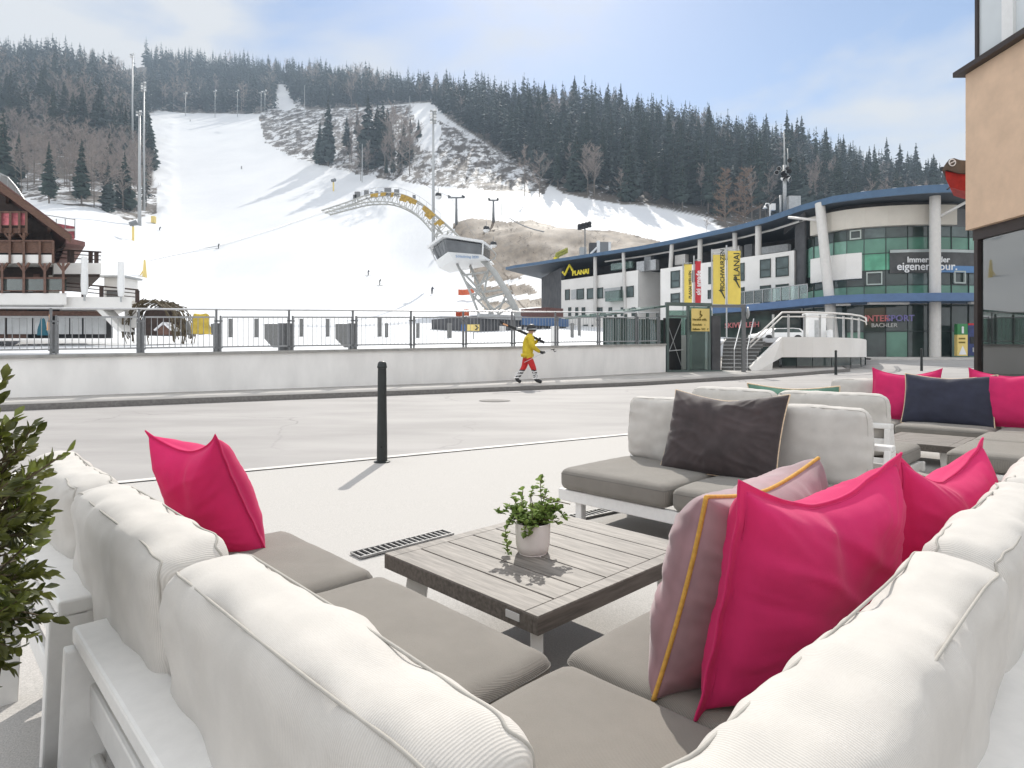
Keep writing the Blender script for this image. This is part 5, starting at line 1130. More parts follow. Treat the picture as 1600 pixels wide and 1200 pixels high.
# ------------------------------------------------------------------ apricot corner building at the right edge
def corner_building():
    X0, Y1, Y0 = 11.75, 16.0, 6.0; root = thing('corner_building', 'apricot rendered building corner with shop glazing at the right edge', 'building', (X0, Y1, 0))
    zy = lambda y: CH + (YH - y) / F * Y1
    zs, zt = zy(360), zy(117)
    m = MB(); m.prism([Vector((X0, Y1, zs)), Vector((X0, Y0, zs)), Vector((X0, Y0, zt)), Vector((X0, Y1, zt))], (9, 0, 0)); fin(m.build('apricot_wall', M['orange'], root))
    m = MB(); m.box((X0 + 4.4, (Y1 + Y0) / 2 + .06, zt + .07), (9.2, Y1 - Y0 + .25, .13)); m.box((X0 + 4.6, (Y1 + Y0) / 2, zt + .21), (9.0, Y1 - Y0 + .0, .14)); fin(m.build('coping', M['bronze'], root))
    m = MB(); m.box((X0 + 4.6, (Y1 + Y0) / 2, zs - .14), (8.9, Y1 - Y0 - .1, .275)); fin(m.build('lintel', M['bronze'], root))
    # shop glazing below
    gx = X0 + .22; m = MB(); m.box((gx + .02, (Y1 + Y0) / 2 - .1, (zs - .28) / 2 + .06), (.03, Y1 - Y0 - .3, zs - .4)); fin(m.build('shop_glass', M['shopglass'], root))
    m = MB()
    for y in (Y1 - .15, Y1 - 3.4, Y1 - 6.8): m.box((gx, y, (zs - .28) / 2), (.14, .12, zs - .28))
    m.box((gx, (Y1 + Y0) / 2, .1), (.12, Y1 - Y0 - .3, .2)); fin(m.build('mullion', M['bronze'], root))
    m = MB(); m.box((gx + 3, Y1 - .15, (zs - .3) / 2), (6, .05, zs - .32)); fin(m.build('end_glazing', M['shopglass'], root))
    m = MB(); m.box((gx + 4.5, (Y1 + Y0) / 2, 2.1), (.2, Y1 - Y0 - .6, 4.2)); fin(m.build('inner_wall', M['b_dark'], root))
    # upper glazing, bright sky reflection painted into its pale base colour
    m = MB(); m.box((X0 + .22, (Y1 + Y0) / 2, zt + 2.0), (.03, Y1 - Y0 - .4, 3.4)); fin(m.build('window', M['winwhite'], root))
    m = MB(); m.box((X0 + .20, Y1 - .16, zt + 2.0), (.10, .09, 3.5)); fin(m.build('corner_post', M['bronze'], root))
    m = MB(); m.box((X0 + .17, Y1 - 1.18, zt + 2.0), (.08, .34, 3.46)); m.box((X0 + .17, Y1 - 4.2, zt + 2.0), (.08, .3, 3.46)); fin(m.build('window_mullion', M['white'], root))
    m = MB(); m.box((X0 + 4.6, (Y1 + Y0) / 2, zt + 4.0), (9.2, Y1 - Y0, .5)); fin(m.build('upper_slab', M['b_white'], root))
    # rolled red awning in a brown hood at the back corner
    c = Vector((X0 - .16, Y1 + .55, CH + (YH - 272) / F * 16.5)); aw = thing('folded_awning', 'folded red awning under a brown hood with round white emblem, beside the apricot wall', 'awning', c)
    P = lambda x, y, d=16.3: W(x, y, d)
    hood = [P(1472, 266), P(1476, 258), P(1483, 249), P(1491, 247), P(1500, 250), P(1512, 251), P(1512, 271), P(1496, 270), P(1480, 265), P(1473, 267)]
    m = MB(); m.prism(hood, (.9, 1.1, 0)); fin(m.build('hood', M['hood'], aw))
    m = MB(); m.prism([P(1477, 267.5, 16.4), P(1496, 271, 16.4), P(1512, 272, 16.4), P(1512, 299, 16.4), P(1500, 297, 16.4), P(1484, 292, 16.4), P(1478, 280, 16.4)], (.75, .9, 0)); fin(m.build('red_cloth', M['awn'], aw))
    m = MB(); cc = P(1488, 254, 16.28); m.tube([cc + Vector((math.cos(a) * .085, 0, math.sin(a) * .085)) for a in np.linspace(0, 6.28, 20)[:-1]], .014, 5, closed=True); m.tube([cc + Vector((-.075, 0, -.03)), cc + Vector((.075, 0, .04))], .014, 5); m.build('round_emblem', M['ban_white'], aw)
    m = MB(); m.tube([P(1471, 264, 16.5), P(1475, 264, 16.5)], .06, 8); m.tube([P(1480, 296, 16.6), P(1512, 268, 17.2)], .02, 6); m.build('arm', M['dark'], aw)
M['shopglass'] = glassmat('shop_glass', (0.22, 0.24, 0.23), 1.6, 0.12); M['winwhite'] = mat('window_with_painted_sky', (0.62, 0.66, 0.68), 0.08, 0.04, 1, spec=0.7)  # pale upper window colour stands in for reflected sky
M['hood'] = mat('brown_grey_hood', (0.10, 0.082, 0.068), 0.6, 0.15, 6); M['awn'] = mat('awning_red', (0.42, 0.022, 0.018), 0.7, 0.3, 3)
corner_building()
# ------------------------------------------------------------------ low service building behind the railing
def low_station():
    fc = Fac.px(742, 58, 884, 66); root = thing('low_station', 'low dark station building with blue fascia behind the walking skier', 'building', PT(810, 60, 1.5))
    m = MB(); fc.slab(m, 748, 884, 1.0, CH + 60 / F * 61, 0, -8); fin(m.build('dark_wall', M['b_dark'], root)); m = MB(); fc.slab(m, 812, 884, CH + 48 / F * 62, CH + 61 / F * 62, .02, .4); fin(m.build('blue_fascia', M['b_blue2'], root))
    m = MB(); fc.slab(m, 745, 812, CH + 57 / F * 60, CH + 64 / F * 60, .02, .3); fin(m.build('white_fascia', M['galv'], root))
    for x0, x1 in ((780, 790), (818, 824), (846, 850), (868, 872)): m = MB(); fc.slab(m, x0, x1, 2.2, CH + 46 / F * 61, .01, .05); fin(m.build('wall_panel', M['b_white'], root))
    m = MB(); fc.slab(m, 742, 890, 1.2, CH + 30 / F * 60, 1.5, -1.2); fin(m.build('snow_bank', M['snowcap'], root))
    m = MB(); q = Fac.px(852, 68, 880, 70); q.slab(m, 853, 880, CH + 62 / F * 68, CH + 76 / F * 68, 0, -4); fin(m.build('red_brown_roof', M['rooftile'], root))
low_station()
for o in FIX: recalc(o)
FIX.clear()
# ================================================================== CHALET AND PLAZA AT THE LEFT
def chalet():
    D = 37.0; z = lambda y, d=D: CH + (YH - y) / F * d; X = lambda px, d=D: (px - 800) / F * d
    root = thing('chalet', 'brown timber chalet with gabled roof, stacked balconies and white balcony slabs', 'chalet', (X(0), D, z(524)))
    K = -.80
    def B(m, x0, x1, y0, y1, d0, d1):          # the house runs back along its own side, away to the left
        d0, d1 = min(d0, d1), max(d0, d1); k = d0 / D; zz = lambda y: CH + (YH - y) / F * d0
        P = [Vector((X(x) * k, d0, zz(y))) for x, y in ((x0, max(y0, y1)), (x1, max(y0, y1)), (x1, min(y0, y1)), (x0, min(y0, y1)))]
        FIX.append(None); FIX.pop(); return m.prism(P, Vector((K * (d1 - d0), d1 - d0, 0)))
    m = MB(); B(m, -330, 82, 480, 345, D, D + 12); m.build('wall', M['wood2'], root)
    m = MB(); zr = z(345); m.prism([Vector((X(-330), D + .01, zr)), Vector((X(82), D + .01, zr)), Vector((X(-124), D + .01, z(200)))], (K * 12, 12, 0)); fin(m.build('gable_wall', M['wood2'], root))
    # roof: two slopes with thick verge boards
    def slope(x0, y0, x1, y1, th):
        a, b = PT(x0, D - 1.9, z(y0, D - 1.9)), PT(x1, D - 1.9, z(y1, D - 1.9)); m = MB(); m.prism([a, b, b - Vector((0, 0, th)), a - Vector((0, 0, th))], (K * 15, 15, 0)); o = fin(m.build('roof', M['rooftile'], root))
        v = MB(); dd = (b - a).normalized(); v.prism([a - Vector((0, 0, .10)) + Vector((0, -.06, 0)), b - Vector((0, 0, .10)) + Vector((0, -.06, 0)), b - Vector((0, 0, .52)) + Vector((0, -.06, 0)), a - Vector((0, 0, .62)) + Vector((0, -.06, 0))], (0, .10, 0)); fin(v.build('verge_board', M['wood'], o))
        r = MB()
        for k in range(1, 7): p = a.lerp(b, k / 7); r.bar(p - Vector((0, 0, th + .14)), p + Vector((K * 3.2, 3.2, -th - .14)), .14, .22)
        r.build('rafters', M['wood'], o)
    slope(-124, 190, 112, 366, .26); slope(-124, 190, -360, 366, .26)
    m = MB(); m.prism([PT(p, D - 1.95, z(y, D - 1.95)) for p, y in ((104, 371), (133, 378), (133, 384), (104, 380))], (K * 13, 13, 0)); fin(m.build('eave_board', M['rooftile'], root))
    m = MB(); m.tube([PT(82, D - .5, z(395, D - .5)), PT(112, D - 1.2, z(378, D - 1.2))], .06, 6); m.build('eave_brace', M['wood2'], root)
    # balconies: slab, posts, rail, infill
    def balcony(x0, x1, yb, yt, yr, posts, infill, d0, ytop, dep=1.6, slabm='b_white', slabh=None):
        m = MB(); B(m, x0, x1, yb, yt, d0, d0 + dep); fin(m.build('balcony_slab', M[slabm], root))
        m = MB(); B(m, x0, x1, yr + 1.5, yr - 1.0, d0 - .05, d0 + .08); B(m, x0, x1, yt - 3, yt - 4.5, d0, d0 + .05); m.build('balcony_rail', M['wood3'], root)
        if infill: m = MB(); B(m, x0, x1, yt - 4.5, yr + 2, d0 + .01, d0 + .03); m.build('balcony_infill', M[infill], root)
        for p in posts:
            m = MB(); B(m, p - 2, p + 2, yt - .3 if ytop else yb, ytop or yr, d0 - .12, d0 + .05)
            if ytop:
                for s in (-1, 1): q_ = (d0 - .03) / D; m.bar(Vector((X(p) * q_, d0 - .03, CH + (YH - ytop - 12) / F * d0)), Vector((X(p + 9 * s) * q_, d0 - .03, CH + (YH - ytop) / F * d0)), .1, .1)
            m.build('balcony_post', M['wood3' if ytop and yb > 440 else 'wood'], root)
    balcony(-200, 42, 364, 356, 331, (-60, -30, 0, 16, 30, 41), 'f_pinkred', D - 1.7, None, slabm='wood')
    balcony(-200, 84, 411, 398, 376, (-110, -70, -30, 15, 37, 62, 83), 'wood', D - 1.8, None)
    for p in (-30, 15, 37): m = MB(); B(m, p - 2, p + 2, 376, 364, D - 1.75, D - 1.6); [m.bar(Vector((X(p) * .955, D - 1.68, CH + (YH - 373) / F * (D - 1.7))), Vector((X(p + 7 * s) * .955, D - 1.68, CH + (YH - 364) / F * (D - 1.7))), .09, .09) for s in (-1, 1)]; m.build('balcony_post', M['wood'], root)
    balcony(-200, 104, 476, 458, 434, (-60, -30, 3, 37, 70, 99), 'glassinf', D - 1.9, 411, 2.6)
    for x0, x1, y0, y1, k in ((5, 16, 456, 436, 'wframe'), (44, 56, 456, 440, 'wframe'), (76, 93, 458, 430, 'b_cream'), (82, 89, 452, 434, 'g_dark'), (52, 62, 458, 428, 'wood3'), (0, 10, 398, 380, 'g_win'), (48, 60, 398, 384, 'wood3')):
        m = MB(); B(m, x0, x1, y0, y1, D - .06 - (.04 if k == 'g_dark' else 0), D); m.build('window' if k != 'wood3' else 'door', M[k], root)
    # terraces running out to the right
    m = MB(); B(m, 84, 158, 428, 411, D - 1.0, D + 7); fin(m.build('upper_terrace', M['b_white'], root)); m = MB(); B(m, 84, 156, 433, 428, D - .9, D + 7); fin(m.build('terrace_edge', M['wood2'], root))
    m = MB(); B(m, 100, 206, 482, 464, D - 1.6, D + 7); fin(m.build('lower_terrace', M['b_white'], root))
    def rail(x0, y0, x1, y1, h, d, posts):
        m = MB(); P = lambda x, k: Vector((X(x, d), d, CH + (YH - (y0 + (y1 - y0) * (x - x0) / (x1 - x0)) + h * k) / F * d))
        for k in (1.0, .72, .42): m.tube([P(x0, k), P(x1, k)], .05 if k == 1 else .03, 6)
        for p in posts: m.box(P(p, .5), (.13, .13, h / F * d)); m.bar(P(p + 2.2, .05), P(p + 2.2, .95), .09); m.bar(P(p + 3.5, .95), P(p - 1.5, .1), .05)
        m.build('terrace_railing', M['wood2'], root)
    rail(84, 411, 158, 415, 21, D - .8, (108, 112, 141, 150)); rail(104, 462, 216, 473, 20, D - 1.4, (130, 158, 187, 214))
    for x0, x1 in ((-120, 10), (12, 42)): m = MB(); B(m, x0, x1, 528, 476, D + .4, D + .6); m.build('lower_wall', M['wood3'], root)
    m = MB(); B(m, -200, 176, 528, 478, D + 2, D + 3); m.build('dark_undercroft', M['b_dark'], root)
    for x0, x1 in ((-60, -34), (-30, 8), (11, 50), (52, 78), (90, 108), (110, 128), (131, 166)): m = MB(); B(m, x0, x1, 522, 494, D + .1, D + .3); m.build('shop_panel', M['panelw'], root)
    m = MB(); B(m, -200, 170, 493, 486, D - .3, D + .2); m.build('red_beam', M['wood3'], root)
    m = MB(); m.prism([Vector((X(171), D - 1.4, z(483))), Vector((X(181), D - 1.4, z(483))), Vector((X(216), D - 1.4, z(519))), Vector((X(206), D - 1.4, z(519)))], (0, 1.1, 0)); fin(m.build('white_stair', M['b_white'], root))
    m = MB(); B(m, 200, 214, 512, 470, D - .2, D + 1); fin(m.build('stair_pier', M['b_white'], root))
    rb = thing('rooftop_terrace', 'red and white striped parapet with thin rail behind the chalet roof', 'terrace', PT(104, 45, z(372, 45)))
    zb = lambda y: z(y, 45); Xb = lambda p: X(p, 45); 
    m = MB(); m.prism([Vector((Xb(p), 45, zb(y))) for p, y in ((84, 372), (117, 372), (117, 354), (84, 348))], (-1.6, 2, 0)); m.build('red_parapet', M['f_pinkred'], rb)
    m = MB(); m.box(((Xb(84) + Xb(117)) / 2, 44.97, (zb(362) + zb(357)) / 2), (Xb(117) - Xb(84), .04, zb(358) - zb(362))); m.build('white_stripe', M['b_white'], rb)
    m = MB(); m.tube([Vector((Xb(60), 45, zb(334))), Vector((Xb(117), 45, zb(343)))], .03, 5)
    for p in (75, 88, 102, 117): m.tube([Vector((Xb(p), 45, zb(372))), Vector((Xb(p), 45, zb(342)))], .03, 5)
    m.build('thin_rail', M['galv'], rb)
    gb = thing('glass_canopy', 'curved glass canopy above the chalet roof at the left edge', 'canopy', PT(10, 44, z(300, 44)))
    m = MB(); P = [(-60, 262), (0, 271), (12, 277), (25, 292), (38, 312)]; q = [PT(p, 44, CH + (YH - y) / F * 44) for p, y in P]
    for a, b in zip(q[:-1], q[1:]): m.prism([a, b, b + Vector((-3.3, 4, 0)), a + Vector((-3.3, 4, 0))], (0, 0, .06)); m.quad(a, b, Vector((b.x, b.y, z(320, 44))), Vector((a.x, a.y, z(320, 44))))
    m.build('glass_sheet', M['paleglass'], gb); m = MB(); m.tube(q, .05, 6); [m.tube([a, Vector((a.x, a.y, z(320, 44)))], .03, 5) for a in q]; m.build('frame', M['galv'], gb)
M['f_pinkred'] = mat('pink_red_drape', (0.48, 0.13, 0.15), 0.8, 0.4, 2.5); M['glassinf'] = glassmat('balcony_glass', (0.35, 0.40, 0.37), 0.5, 0.35)
M['panelw'] = mat('pale_shutter_panel', (0.58, 0.59, 0.59), 0.6, 0.1, 1)
M['paleglass'] = glassmat('pale_canopy_glass', (0.90, 0.93, 0.92), 0.3, 0.45)
chalet()
def simple(name, label, cat, mb, mt, base, group=None, smooth=False, part=None):
    o = mb.build(name, mt, None, smooth, 40) if smooth else mb.build(name, mt)
    # origin at the base
    b = Vector(base); o.data.transform(Matrix.Translation(-b)); o.location = b
    return tag(o, label, cat, group)
def umbrella(label, px, yt, yb, d, r):
    z = lambda y: CH + (YH - y) / F * d; b = PT(px, d, z(yb)); root = thing('closed_parasol', label, 'parasol', b)
    h = z(yt) - z(yb); m = MB(); m.lathe([(.0, .12 * h), (r * .75, .14 * h), (r, .35 * h), (r * .85, .8 * h), (r * .8, .98 * h), (.0, h)], b, 12); m.build('cover', M['white'], root, True, 50); m = MB(); m.lathe([(.05, 0), (.05, .2 * h)], b, 8); m.build('pole', M['galv'], root)
umbrella('tall white closed parasol beside the chalet terrace railing', 132, 400, 470, 35.2, .19); umbrella('white closed parasol in front of the small white hut', 189, 408, 472, 35.2, .19)
def hut():
    d = 40; z = lambda y: CH + (YH - y) / F * d; root = thing('small_hut', 'small white hut with thin flat roof beyond the terrace', 'hut', PT(190, d, z(470)))
    X = lambda p: (p - 800) / F * d; m = MB(); m.box(((X(174) + X(205)) / 2, d, (z(475) + z(436)) / 2), (X(205) - X(174), 1.4, z(436) - z(475))); m.build('wall', M['b_white'], root)
    m = MB(); m.box(((X(169) + X(209)) / 2, d, z(434.5)), (X(209) - X(169), 1.9, .12)); m.build('roof', M['galv'], root)
    m = MB(); m.box((X(190), d - .71, (z(472) + z(455)) / 2), (1.0, .03, z(455) - z(472))); m.build('counter_front', M['stone'], root)
hut()
def brush_dome():
    d = 37.5; z = lambda y: CH + (YH - y) / F * d; X = lambda p: (p - 800) / F * d; b = Vector((X(250), d, z(524))); rr = random.Random(9); m = MB()
    root = thing('brushwood_dome', 'brown brushwood dome shelter beside the chalet stair', 'shelter', b)
    for k in range(260):
        a = rr.uniform(-.1, 3.24); y = rr.uniform(-1.4, 1.4); rx = (X(288) - X(212)) / 2; hz = z(470) - z(524)
        p = b + Vector((math.cos(a) * rx, y, math.sin(a) * hz * .95)); dv = Vector((-math.sin(a) * rx + rr.uniform(-.5, .5), rr.uniform(-.6, .6), math.cos(a) * hz + rr.uniform(-.5, .5))).normalized(); L_ = rr.uniform(.4, .9)
        m.bar(p - dv * L_ / 2, p + dv * L_ / 2, rr.uniform(.03, .06))
    m.build('branches', M['stem'], root); m = MB(); m.lathe([(1.25, 0), (1.2, .8), (.9, 1.5), (.0, 1.8)], b + Vector((0, .3, 0)), 16); m.build('dark_inside', M['wood2'], root)
    root = thing('little_gable_hut', 'tiny gabled snow covered hut in front of the brushwood dome', 'hut', PT(256, 36.5, z(523)))
    c = PT(256, 36.3, z(524)); m = MB(); m.prism([c + Vector((-.4, 0, 0)), c + Vector((.4, 0, 0)), c + Vector((.4, 0, .3)), c + Vector((0, 0, .62)), c + Vector((-.4, 0, .3))], (0, .8, 0)); fin(m.build('wall', M['wood3'], root)); m = MB(); m.bar(c + Vector((-.52, .4, .25)), c + Vector((0, .4, .70)), 1.0, .1); m.bar(c + Vector((.52, .4, .25)), c + Vector((0, .4, .70)), 1.0, .1); m.build('roof', M['snowcap'], root)
brush_dome()
def drape(name, label, cat, px0, px1, yt, yb, d, mt, top=.4):
    z = lambda y: CH + (YH - y) / F * d; X = lambda p: (p - 800) / F * d; b = Vector((X((px0 + px1) / 2), d, z(yb))); w = (X(px1) - X(px0)) / 2; h = z(yt) - z(yb); m = MB(); n = 14
    for j in range(7):
        t = j / 6; r = w * (1 - (1 - top) * t)
        for i in range(n): a = 2 * math.pi * i / n; k = 1 + .12 * math.sin(5 * a + j); m.v.append((b.x + math.cos(a) * r * k, b.y + math.sin(a) * r * .6 * k, b.z + h * t * (1 - .04 * math.sin(3 * a))))
    for j in range(6):
        for i in range(n): m.f.append([j * n + i, j * n + (i + 1) % n, (j + 1) * n + (i + 1) % n, (j + 1) * n + i]); m.m.append(0)
    m.f.append(list(range(6 * n, 7 * n))); m.m.append(0)
    return simple(name, label, cat, m, mt, b, smooth=True)
drape('folded_parasol', 'teal folded parasol standing on snow before the chalet shop panels', 'parasol', 58, 75, 498, 524, 34, M['teal'], .35)
drape('folded_parasol', 'apricot folded parasol beside the teal one behind the railing', 'parasol', 73, 83, 492, 516, 33.6, M['apricot'], .3)
drape('tarp_cover', 'mustard yellow tarpaulin over equipment on the snow, right of the brushwood dome', 'tarpaulin', 299, 329, 491, 522, 37, M['logo_d'] if 'logo_d' in M else mat('mustard_tarp', (0.50, 0.36, 0.05), .8, .2, 3), .75)
drape('grey_mound', 'grey tarpaulin mound between brushwood dome and yellow tarpaulin', 'tarpaulin', 278, 304, 502, 523, 38, M['stone'], .3)
# granite posts standing about on the snowy plaza
posts = [(194, 505, 523), (208, 504, 523), (240, 505, 523), (269, 504, 523), (277, 505, 523), (301, 505, 523), (314, 504, 523), (332, 506, 523), (360, 498, 527), (401, 498, 527), (471, 498, 526), (512, 498, 526), (593, 495, 526), (604, 505, 527), (653, 505, 528), (702, 505, 528), (894, 505, 527), (905, 494, 524)]
for i, (p, yt, yb) in enumerate(posts):
    d = d_at(p, yb, 22, 120); h = (yb - yt) / F * d; b = onhill(p, d); m = MB(); m.rbox(b + Vector((0, 0, h / 2 - .1)), (.24 if i % 3 else .30, .24, h + .2), None, .02)
    simple('granite_post', 'grey granite post standing on the snow behind the railing', 'post', m, M['stone'], b, 'granite posts on the snowy plaza')
for i, (p, yt) in enumerate(((83, 507), (221, 504), (343, 505), (446, 505), (456, 505), (557, 505))):
    c = wp(s_of(p), .42); h = CH + (YH - yt) / F * c.y - wtop(s_of(p)) + .05; m = MB(); b = Vector((c.x, c.y, wtop(s_of(p)) - .05)); m.rbox(b + Vector((0, 0, h / 2)), (.17, .17, h), Matrix.Rotation(math.atan2(WD.y, WD.x), 3, 'Z'), .012)
    simple('dark_granite_post', 'thick dark granite post standing close behind the railing', 'post', m, M['steel'], b, 'dark posts close behind the railing')
for p0, p1, nm in ((413, 433, 'grey slant-cut panel behind the railing, left of the pair of dark posts'), (524, 545, 'grey slant-cut panel behind the railing, left of the single dark post')):
    d = 22.0; zq = lambda y: CH + (YH - y) / F * d; P = lambda x, y: PT(x, d, zq(y)); m = MB(); m.prism([P(p0, 506), P(p1, 506), P(p1, 543), P(p1 - 7, 543), P(p0, 529)], (0, .08, 0))
    fin(simple('slanted_panel', nm, 'panel', m, M['stone'], P(p0, 543)))
d = 29; m = MB(); b = PT(867, d, CH + 16 / F * d); m.lathe([(.0, 0), (.19, 0), (.2, .05), (.18, .07), (.18, .8), (.21, .82), (.2, .9), (0, .92)], b, 14); simple('white_bin', 'pale cylindrical litter bin behind the railing right of the walking skier', 'bin', m, M['b_white'], b, smooth=True)
def netting():
    for p0, p1, y0, y1, mt, lb_ in ((712, 733, 484, 494, 'netorange', 'orange safety netting low beside the arch foot'), (716, 741, 452, 461, 'netorange', 'orange safety netting on snow behind the lattice legs')):
        d = d_at((p0 + p1) / 2, y1 + 6, 40, 200) if y1 < 480 else 62; m = MB(); P = [PT(p0 + (p1 - p0) * t, d + math.sin(t * 6) * .6, CH + (YH - y1) / F * d) for t in np.linspace(0, 1, 8)]; h = (y1 - y0) / F * d
        for a, c in zip(P[:-1], P[1:]): m.prism([a, c, c + Vector((0, 0, h)), a + Vector((0, 0, h))], (0, .04, 0))
        simple('safety_net', lb_, 'safety net', m, M[mt], P[0])
    for p0, p1, mt, lb_ in ((721, 728, 'f_blue', 'small blue sign behind the railing beside the arch foot'), (730, 749, 'sign_y', 'yellow sign with a dark arrow behind the railing left of the skier')):
        d = 40; z = lambda y: CH + (YH - y) / F * d; b = PT((p0 + p1) / 2, d, z(530)); root = thing('direction_sign', lb_, 'sign', b); X = lambda p: (p - 800) / F * d
        m = MB(); m.box((b.x, d, (z(507) + z(517)) / 2), (X(p1) - X(p0), .04, z(507) - z(517))); m.build('board', M[mt], root); m = MB(); m.box((b.x, d + .05, (z(530) + z(517)) / 2), (.06, .06, z(517) - z(530))); m.build('post', M['galv'], root)
        if mt == 'sign_y': m = MB(); m.tube([Vector((X(743), d - .03, z(508.5))), Vector((X(747), d - .03, z(512))), Vector((X(743), d - .03, z(515.5)))], .05, 5); m.build('arrow', M['ink'], root)
M['netorange'] = mat('orange_net', (0.62, 0.14, 0.06), .8, .2, 6)
netting()
# ================================================================== RACE ARCH, CABIN AND LATTICE TOWER
M['arch'] = mat('pale_grey_steel', (0.42, 0.42, 0.40), 0.5, 0.08, 2, metal=0.15); M['archy'] = mat('ochre_boards', (0.42, 0.27, 0.05), 0.7, 0.3, 3)
def arch():
    D = 100.0; root = thing('lattice_arch', 'curved steel lattice arch with ochre boards swooping over the ski finish', 'arch', PT(800, D, 2.0))
    z = lambda y: CH + (YH - y) / F * D; P = lambda x, y, dd=0.0: Vector(((x - 800) / F * D, D + dd, z(y)))
    def spline(pts, n=70):
        pts = [Vector((*p, 0)) for p in pts]; out = []
        for k in range(n):
            t = k / (n - 1) * (len(pts) - 1); i = min(int(t), len(pts) - 2); f = t - i; p0, p1, p2, p3 = pts[max(i - 1, 0)], pts[i], pts[i + 1], pts[min(i + 2, len(pts) - 1)]
            q = 0.5 * ((2 * p1) + (p2 - p0) * f + (2 * p0 - 5 * p1 + 4 * p2 - p3) * f * f + (3 * p1 - p0 - 3 * p2 + p3) * f ** 3); out.append((q.x, q.y))
        return out
    up = spline([(505, 331), (545, 318), (580, 306), (620, 304), (655, 317), (690, 345), (725, 378), (752, 408)])
    lo = spline([(513, 334), (550, 324), (580, 318), (615, 319), (648, 334), (672, 358), (692, 386), (702, 404)])
    U = [[P(x, y, dd) for x, y in up] for dd in (-.9, .9)]; Lw = [[P(x, y, dd) for x, y in lo] for dd in (-.9, .9)]
    for c in U + Lw: m = MB(); m.tube(c, .12, 6); m.build('chord', M['arch'], root, True)
    m = MB()
    for k in range(0, 66, 3):
        for s in (0, 1): m.tube([U[s][k], Lw[s][min(k + 2, 69)]], .045, 4); m.tube([Lw[s][min(k + 2, 69)], U[s][min(k + 3, 69)]], .045, 4)
        m.tube([U[0][k], U[1][k]], .05, 4); m.tube([Lw[0][k], Lw[1][k]], .05, 4); m.tube([U[0][k], U[1][min(k + 3, 69)]], .035, 4)
    m.build('lattice_bracing', M['arch'], root)
    # ochre boards hung on the crown, broken into uneven lengths
    rr = random.Random(4)
    for a, b in ((20, 23), (24, 26), (28, 29), (32, 36), (36, 39), (42, 44), (44, 47), (49, 51)):
        m = MB()
        for k in range(a, b): u0, u1 = U[0][k], U[0][k + 1]; l0, l1 = Lw[0][k], Lw[0][k + 1]; q = rr.uniform(.35, .65); m.prism([u0 + Vector((0, -.15, 0)), u1 + Vector((0, -.15, 0)), u1.lerp(l1, q) + Vector((0, -.15, 0)), u0.lerp(l0, q) + Vector((0, -.15, 0))], (0, .06, 0))
        fin(m.build('ochre_board', M['archy'], root))
    for x, y, s in ((560, 306, 1.1), (556, 309, .7), (574, 303, .9), (590, 303, .6), (607, 301, 1.3), (621, 302, 1.0), (648, 309, .6), (582, 304, .5), (598, 303, .5)):
        m = MB(); q = P(x, y, -.6); m.box(q, (.8 * s, .3, .9 * s)); m.box(q + Vector((0, .2, -.6 * s)), (.1, .1, .8)); m.build('spotlight', M['steel'], root)
    m = MB(); m.tube([p + Vector((0, 0, .9)) for p in U[0][16:52:3]], .025, 4)
    for p in U[0][16:52:3]: m.tube([p, p + Vector((0, 0, .9))], .02, 4)
    m.build('top_handrail', M['arch'], root)
    # crossing braces where the arch meets the tower
    m = MB(); 
    for a, b in (((668, 345), (705, 378)), ((690, 345), (680, 370)), ((680, 350), (715, 395)), ((700, 360), (690, 395)), ((712, 378), (742, 408)), ((716, 376), (705, 404)), ((730, 392), (712, 408))): m.tube([P(*a), P(*b)], .09, 5); m.tube([P(*a, 1.0), P(*b, 1.0)], .07, 5)
    m.build('junction_braces', M['arch'], root)
    # leaning lattice tower
    m = MB(); m.tube([P(752, 404), P(772, 425), P(795, 462), P(813, 500), P(826, 535)], [.45, .5, .55, .6, .6], 10); m.build('main_leg', M['arch'], root, True)
    m = MB(); m.tube([P(714, 412), P(732, 450), P(752, 500), P(764, 535)], .22, 6); m.build('rear_leg', M['arch'], root, True); m = MB(); m.tube([P(733, 412, 2), P(750, 450, 2), P(772, 495, 2), P(786, 535, 2)], .26, 6); m.build('rear_leg', M['arch'], root, True)
    m = MB()
    for a, b in (((764, 414), (757, 456)), ((757, 456), (793, 452)), ((795, 452), (777, 490)), ((732, 448), (757, 458)), ((737, 460), (777, 500)), ((718, 420), (752, 456)), ((750, 458), (735, 460)), ((728, 440), (776, 488)), ((790, 470), (812, 488)), ((745, 470), (800, 455)), ((725, 430), (760, 425)), ((760, 425), (740, 470)), ((772, 428), (745, 448)), ((765, 500), (800, 478)), ((752, 500), (790, 470))): m.tube([P(*a), P(*b)], .17, 5)
    m.build('tower_braces', M['arch'], root)
    m = MB(); m.tube([P(755, 386), P(768, 390), P(775, 397), P(773, 404), P(764, 408)], .1, 6); m.build('ring_rail', M['arch'], root)
    cb = thing('race_cabin', 'angular white race control cabin with dark glazing mounted on the arch tower', 'cabin', P(715, 415, -2))
    fr = -4.0; bk = 3.2
    ring = lambda pts, dd: [P(x, y, dd) for x, y in pts]
    sill = [(672, 407), (704, 401), (754, 403)]                        # front left corner, nose, right end
    A = P(671, 386, 0.5); Bp = P(699, 378, fr); Cc = P(756, 384, -2.5)      # top edge
    A2 = P(680, 407, 0.5); B2 = P(704, 400, fr); C2 = P(755, 402, -2.5)   # sill
    A3 = P(684, 417, 1.2); B3 = P(712, 411, fr + 1); C3 = P(760, 408, -2.0)
    back = Vector((1.2, 6.0, 0))
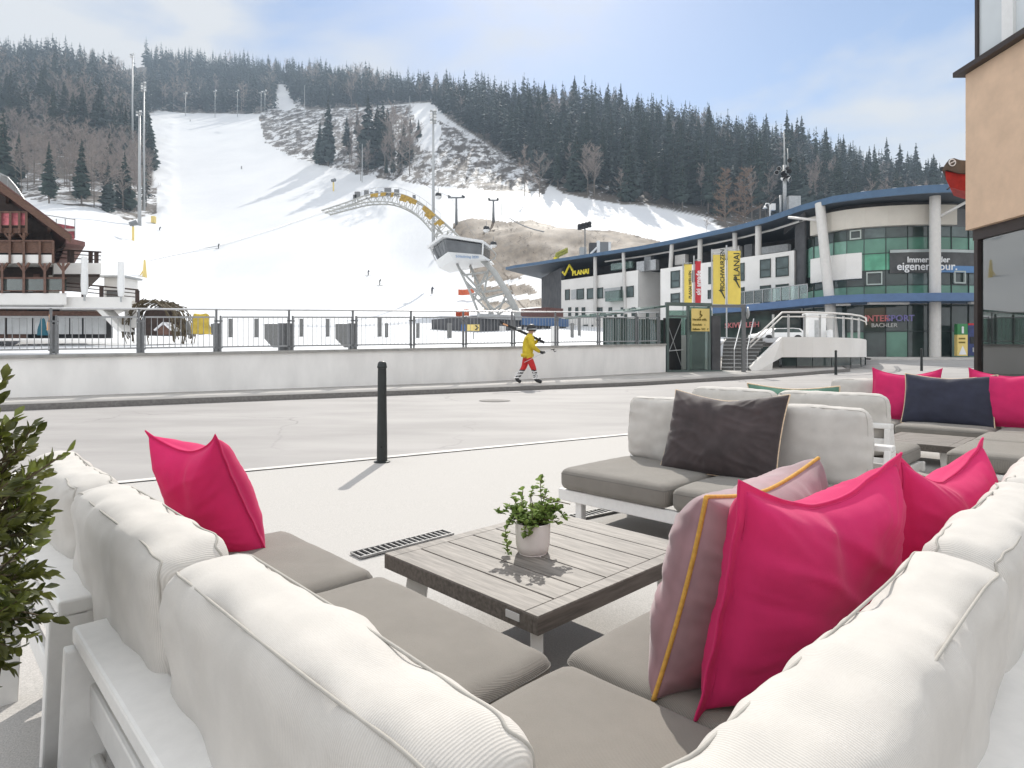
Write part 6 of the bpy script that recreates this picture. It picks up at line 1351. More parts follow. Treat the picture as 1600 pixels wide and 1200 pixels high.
    def shell(name, mt, tops, bots):
        m = MB()
        for (a, b), (c, d) in zip(zip(tops[:-1], tops[1:]), zip(bots[:-1], bots[1:])): m.quad(c, d, b, a)
        tb = [tops[0] + back, tops[-1] + back]; bb = [bots[0] + back, bots[-1] + back]
        m.quad(bots[-1], bb[1], tb[1], tops[-1]); m.quad(bb[0], bots[0], tops[0], tb[0]); m.quad(bb[1], bb[0], tb[0], tb[1]); m.quad(*tops, tb[1], tb[0]); m.quad(*bots[::-1], bb[0], bb[1])
        return fin(m.build(name, mt, cb))
    shell('glazing', M['cabglass'], [A + Vector((.35, .3, -.25)), Bp + Vector((0, .3, -.25)), Cc + Vector((-.3, .2, -.2))], [A2 + Vector((.35, .3, 0)), B2 + Vector((0, .3, 0)), C2 + Vector((-.3, .2, 0))])
    shell('white_base', M['white'], [A2, B2, C2], [A3, B3, C3])
    up_ = Vector((0, 0, .42)); shell('roof', M['white'], [A + up_ + Vector((-.4, 0, -.1)), Bp + up_ + Vector((-.2, -.4, 0)), Cc + up_], [A + Vector((-.4, 0, -.1)), Bp + Vector((-.2, -.4, 0)), Cc])
    for q, (a, b) in enumerate(((A, A2), (Cc, C2))): m = MB(); m.tube([a, b], .14, 6); m.build('corner_post', M['white'], cb)
    for t in (.28, .5, .72, .9): a = A.lerp(Bp, t) + Vector((0, .2, -.1)); b = A2.lerp(B2, t) + Vector((0, .2, 0)); m = MB(); m.tube([a, b], .03, 4); m.build('window_bar', M['mull'], cb)
    tx = (C2 - B2); tx.z = 0; q0 = B2.lerp(B3, .62).lerp(C2.lerp(C3, .62), .12); text('Schladming 2030', .55, M['ban_blue'], cb, q0 + Vector((0, -.30, -.1)), tx, (0, 0, 1), 'cabin_lettering', .02)
M['cabglass'] = mat('grey_cabin_glazing', (0.12, 0.125, 0.13), 0.15, .25, .4, spec=.6)
arch()
# ================================================================== MASTS, LIFT TOWERS, SNOW GUNS, SKIERS
def mast(label, px, yt, yb, d, r, lamps, rows=2, spread=5):
    b = PT(px, d, CH + (YH - yb) / F * d); zt = CH + (YH - yt) / F * d; root = thing('floodlight_mast', label, 'floodlight mast', b)
    m = MB(); m.tube([b - Vector((0, 0, 2)), Vector((b.x, b.y, zt))], [r, r * .55], 8); m.build('pole', M['galv'], root, True)
    k = d / F
    for i in range(lamps):
        row = i // rows; col = i % rows; p = Vector((b.x + (col - (rows - 1) / 2) * spread * k, b.y - .3, zt - row * spread * .85 * k + col * 1.6 * k)); l = MB(); s = spread * .42 * k
        l.box(p, (s * 1.5, s, s * 1.3), Matrix.Rotation(R(25), 3, 'X')); l.build('floodlight', M['white'] if (i % 3) else M['galv'], root)
    m = MB()
    for row in range((lamps + rows - 1) // rows): z_ = zt - row * spread * .85 * k; m.box((b.x, b.y, z_), (rows * spread * k, .15, .15))
    m.build('crossarm', M['galv'], root)
mast('tallest pale mast standing in the forest left of the ski slope', 207, 86, 240, 300, .5, 3, 2, 4)
mast('thick grey concrete mast at the left edge of the ski slope', 218, 176, 350, 190, .55, 4, 2, 5)
mast('pale floodlight mast right behind the thick concrete mast', 225, 131, 320, 215, .42, 8, 2, 4.5)
mast('big floodlight mast with ten lamps behind the race arch', 677, 174, 385, 150, .42, 10, 2, 5.5)
MT = [(191, 137, 176), (236, 150, 179), (290, 147, 183), (336, 143, 181), (371, 143, 177), (408, 145, 182), (414, 143, 181)]
for i, (p, yt, yb) in enumerate(MT):
    d = 545; mast('thin distant floodlight mast along the upper lip of the ski slope', p, yt, yb + 2, d, .3, 2, 2, 3.4); COL.objects  # noqa
for o in COL.objects:
    if o.get('label') == 'thin distant floodlight mast along the upper lip of the ski slope': o['group'] = 'floodlight masts along the slope lip'
for i, (p, yt, yb, lb_) in enumerate(((476, 133, 185, 'thin lattice pole at top left of brushy hillside'), (640, 150, 180, 'thin pole beside the upper ski lane'), (566, 225, 285, 'thin pole on the brushy hillside above the arch'))):
    d = d_at(p, yb, 100, 800); b = PT(p, d, CH + (YH - yb) / F * d); m = MB(); m.tube([b - Vector((0, 0, 1)), b + Vector((0, 0, (yb - yt) / F * d))], [.3, .15], 6); simple('pole', lb_, 'pole', m, M['galv'], b)
def lift_tower(label, px, yt, yb, w):
    d = d_at(px, yb, 80, 500); b = onhill(px, d); h = (yb - yt) / F * d; root = thing('lift_tower', label, 'lift tower', b); k = d / F
    m = MB(); m.tube([b - Vector((0, 0, 1)), b + Vector((0, 0, h))], [.5, .3], 8); m.build('pole', M['steel'], root, True)
    m = MB(); m.box(b + Vector((0, 0, h)), (w * k, .4, .45)); m.build('crossarm', M['steel'], root)
    for s in (-1, 1): m = MB(); m.box(b + Vector((s * w * k * .42, 0, h + .35)), (w * k * .18, 1.6, .35), Matrix.Rotation(R(20), 3, 'Y')); m.build('sheave_train', M['dark'], root)
lift_tower('dark T-shaped lift tower just right of the big floodlight mast', 713, 309, 352, 26); lift_tower('dark T-shaped lift tower further right on the snow field', 771, 313, 346, 16)
for p, yt, yb, lb_ in ((784, 318, 336, 'thin dark pole beside the right lift tower'),):
    d = d_at(p, yb, 80, 500); b = onhill(p, d); m = MB(); m.tube([b, b + Vector((0, 0, (yb - yt) / F * d))], .12, 6); simple('pole', lb_, 'pole', m, M['steel'], b)
def gondola(label, px, py, d):
    c = PT(px, d, CH + (YH - py) / F * d); root = thing('gondola', label, 'gondola', c); k = d / F * 5.2
    m = MB(); m.lathe([(0, -1.0 * k), (.55 * k, -.95 * k), (.95 * k, -.5 * k), (1.0 * k, -.2 * k)], c, 12); m.build('body', M['white'], root, True, 40); m = MB(); m.lathe([(.98 * k, -.2 * k), (.93 * k, .55 * k), (.6 * k, .9 * k), (0, 1.0 * k)], c, 12); m.build('window', M['dark'], root, True, 40); m = MB(); m.tube([c + Vector((0, 0, .9 * k)), c + Vector((0, 0, 2.4 * k))], .06 * k, 5); m.build('hanger', M['steel'], root)
gondola('dark lift cabin hanging right beside the big floodlight mast', 685, 306, 160); gondola('white gondola cabin with dark window above the brown bank', 760, 358, 120); gondola('white gondola cabin lower over the brown bank near cabin roof', 771, 382, 115)
def cable(label, a, b, r, sag):
    A, Bv = Vector(a), Vector(b); m = MB(); m.tube([A.lerp(Bv, t) - Vector((0, 0, sag * 4 * t * (1 - t))) for t in np.linspace(0, 1, 16)], r, 4); simple('lift_cable', label, 'cable', m, M['steel'], A)
cable('thin lift cable running up from arch cabin to the lift towers', PT(790, 100, CH + (YH - 420) / F * 100), PT(705, 158, CH + (YH - 309) / F * 158), .035, 1.5)
cable('thin lift cable running up the brushy hillside to its ridge', PT(706, 158, CH + (YH - 309) / F * 158), PT(590, 330, CH + (YH - 225) / F * 330), .05, 3)
cable('dark thick lift cable crossing the brown bank', PT(795, 160, CH + (YH - 340) / F * 160), PT(850, 120, CH + (YH - 362) / F * 120), .12, .5)
def slope_line():
    pts = [(236, 408), (290, 396), (340, 387), (420, 362), (500, 335), (512, 331)]; P = []
    for (a, b), (c, d_) in zip(pts[:-1], pts[1:]):
        for t in np.linspace(0, 1, 6)[:-1]: px, py = a + (c - a) * t, b + (d_ - b) * t; P.append(onhill(px, d_at(px, py, 100, 500), .5))
    m = MB(); m.tube(P, .12, 4); simple('snow_fence_line', 'thin grey net line crossing the white slope up to the arch tip', 'net line', m, M['galv'], P[0])
slope_line()
def gun(label, px, yt, yb, dmin=60):
    d = d_at(px, yb, dmin, 700); b = onhill(px, d); h = (yb - yt) / F * d; root = thing('snow_gun', label, 'snow gun', b)
    m = MB(); m.tube([b - Vector((0, 0, .5)), b + Vector((0, 0, h * .7))], h * .06, 8); m.build('yellow_post', M['sign_y'], root); t = b + Vector((0, 0, h * .85)); m = MB(); m.tube([t + Vector((-.12 * h, -.1 * h, -.05 * h)), t + Vector((.12 * h, .1 * h, .08 * h))], [.11 * h, .14 * h], 10); m.build('fan', M['steel'], root, True, 40); m = MB(); m.tube([b + Vector((0, 0, h * .7)), t], h * .03, 6); m.build('neck', M['steel'], root)
gun('yellow snow gun below the thick concrete mast', 208, 345, 376); gun('orange yellow snow gun in mid slope left above the arch', 521, 279, 299)
for p, yt, yb, lb_, mt in ((240, 338, 349, 'yellow padded cover at the foot of the concrete mast', 'sign_y'), (226, 406, 433, 'slim yellow and grey snow lance on a tripod, right above the small hut', 'sign_y')):
    d = d_at(p, yb, 60, 400); b = onhill(p, d); h = (yb - yt) / F * d; m = MB()
    if yb > 400: m.tube([b - Vector((0, 0, .3)), b + Vector((0, 0, h))], [.5, .18], 8); m.tube([b + Vector((-1.3, 0, -.2)), b + Vector((0, 0, h * .5))], .12, 6)
    else: m.rbox(b + Vector((0, 0, h / 2)), (h * .55, h * .5, h), None, .2)
    simple('snow_lance' if yb > 400 else 'padded_cover', lb_, 'snow lance' if yb > 400 else 'cover', m, M[mt], b)
def crane():
    d = 96; z = lambda y: CH + (YH - y) / F * d; P = lambda x, y: PT(x, d, z(y)); root = thing('loading_frame', 'bent green and yellow lift frame rising behind the left end of the blue roof', 'lift frame', P(868, 410))
    m = MB(); m.tube([P(866, 412), P(870, 397), P(887, 389), P(886, 393), P(872, 400), P(869, 412)], .28, 6); m.build('frame', M['crane'], root); m = MB(); m.tube([P(868, 416), P(868, 402)], .35, 6); m.build('foot', M['logo_y'], root)
    m = MB(); q = Fac.px(915, 92, 955, 92); pl = thing('roof_plant', 'grey and white lift machinery box behind the blue roof', 'machinery', P(935, 400))
    for x0, x1, y0, y1, k in ((920, 931, 381, 402, 'b_dark'), (931, 936, 378, 402, 'white'), (936, 949, 380, 402, 'steel'), (949, 953, 380, 402, 'white'), (905, 915, 388, 402, 'galv')): m = MB(); q.rect(m, x0, y0, x1, y1, 0, 1.0); fin(m.build('panel', M[k], pl))
    m = MB(); m.tube([q.at(921, q.z(921, 399), 1.2), q.at(931, q.z(931, 389), 1.2)], .15, 5); m.build('strut', M['white'], pl)
    fl = thing('roof_floodlight', 'dark eight-lamp floodlight pole behind the blue roof', 'floodlight', PT(914, 90, CH + (YH - 402) / F * 90))
    m = MB(); zz = lambda y: CH + (YH - y) / F * 90; X = lambda x: (x - 800) / F * 90; m.tube([Vector((X(914), 90, zz(405))), Vector((X(914), 90, zz(352)))], .09, 6); m.tube([Vector((X(904), 90, zz(354))), Vector((X(922), 90, zz(349)))], .07, 5); m.build('pole', M['steel'], fl)
    for i in range(4):
        for j in range(2): l = MB(); l.lathe([(0, -.25), (.3, -.22), (.3, .1), (.1, .25)], Vector((X(905 + i * 5.2), 89.6, zz(353 - i * 1.3 + j * 4.5))), 8); l.build('lamp', M['dark'], fl)
M['crane'] = mat('olive_yellow_steel', (0.30, 0.30, 0.05), .6, .2, 3)
crane()
def skinned(name, joints, bones, mats, fmat, parent, sub=2):
    me = bpy.data.meshes.new(name); me.from_pydata([Vector(p) for p, r in joints], bones, []); o = bpy.data.objects.new(name, me); COL.objects.link(o)
    sk = o.modifiers.new('s', 'SKIN'); sk.use_smooth_shade = True
    for v, (p, r) in zip(me.skin_vertices[0].data, joints): v.radius = (r, r) if not isinstance(r, tuple) else r; v.use_root = False
    me.skin_vertices[0].data[0].use_root = True
    ss = o.modifiers.new('u', 'SUBSURF'); ss.levels = sub; ss.render_levels = sub
    bpy.context.view_layer.update(); ev = o.evaluated_get(bpy.context.evaluated_depsgraph_get()); nm = bpy.data.meshes.new_from_object(ev); COL.objects.unlink(o); bpy.data.objects.remove(o)
    nm.name = name; nm.materials.clear()
    for m in mats: nm.materials.append(m)
    for p in nm.polygons: p.material_index = fmat(p.center); p.use_smooth = True
    n = bpy.data.objects.new(name, nm); COL.objects.link(n); n.parent = parent; return n
def walking_skier():
    t = 19.05; base = Vector(((824 - 800) / F * t, t, gz(t) + .121)); rz = math.atan2(WD.y, WD.x) - .45
    root = thing('person', 'person in yellow jacket and red trousers walking in ski boots along the white wall', 'person', base, rz)
    J = [((0, 0, .93), .175), ((.02, 0, 1.10), .195), ((.05, 0, 1.30), .215), ((.07, 0, 1.46), .17), ((.09, 0, 1.54), .075), ((.11, 0, 1.60), .085), ((.13, 0, 1.68), .105), ((.13, 0, 1.76), .09),
         ((.06, -.20, 1.42), .105), ((.10, -.27, 1.17), .092), ((.30, -.22, 1.02), .058), ((.38, -.21, .98), .045),      # right arm, near the camera
         ((.06, .19, 1.42), .09), ((.20, .24, 1.22), .075), ((.32, .12, 1.32), .06), ((.35, .06, 1.36), .045),
         ((.0, -.10, .88), .125), ((.16, -.11, .52), .095), ((.20, -.11, .40), .08), ((.26, -.11, .12), .075), ((.44, -.11, .06), .055),
         ((-.0, .10, .88), .125), ((-.08, .11, .52), .095), ((-.16, .11, .40), .08), ((-.33, .11, .14), .075), ((-.17, .11, .05), .055)]
    Bn = [(0, 1), (1, 2), (2, 3), (3, 4), (4, 5), (5, 6), (6, 7), (3, 8), (8, 9), (9, 10), (10, 11), (3, 12), (12, 13), (13, 14), (14, 15), (0, 16), (16, 17), (17, 18), (18, 19), (19, 20), (0, 21), (21, 22), (22, 23), (23, 24), (24, 25)]
    def fm(c):
        if c.z > 1.555: return 4
        if c.z > .80 and not (c.x > .345 and c.z < 1.05): return 0 if not (c.x > .325 and c.z > 1.24) else 3
        if c.x > .30 and c.z > .85: return 3
        if c.z > .44: return 1
        return 2 if c.z < .16 or abs((c.z * 11) % 1.0) > .42 else 5
    skinned('body', J, Bn, [M['yellow'], M['red'], M['dark'], M['dark'], M['skin'], M['white']], fm, root, 2)
    m = MB(); m.lathe([(.15, -.02), (.155, .04), (.145, .10), (.115, .15), (.06, .185), (0, .195)], (.125, 0, 1.66), 20); h = m.build('helmet', M['dark'], root, True, local=True)
    m = MB(); m.lathe([(.150, .0), (.158, .012), (.158, .032), (.150, .045)], (.13, 0, 1.665), 20); m.build('helmet_band', M['galv'], h, True, local=True)
    m = MB(); m.rbox((.235, 0, 1.655), (.05, .15, .065), None, .02); m.build('goggles', M['dark'], root, local=True)
    m = MB(); m.lathe([(.02, -.02), (.03, 0), (.0, .02)], (.235, 0, 1.605), 8); m.build('nose', M['skin'], root, True, local=True)
    m = MB(); m.lathe([(.185, .0), (.205, .02), (.205, .07), (.19, .11)], (.0, 0, .835), 20); m.build('jacket_hem', M['yellow'], root, True, local=True)
    def glove(c, d):
        m = MB(); c = Vector(c); d = Vector(d).normalized(); s = Vector((0, 1, 0)); u = d.cross(s)
        m.tube([c - d * .05, c - d * .02, c + d * .03, c + d * .055], [.036, .046, .046, .03], 10)
        for k in range(4): o = (k - 1.5) * .022; m.tube([c + d * .04 + s * o, c + d * (.085 + (.008 if k in (1, 2) else 0)) + s * o + u * .012, c + d * .07 + s * o + u * .05, c + d * .035 + s * o + u * .055], [.013, .013, .012, .009], 6)
        m.tube([c - d * .01 + s * .04, c + d * .035 + s * .055 + u * .03, c + d * .05 + s * .03 + u * .055], [.014, .013, .010], 6)
        return m.build('glove', M['dark'], root, True, local=True)
    glove((.42, -.21, .97), (1, 0, -.35)); glove((.37, .04, 1.37), (.7, -.6, .4))
    # boots: shell and buckles
    for x, y, z_, sl in ((.23, -.11, .20, .05), (-.28, .11, .22, -.16)):
        m = MB()
        for k in range(3): m.tube([Vector((x + sl * (.25 - k * .12) + math.cos(a) * .088, y + math.sin(a) * .085, z_ - .03 + k * .075)) for a in np.linspace(0, 6.28, 13)[:-1]], .011, 5, closed=True)
        m.build('boot_buckles', M['white'], root, local=True)
    # skis over the far shoulder, poles in the near hand: things of their own
    Mx = Matrix.Translation(base) @ Matrix.Rotation(rz, 4, 'Z')
    sk = thing('skis', 'pair of dark skis carried over the shoulder of the walking skier', 'skis', Mx @ Vector((.06, .16, 1.50)), rz)
    for o in (-.02, .02):
        m = MB(); pts = [Vector((.50, o, -.22)), Vector((.1, o, -.02)), Vector((-.5, o, .24)), Vector((-.80, o, .36)), Vector((-.90, o, .44))]
        for a, b in zip(pts[:-1], pts[1:]): m.bar(a, b, .03, .075)
        m.build('ski', M['dark'], sk, local=True); m = MB(); m.bar(pts[3] + Vector((0, -.018, 0)), pts[2].lerp(pts[3], .5) + Vector((0, -.018, 0)), .006, .05); m.build('ski_stripe', M['apricot'], sk, local=True)
        m = MB(); m.rbox((-.30, o, .21), (.16, .05, .08), None, .01); m.build('binding', M['galv'], sk, local=True)
    po = thing('ski_poles', 'pair of ski poles held low in the near hand of the walking skier', 'ski poles', Mx @ Vector((.42, -.21, .97)), rz)
    for o in (-.015, .015):
        m = MB(); m.tube([Vector((-.55, o, -.30)), Vector((.28, o, .10))], .007, 6); m.build('shaft', M['lightmetal'], po, local=True); m = MB(); m.tube([Vector((.28, o, .10)), Vector((.40, o * 3, .13 - abs(o)))], .018, 8); m.tube([Vector((.33, o, .115)), Vector((.40, o, .02)), Vector((.44, o, .05))], .010, 6); m.build('grip', M['dark'], po, local=True)
walking_skier()
def slope_skiers():
    spec = [(377, 264, 'distant dark skier high in the middle of the slope', 'dark'), (341, 389, 'dark skier standing on the snow beside the faint cable line', 'dark'), (249, 361, 'dark skier crouching near the left slope edge below the mast', 'dark'), (575, 431, 'dark skier upper one of the pair below the arch', 'navy'), (593, 446, 'dark skier lower one of the pair below the arch, skis visible', 'dark'), (675, 460, 'dark skier on foot near the lattice tower', 'navy'), (407, 190, 'tiny orange clad skier at the upper right slope edge', 'apricot'), (297, 190, 'tiny dark skier at the top of the slope', 'dark')]
    for i, (p, y, lb_, k) in enumerate(spec):
        d = d_at(p, y, 80, 700); b = onhill(p, d); root = thing('person', lb_, 'person', b, random.uniform(-1, 1) + (1.5 if i % 2 else 0)); a = .12 if i != 2 else .25; cr = .78 if i == 2 else 1.0
        J = [((0, 0, .95 * cr), .16), ((.05, 0, 1.2 * cr), .17), ((.09 + a, 0, 1.45 * cr), .15), ((.12 + a, 0, 1.6 * cr), .08), ((.15 + a, 0, 1.72 * cr), .11), ((.1 + a, .2, 1.4 * cr), .08), ((.3, .34, 1.15 * cr), .065), ((.45, .36, 1.1 * cr), .055), ((.1 + a, -.2, 1.4 * cr), .08), ((.28, -.36, 1.15 * cr), .065), ((.44, -.38, 1.1 * cr), .055), ((.0, .12, .88 * cr), .12), ((.12, .15, .5 * cr), .1), ((.02, .16, .08), .09), ((.0, -.12, .88 * cr), .12), ((.10, -.15, .5 * cr), .1), ((-.02, -.16, .08), .09)]
        skinned('body', J, [(0, 1), (1, 2), (2, 3), (3, 4), (2, 5), (5, 6), (6, 7), (2, 8), (8, 9), (9, 10), (0, 11), (11, 12), (12, 13), (0, 14), (14, 15), (15, 16)], [M[k], M['dark']], lambda c: 1 if c.z < .9 or c.z > 1.62 * cr else 0, root, 1)
        if i not in (5, 6, 7):
            m = MB()
            for s in (-.16, .16): m.bar((-.8, s, .02), (.85, s, .02), .10, .03)
            m.build('skis', M['dark'], root, local=True)
slope_skiers()
for o in FIX: recalc(o)
FIX.clear()
# ================================================================== TREES
M['spruce'] = mat('spruce_needles', (0.030, 0.054, 0.043), 0.8, 0.35, 0.35, col2=(0.066, 0.098, 0.078), detail=4)
M['spruce2'] = mat('spruce_needles_blue', (0.040, 0.060, 0.056), 0.8, 0.3, 0.35, col2=(0.080, 0.110, 0.100), detail=4)
M['bark'] = mat('grey_bark', (0.17, 0.14, 0.115), 0.9, 0.3, 3)
M['twig'] = mat('bare_twigs', (0.26, 0.215, 0.19), 0.9, 0.25, 0.3, col2=(0.44, 0.375, 0.335))
M['larch'] = mat('bare_larch_twigs', (0.24, 0.155, 0.105), 0.9, 0.25, 0.4, col2=(0.33, 0.225, 0.155))
M['brushtwig'] = mat('brush_twigs', (0.075, 0.060, 0.05), 0.9, 0.3, 0.4, col2=(0.17, 0.14, 0.115))
def tri_mesh(name, V, T, m):
    me = bpy.data.meshes.new(name); V = np.asarray(V, np.float32); T = np.asarray(T, np.int32)
    me.vertices.add(len(V)); me.vertices.foreach_set('co', V.ravel()); me.loops.add(T.size); me.loops.foreach_set('vertex_index', T.ravel())
    me.polygons.add(len(T)); me.polygons.foreach_set('loop_start', np.arange(0, T.size, 3, dtype=np.int32)); me.materials.append(m); me.update(calc_edges=True); return me
def conifer(seed, tiers, per, h=1.0, bare=.12, wid=.17, seg=2, ragged=.35, lean=0.0):
    r = random.Random(seed); V = []; T = []
    for i in range(tiers):
        t = i / (tiers - 1); z = h * (bare + (1 - bare) * t); L0 = wid * h * (1 - t) ** 0.85 * (1.0 if t > .12 else .55 + 3.7 * t) + .008 * h
        a0 = r.uniform(0, 6.28)
        for k in range(per):
            a = a0 + 6.283 * k / per + r.uniform(-.35, .35); L_ = L0 * r.uniform(1 - ragged, 1 + ragged * .7); c, s = math.cos(a), math.sin(a); dr = L_ * r.uniform(.30, .65); w = L_ * r.uniform(.26, .42) + .006 * h; zz = z + r.uniform(-.5, .5) * h / tiers
            b = len(V); px_, py_ = -s * w, c * w
            if seg == 2:
                V += [(0, 0, zz + .012 * h), (c * L_ * .55 + px_, s * L_ * .55 + py_, zz - dr * .42), (c * L_ * .55 - px_, s * L_ * .55 - py_, zz - dr * .42), (c * L_, s * L_, zz - dr * .75), (c * L_ * .5, s * L_ * .5, zz - dr * 1.15)]
                T += [(b, b + 1, b + 2), (b + 1, b + 3, b + 2), (b + 1, b + 4, b + 3), (b + 2, b + 3, b + 4)]
            else:
                V += [(0, 0, zz + .02 * h), (c * L_ + px_, s * L_ + py_, zz - dr), (c * L_ - px_, s * L_ - py_, zz - dr * .9)]; T += [(b, b + 1, b + 2)]
    b = len(V); V += [(.006 * h, 0, h * .93), (-.006 * h, 0.004 * h, h * .93), (0, 0, h * 1.03)]; T += [(b, b + 1, b + 2)]
    return np.array(V), np.array(T)
def trunk(h, r0, n=5, top=.95):
    V = []; T = []
    for z, r in ((-.03 * h, r0), (h * top, r0 * .15)):
        for k in range(n): a = 6.283 * k / n; V.append((math.cos(a) * r, math.sin(a) * r, z))
    for k in range(n): a, b, c, d = k, (k + 1) % n, n + (k + 1) % n, n + k; T += [(a, b, c), (a, c, d)]
    return np.array(V), np.array(T)
def baretree(seed, spread=.28, limbs=15, start=.25, up=.9, tw=1.0):
    r = random.Random(seed); V = []; T = []
    def stick(p, q, w):
        d = np.array(q) - np.array(p); a = np.cross(d, [r.uniform(-1, 1), r.uniform(-1, 1), r.uniform(-1, 1)]); n = np.linalg.norm(a)
        if n < 1e-9: return
        a = a / n * w; b = len(V); V.extend([tuple(np.array(p) + a), tuple(np.array(p) - a), tuple(np.array(q) - a * .4), tuple(np.array(q) + a * .4)]); T.extend([(b, b + 1, b + 2), (b, b + 2, b + 3)])
    for i in range(limbs):
        t = start + (1 - start) * (i / limbs) ** .9; a = r.uniform(0, 6.28); L_ = spread * (1.15 - .75 * t) * r.uniform(.7, 1.25); p = np.array([0, 0, t * .9])
        dv = np.array([math.cos(a), math.sin(a), up * r.uniform(.7, 1.6)]); dv /= np.linalg.norm(dv); q = p + dv * L_; q[2] = min(q[2], 1.0); stick(p, q, .0055)
        for j in range(6):
            u = r.uniform(.25, 1); s = p + (q - p) * u; e = dv + np.array([r.uniform(-.8, .8), r.uniform(-.8, .8), r.uniform(-.1, .9)]); e /= np.linalg.norm(e); f = s + e * L_ * r.uniform(.3, .6); stick(s, f, .0028)
            for k in range(7):
                g = s + (f - s) * r.uniform(.2, 1); h = e + np.array([r.uniform(-1, 1), r.uniform(-1, 1), r.uniform(-.4, .9)]); h /= np.linalg.norm(h); stick(g, g + h * L_ * r.uniform(.15, .38), .0016 * tw)
    return np.array(V), np.array(T)
CON = [conifer(s, 20, 9, 1.0, b, w, 2, .4) for s, b, w in ((1, .05, .195), (2, .12, .17), (3, .18, .155), (4, .06, .185), (5, .22, .14))]
CONM = [tri_mesh('crown', V, T, M['spruce' if i % 2 == 0 else 'spruce2']) for i, (V, T) in enumerate(CON)]
TRM = tri_mesh('trunk', *trunk(1.0, .013), M['bark'])
LOW = [conifer(10 + s, 11, 7, 1.0, b, w, 1, .45) for s, b, w in ((1, .08, .20), (2, .16, .17), (3, .2, .155), (4, .10, .185))]
BAR = [baretree(20 + i, sp, 16, st, u) for i, (sp, st, u) in enumerate(((.34, .22, .9), (.26, .35, 1.2), (.38, .18, .7), (.20, .45, 1.3)))]
BARM = [tri_mesh('crown', V, T, M['twig']) for V, T in BAR]
LAR = [conifer(40 + i, 26, 8, 1.0, .08, .135, 1, .6) for i in range(2)]
LARM = [tri_mesh('crown', *baretree(60 + i, .17, 46, .08, .35, 1.3), M['larch']) for i in range(2)]
def plant(kind, px, d, h, label, cat, group, rr, name):
    b = onhill(px, d, -.15); rz = rr.uniform(0, 6.28)
    root = thing(name, label, cat, b, rz, group); ms = {'c': CONM, 'b': BARM, 'l': LARM}[kind]
    o = bpy.data.objects.new('crown', rr.choice(ms)); COL.objects.link(o); o.parent = root; w = rr.uniform(.85, 1.2); o.scale = (h * w, h * w, h)
    t = bpy.data.objects.new('trunk', TRM); COL.objects.link(t); t.parent = root; k = .8 if kind == 'b' else 1.0; t.scale = (h * k, h * k, h * (1.0 if kind != 'b' else .92)); return root
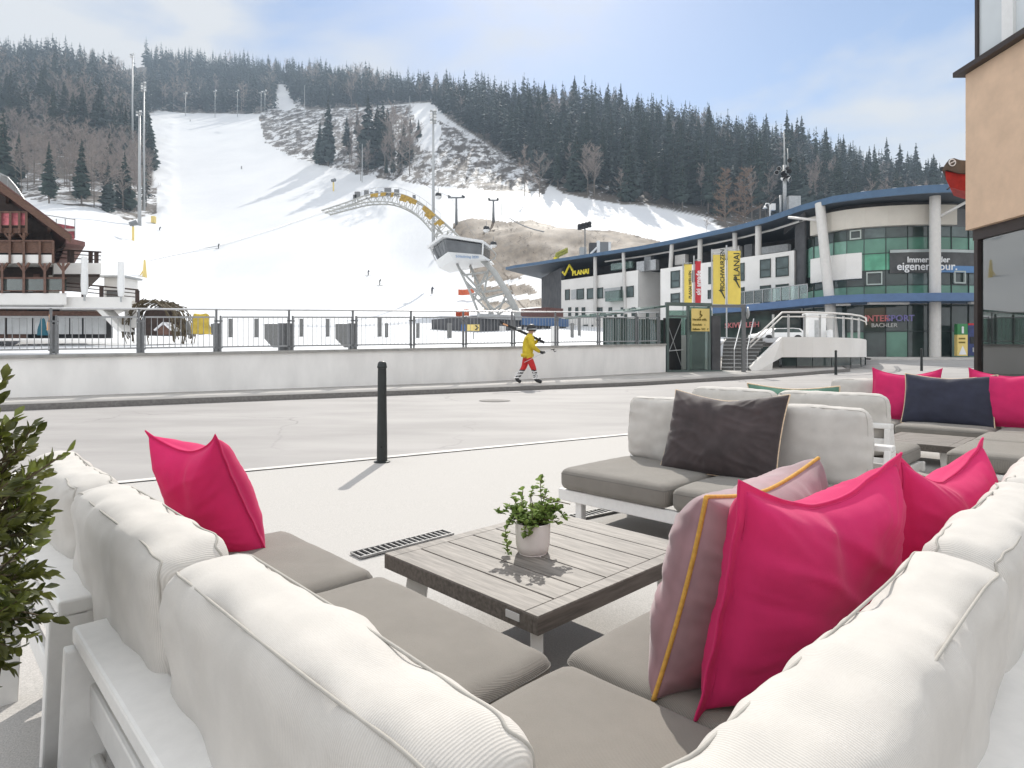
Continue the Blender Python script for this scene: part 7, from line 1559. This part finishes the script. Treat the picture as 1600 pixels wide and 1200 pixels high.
def scatter():
    rr = random.Random(77); cand = []
    # rows of forest: image column range, distance range, spacing, height, share of bare trees
    def area(x0, x1, d0, d1, step, h0, h1, bare, zone, hseed=0):
        d = d0
        while d < d1:
            px = x0 + rr.uniform(0, step / d * F)
            while px < x1:
                q = px + rr.uniform(-.35, .35) * step / d * F; dd = d + rr.uniform(-.45, .45) * step; py = float(tpy(np.array([q]), np.array([dd]))[0])
                if any(inpoly(np.array([q]), np.array([py]), z)[0] for z in zone) and not any(inpoly(np.array([q]), np.array([py]), z)[0] for z in Z_LANE):
                    k = noise.noise(Vector((q * .02, dd * .02, hseed))); bp_ = bare(q, py, dd) if callable(bare) else bare
                    cand.append((q, dd, rr.uniform(h0, h1) * (1 + .25 * k) * rr.choice((.72, .9, 1.0, 1.0, 1.08, 1.2)), 'b' if rr.random() < bp_ + .25 * k * (bp_ > 0) else 'c'))
                px += step / d * F * rr.uniform(.8, 1.2)
            d += step * rr.uniform(.85, 1.15)
    FR, FT, FL = Z_FOREST[3], Z_FOREST[1], Z_FOREST[0]
    area(665, 1560, 235, 560, 8.2, 19, 28, lambda q, y, d: .40 if y > 290 + max(0, (q - 860) * .14) else (.14 if q > 1200 else .04), [FR])
    area(-120, 248, 150, 300, 7.0, 12, 19, lambda q, y, d: .90 if y > 200 else .5, [FL], 3)
    area(-160, 250, 300, 640, 9.5, 20, 29, lambda q, y, d: .22 if y > 135 else .03, [FL], 5)
    area(190, 470, 560, 830, 10.5, 20, 28, lambda q, y, d: .25 if y > 150 else .03, [FT], 6)
    area(440, 700, 470, 800, 8.5, 20, 29, .10, [Z_FOREST[2]], 8)
    cand.sort(key=lambda c: -c[2] / c[1])
    groups = lambda q, d: ('left' if q < 249 and d < 560 else 'top' if q < 470 else 'ridge' if q < 660 else 'right')
    LBL = {('c', 'left'): 'dark spruce in the forest left of the ski slope', ('c', 'top'): 'small dark spruce in the forest above the top of the ski slope', ('c', 'ridge'): 'dark spruce on the ridge above the brushy hillside', ('c', 'right'): 'tall dark spruce in the dense forest right of the ski slope',
           ('b', 'left'): 'bare greyish brown tree on the lower left hillside', ('b', 'top'): 'bare pale tree behind the top of the ski slope', ('b', 'ridge'): 'bare tree among the spruces on the ridge', ('b', 'right'): 'bare pale trunked tree along the lower edge of the right forest'}
    GRP = {'left': 'forest left of the slope', 'top': 'forest above the slope', 'ridge': 'ridge above the brushy hillside', 'right': 'forest right of the slope'}
    rest = {'c': [], 'b': []}; n = {'c': 0, 'b': 0}
    for q, d, h, k in cand:
        if n[k] < (285 if k == 'c' else 270):
            n[k] += 1; g = groups(q, d); plant(k, q, d, h * (.82 if k == 'b' and g == 'right' else 1.0), LBL[(k, g)], 'spruce' if k == 'c' else 'bare tree', ('spruces in the ' if k == 'c' else 'bare trees in the ') + GRP[g], rr, 'spruce_tree' if k == 'c' else 'bare_tree')
        else: rest[k].append((q, d, h))
    for k, src, nm, mt, lb_, ct in (('c', LOW, 'distant_spruces', M['spruce2'], 'mass of distant dark spruces filling the forest', 'forest'), ('b', BAR, 'distant_bare_trees', M['twig'], 'scattered distant bare trees among the spruces', 'forest')):
        VV = []; TT = []; o_ = 0
        for q, d, h in rest[k]:
            V, T = rr.choice(src); a = rr.uniform(0, 6.28); c, s = math.cos(a), math.sin(a); w = rr.uniform(.85, 1.2) * h; p = onhill(q, d, -.2)
            W_ = np.stack([(V[:, 0] * c - V[:, 1] * s) * w + p.x, (V[:, 0] * s + V[:, 1] * c) * w + p.y, V[:, 2] * h + p.z], -1); VV.append(W_); TT.append(T + o_); o_ += len(V)
            tv, tt = trunk(1, .010, 3); VV.append(tv * h + np.array([p.x, p.y, p.z])); TT.append(tt + o_); o_ += len(tv)
        if VV: o = bpy.data.objects.new(nm, tri_mesh(nm, np.concatenate(VV), np.concatenate(TT), mt)); COL.objects.link(o); tag(o, lb_, ct, None, 'stuff')
    # single trees that stand out
    for px, yb, yt, k, lb_ in ((513, 260, 152, 'c', 'single tall dark spruce on the left of the brushy hillside'), (575, 262, 150, 'c', 'dark spruce in the clump in the middle of the brushy hillside'), (598, 250, 160, 'c', 'slim dark spruce right of the clump on the brushy hillside'), (628, 268, 170, 'b', 'broad bare tree behind the race arch on the brushy hillside'), (560, 250, 160, 'b', 'bare tree left in the clump on the brushy hillside'), (640, 275, 185, 'b', 'bare tree beside the upper ski lane'), (612, 265, 158, 'b', 'bare tree among the spruces of the brushy hillside'), (590, 258, 165, 'c', 'dark spruce behind the slim one on the brushy hillside'),
                               (190, 260, 158, 'c', 'big dark spruce beside the tall masts left of the slope'), (105, 210, 140, 'c', 'dark spruce rising over the bare trees at left'), (5, 300, 175, 'c', 'dark spruce cut by the left edge above the chalet'), (70, 180, 95, 'c', 'broad dark spruce at upper left of the left forest'), (135, 205, 150, 'c', 'smaller dark spruce in front of the bare trees at left'), (500, 255, 190, 'c', 'smaller spruce hugging the single tall spruce'),
                               (1133, 352, 254, 'l', 'russet bare larch behind the blue roof, the left one'), (1164, 354, 253, 'l', 'russet bare larch behind the blue roof, the right one'), (1104, 362, 338, 'b', 'little bare tree at the end of the white snow field'), (820, 306, 222, 'b', 'tall pale bare tree at the left foot of the right forest'), (843, 308, 235, 'b', 'pale bare tree beside the tall one at the forest foot')):
        d = d_at(px, yb, 90, 700); h = (yb - yt) / F * d; plant(k, px, d, h, lb_, {'c': 'spruce', 'b': 'bare tree', 'l': 'larch'}[k], None, rr, {'c': 'spruce_tree', 'b': 'bare_tree', 'l': 'larch_tree'}[k])
    for i in range(44):
        px = rr.uniform(540, 655); yb = rr.uniform(205, 284); d = d_at(px, yb, 90, 700); plant('b' if i % 3 else 'c', px, d, rr.uniform(11, 24), 'tree in the leafless clump in the middle of the brushy hillside', 'tree', 'clump on the brushy hillside', rr, 'bare_tree' if i % 3 else 'spruce_tree')
    # brown bare woods behind the roof at the right
    # low brush on the patchy hillside and along the forest edge: nobody could count it
    VV = []; TT = []; o_ = 0; B2 = [baretree(80 + i, .5, 9, .05, .8, 1.5) for i in range(3)]
    for i in range(2600):
        q = rr.uniform(404, 862); d = rr.uniform(265, 560); py = float(tpy(np.array([q]), np.array([d]))[0])
        if not inpoly(np.array([q]), np.array([py]), Z_PATCH[0])[0] or any(inpoly(np.array([q]), np.array([py]), z)[0] for z in Z_LANE): continue
        if noise.noise(Vector((q * .03, d * .02, 9.0))) < -.12: continue
        h = rr.uniform(1.2, 4.2); V, T = rr.choice(B2); p = onhill(q, d, -.1); a = rr.uniform(0, 6.28); c, s = math.cos(a), math.sin(a)
        VV.append(np.stack([(V[:, 0] * c - V[:, 1] * s) * h + p.x, (V[:, 0] * s + V[:, 1] * c) * h + p.y, V[:, 2] * h + p.z], -1)); TT.append(T + o_); o_ += len(V)
    for i in range(420):
        q = rr.uniform(700, 1045); d = rr.uniform(105, 190); py = float(tpy(np.array([q]), np.array([d]))[0])
        if not inpoly(np.array([q]), np.array([py]), Z_GRASS[0])[0]: continue
        h = rr.uniform(.4, 1.3); V, T = rr.choice(B2); p = onhill(q, d, -.05); VV.append(V * h + np.array([p.x, p.y, p.z])); TT.append(T + o_); o_ += len(V)
    o = bpy.data.objects.new('low_brush', tri_mesh('low_brush', np.concatenate(VV), np.concatenate(TT), M['brushtwig'])); COL.objects.link(o); tag(o, 'low leafless brush scattered over the patchy snow hillside', 'brush', None, 'stuff')
scatter()
# ------------------------------------------------------------------ mountain air
def haze():
    m = bpy.data.materials.new('mountain_air'); m.use_nodes = True; t = m.node_tree; t.nodes.clear(); o = N_(t, 'ShaderNodeOutputMaterial'); v = N_(t, 'ShaderNodeVolumePrincipled'); v.inputs['Color'].default_value = (0.66, 0.82, 1.0, 1); v.inputs['Density'].default_value = 0.00042; v.inputs['Anisotropy'].default_value = 0.0
    t.links.new(v.outputs[0], o.inputs['Volume'])
    b = MB(); b.box((0, 500, 190), (3400, 1900, 392)); h = b.build('haze', m); h['kind'] = 'stuff'; tag(h, 'thin pale mountain air between viewer and forest', 'haze')
HAZE = True
if HAZE: haze()
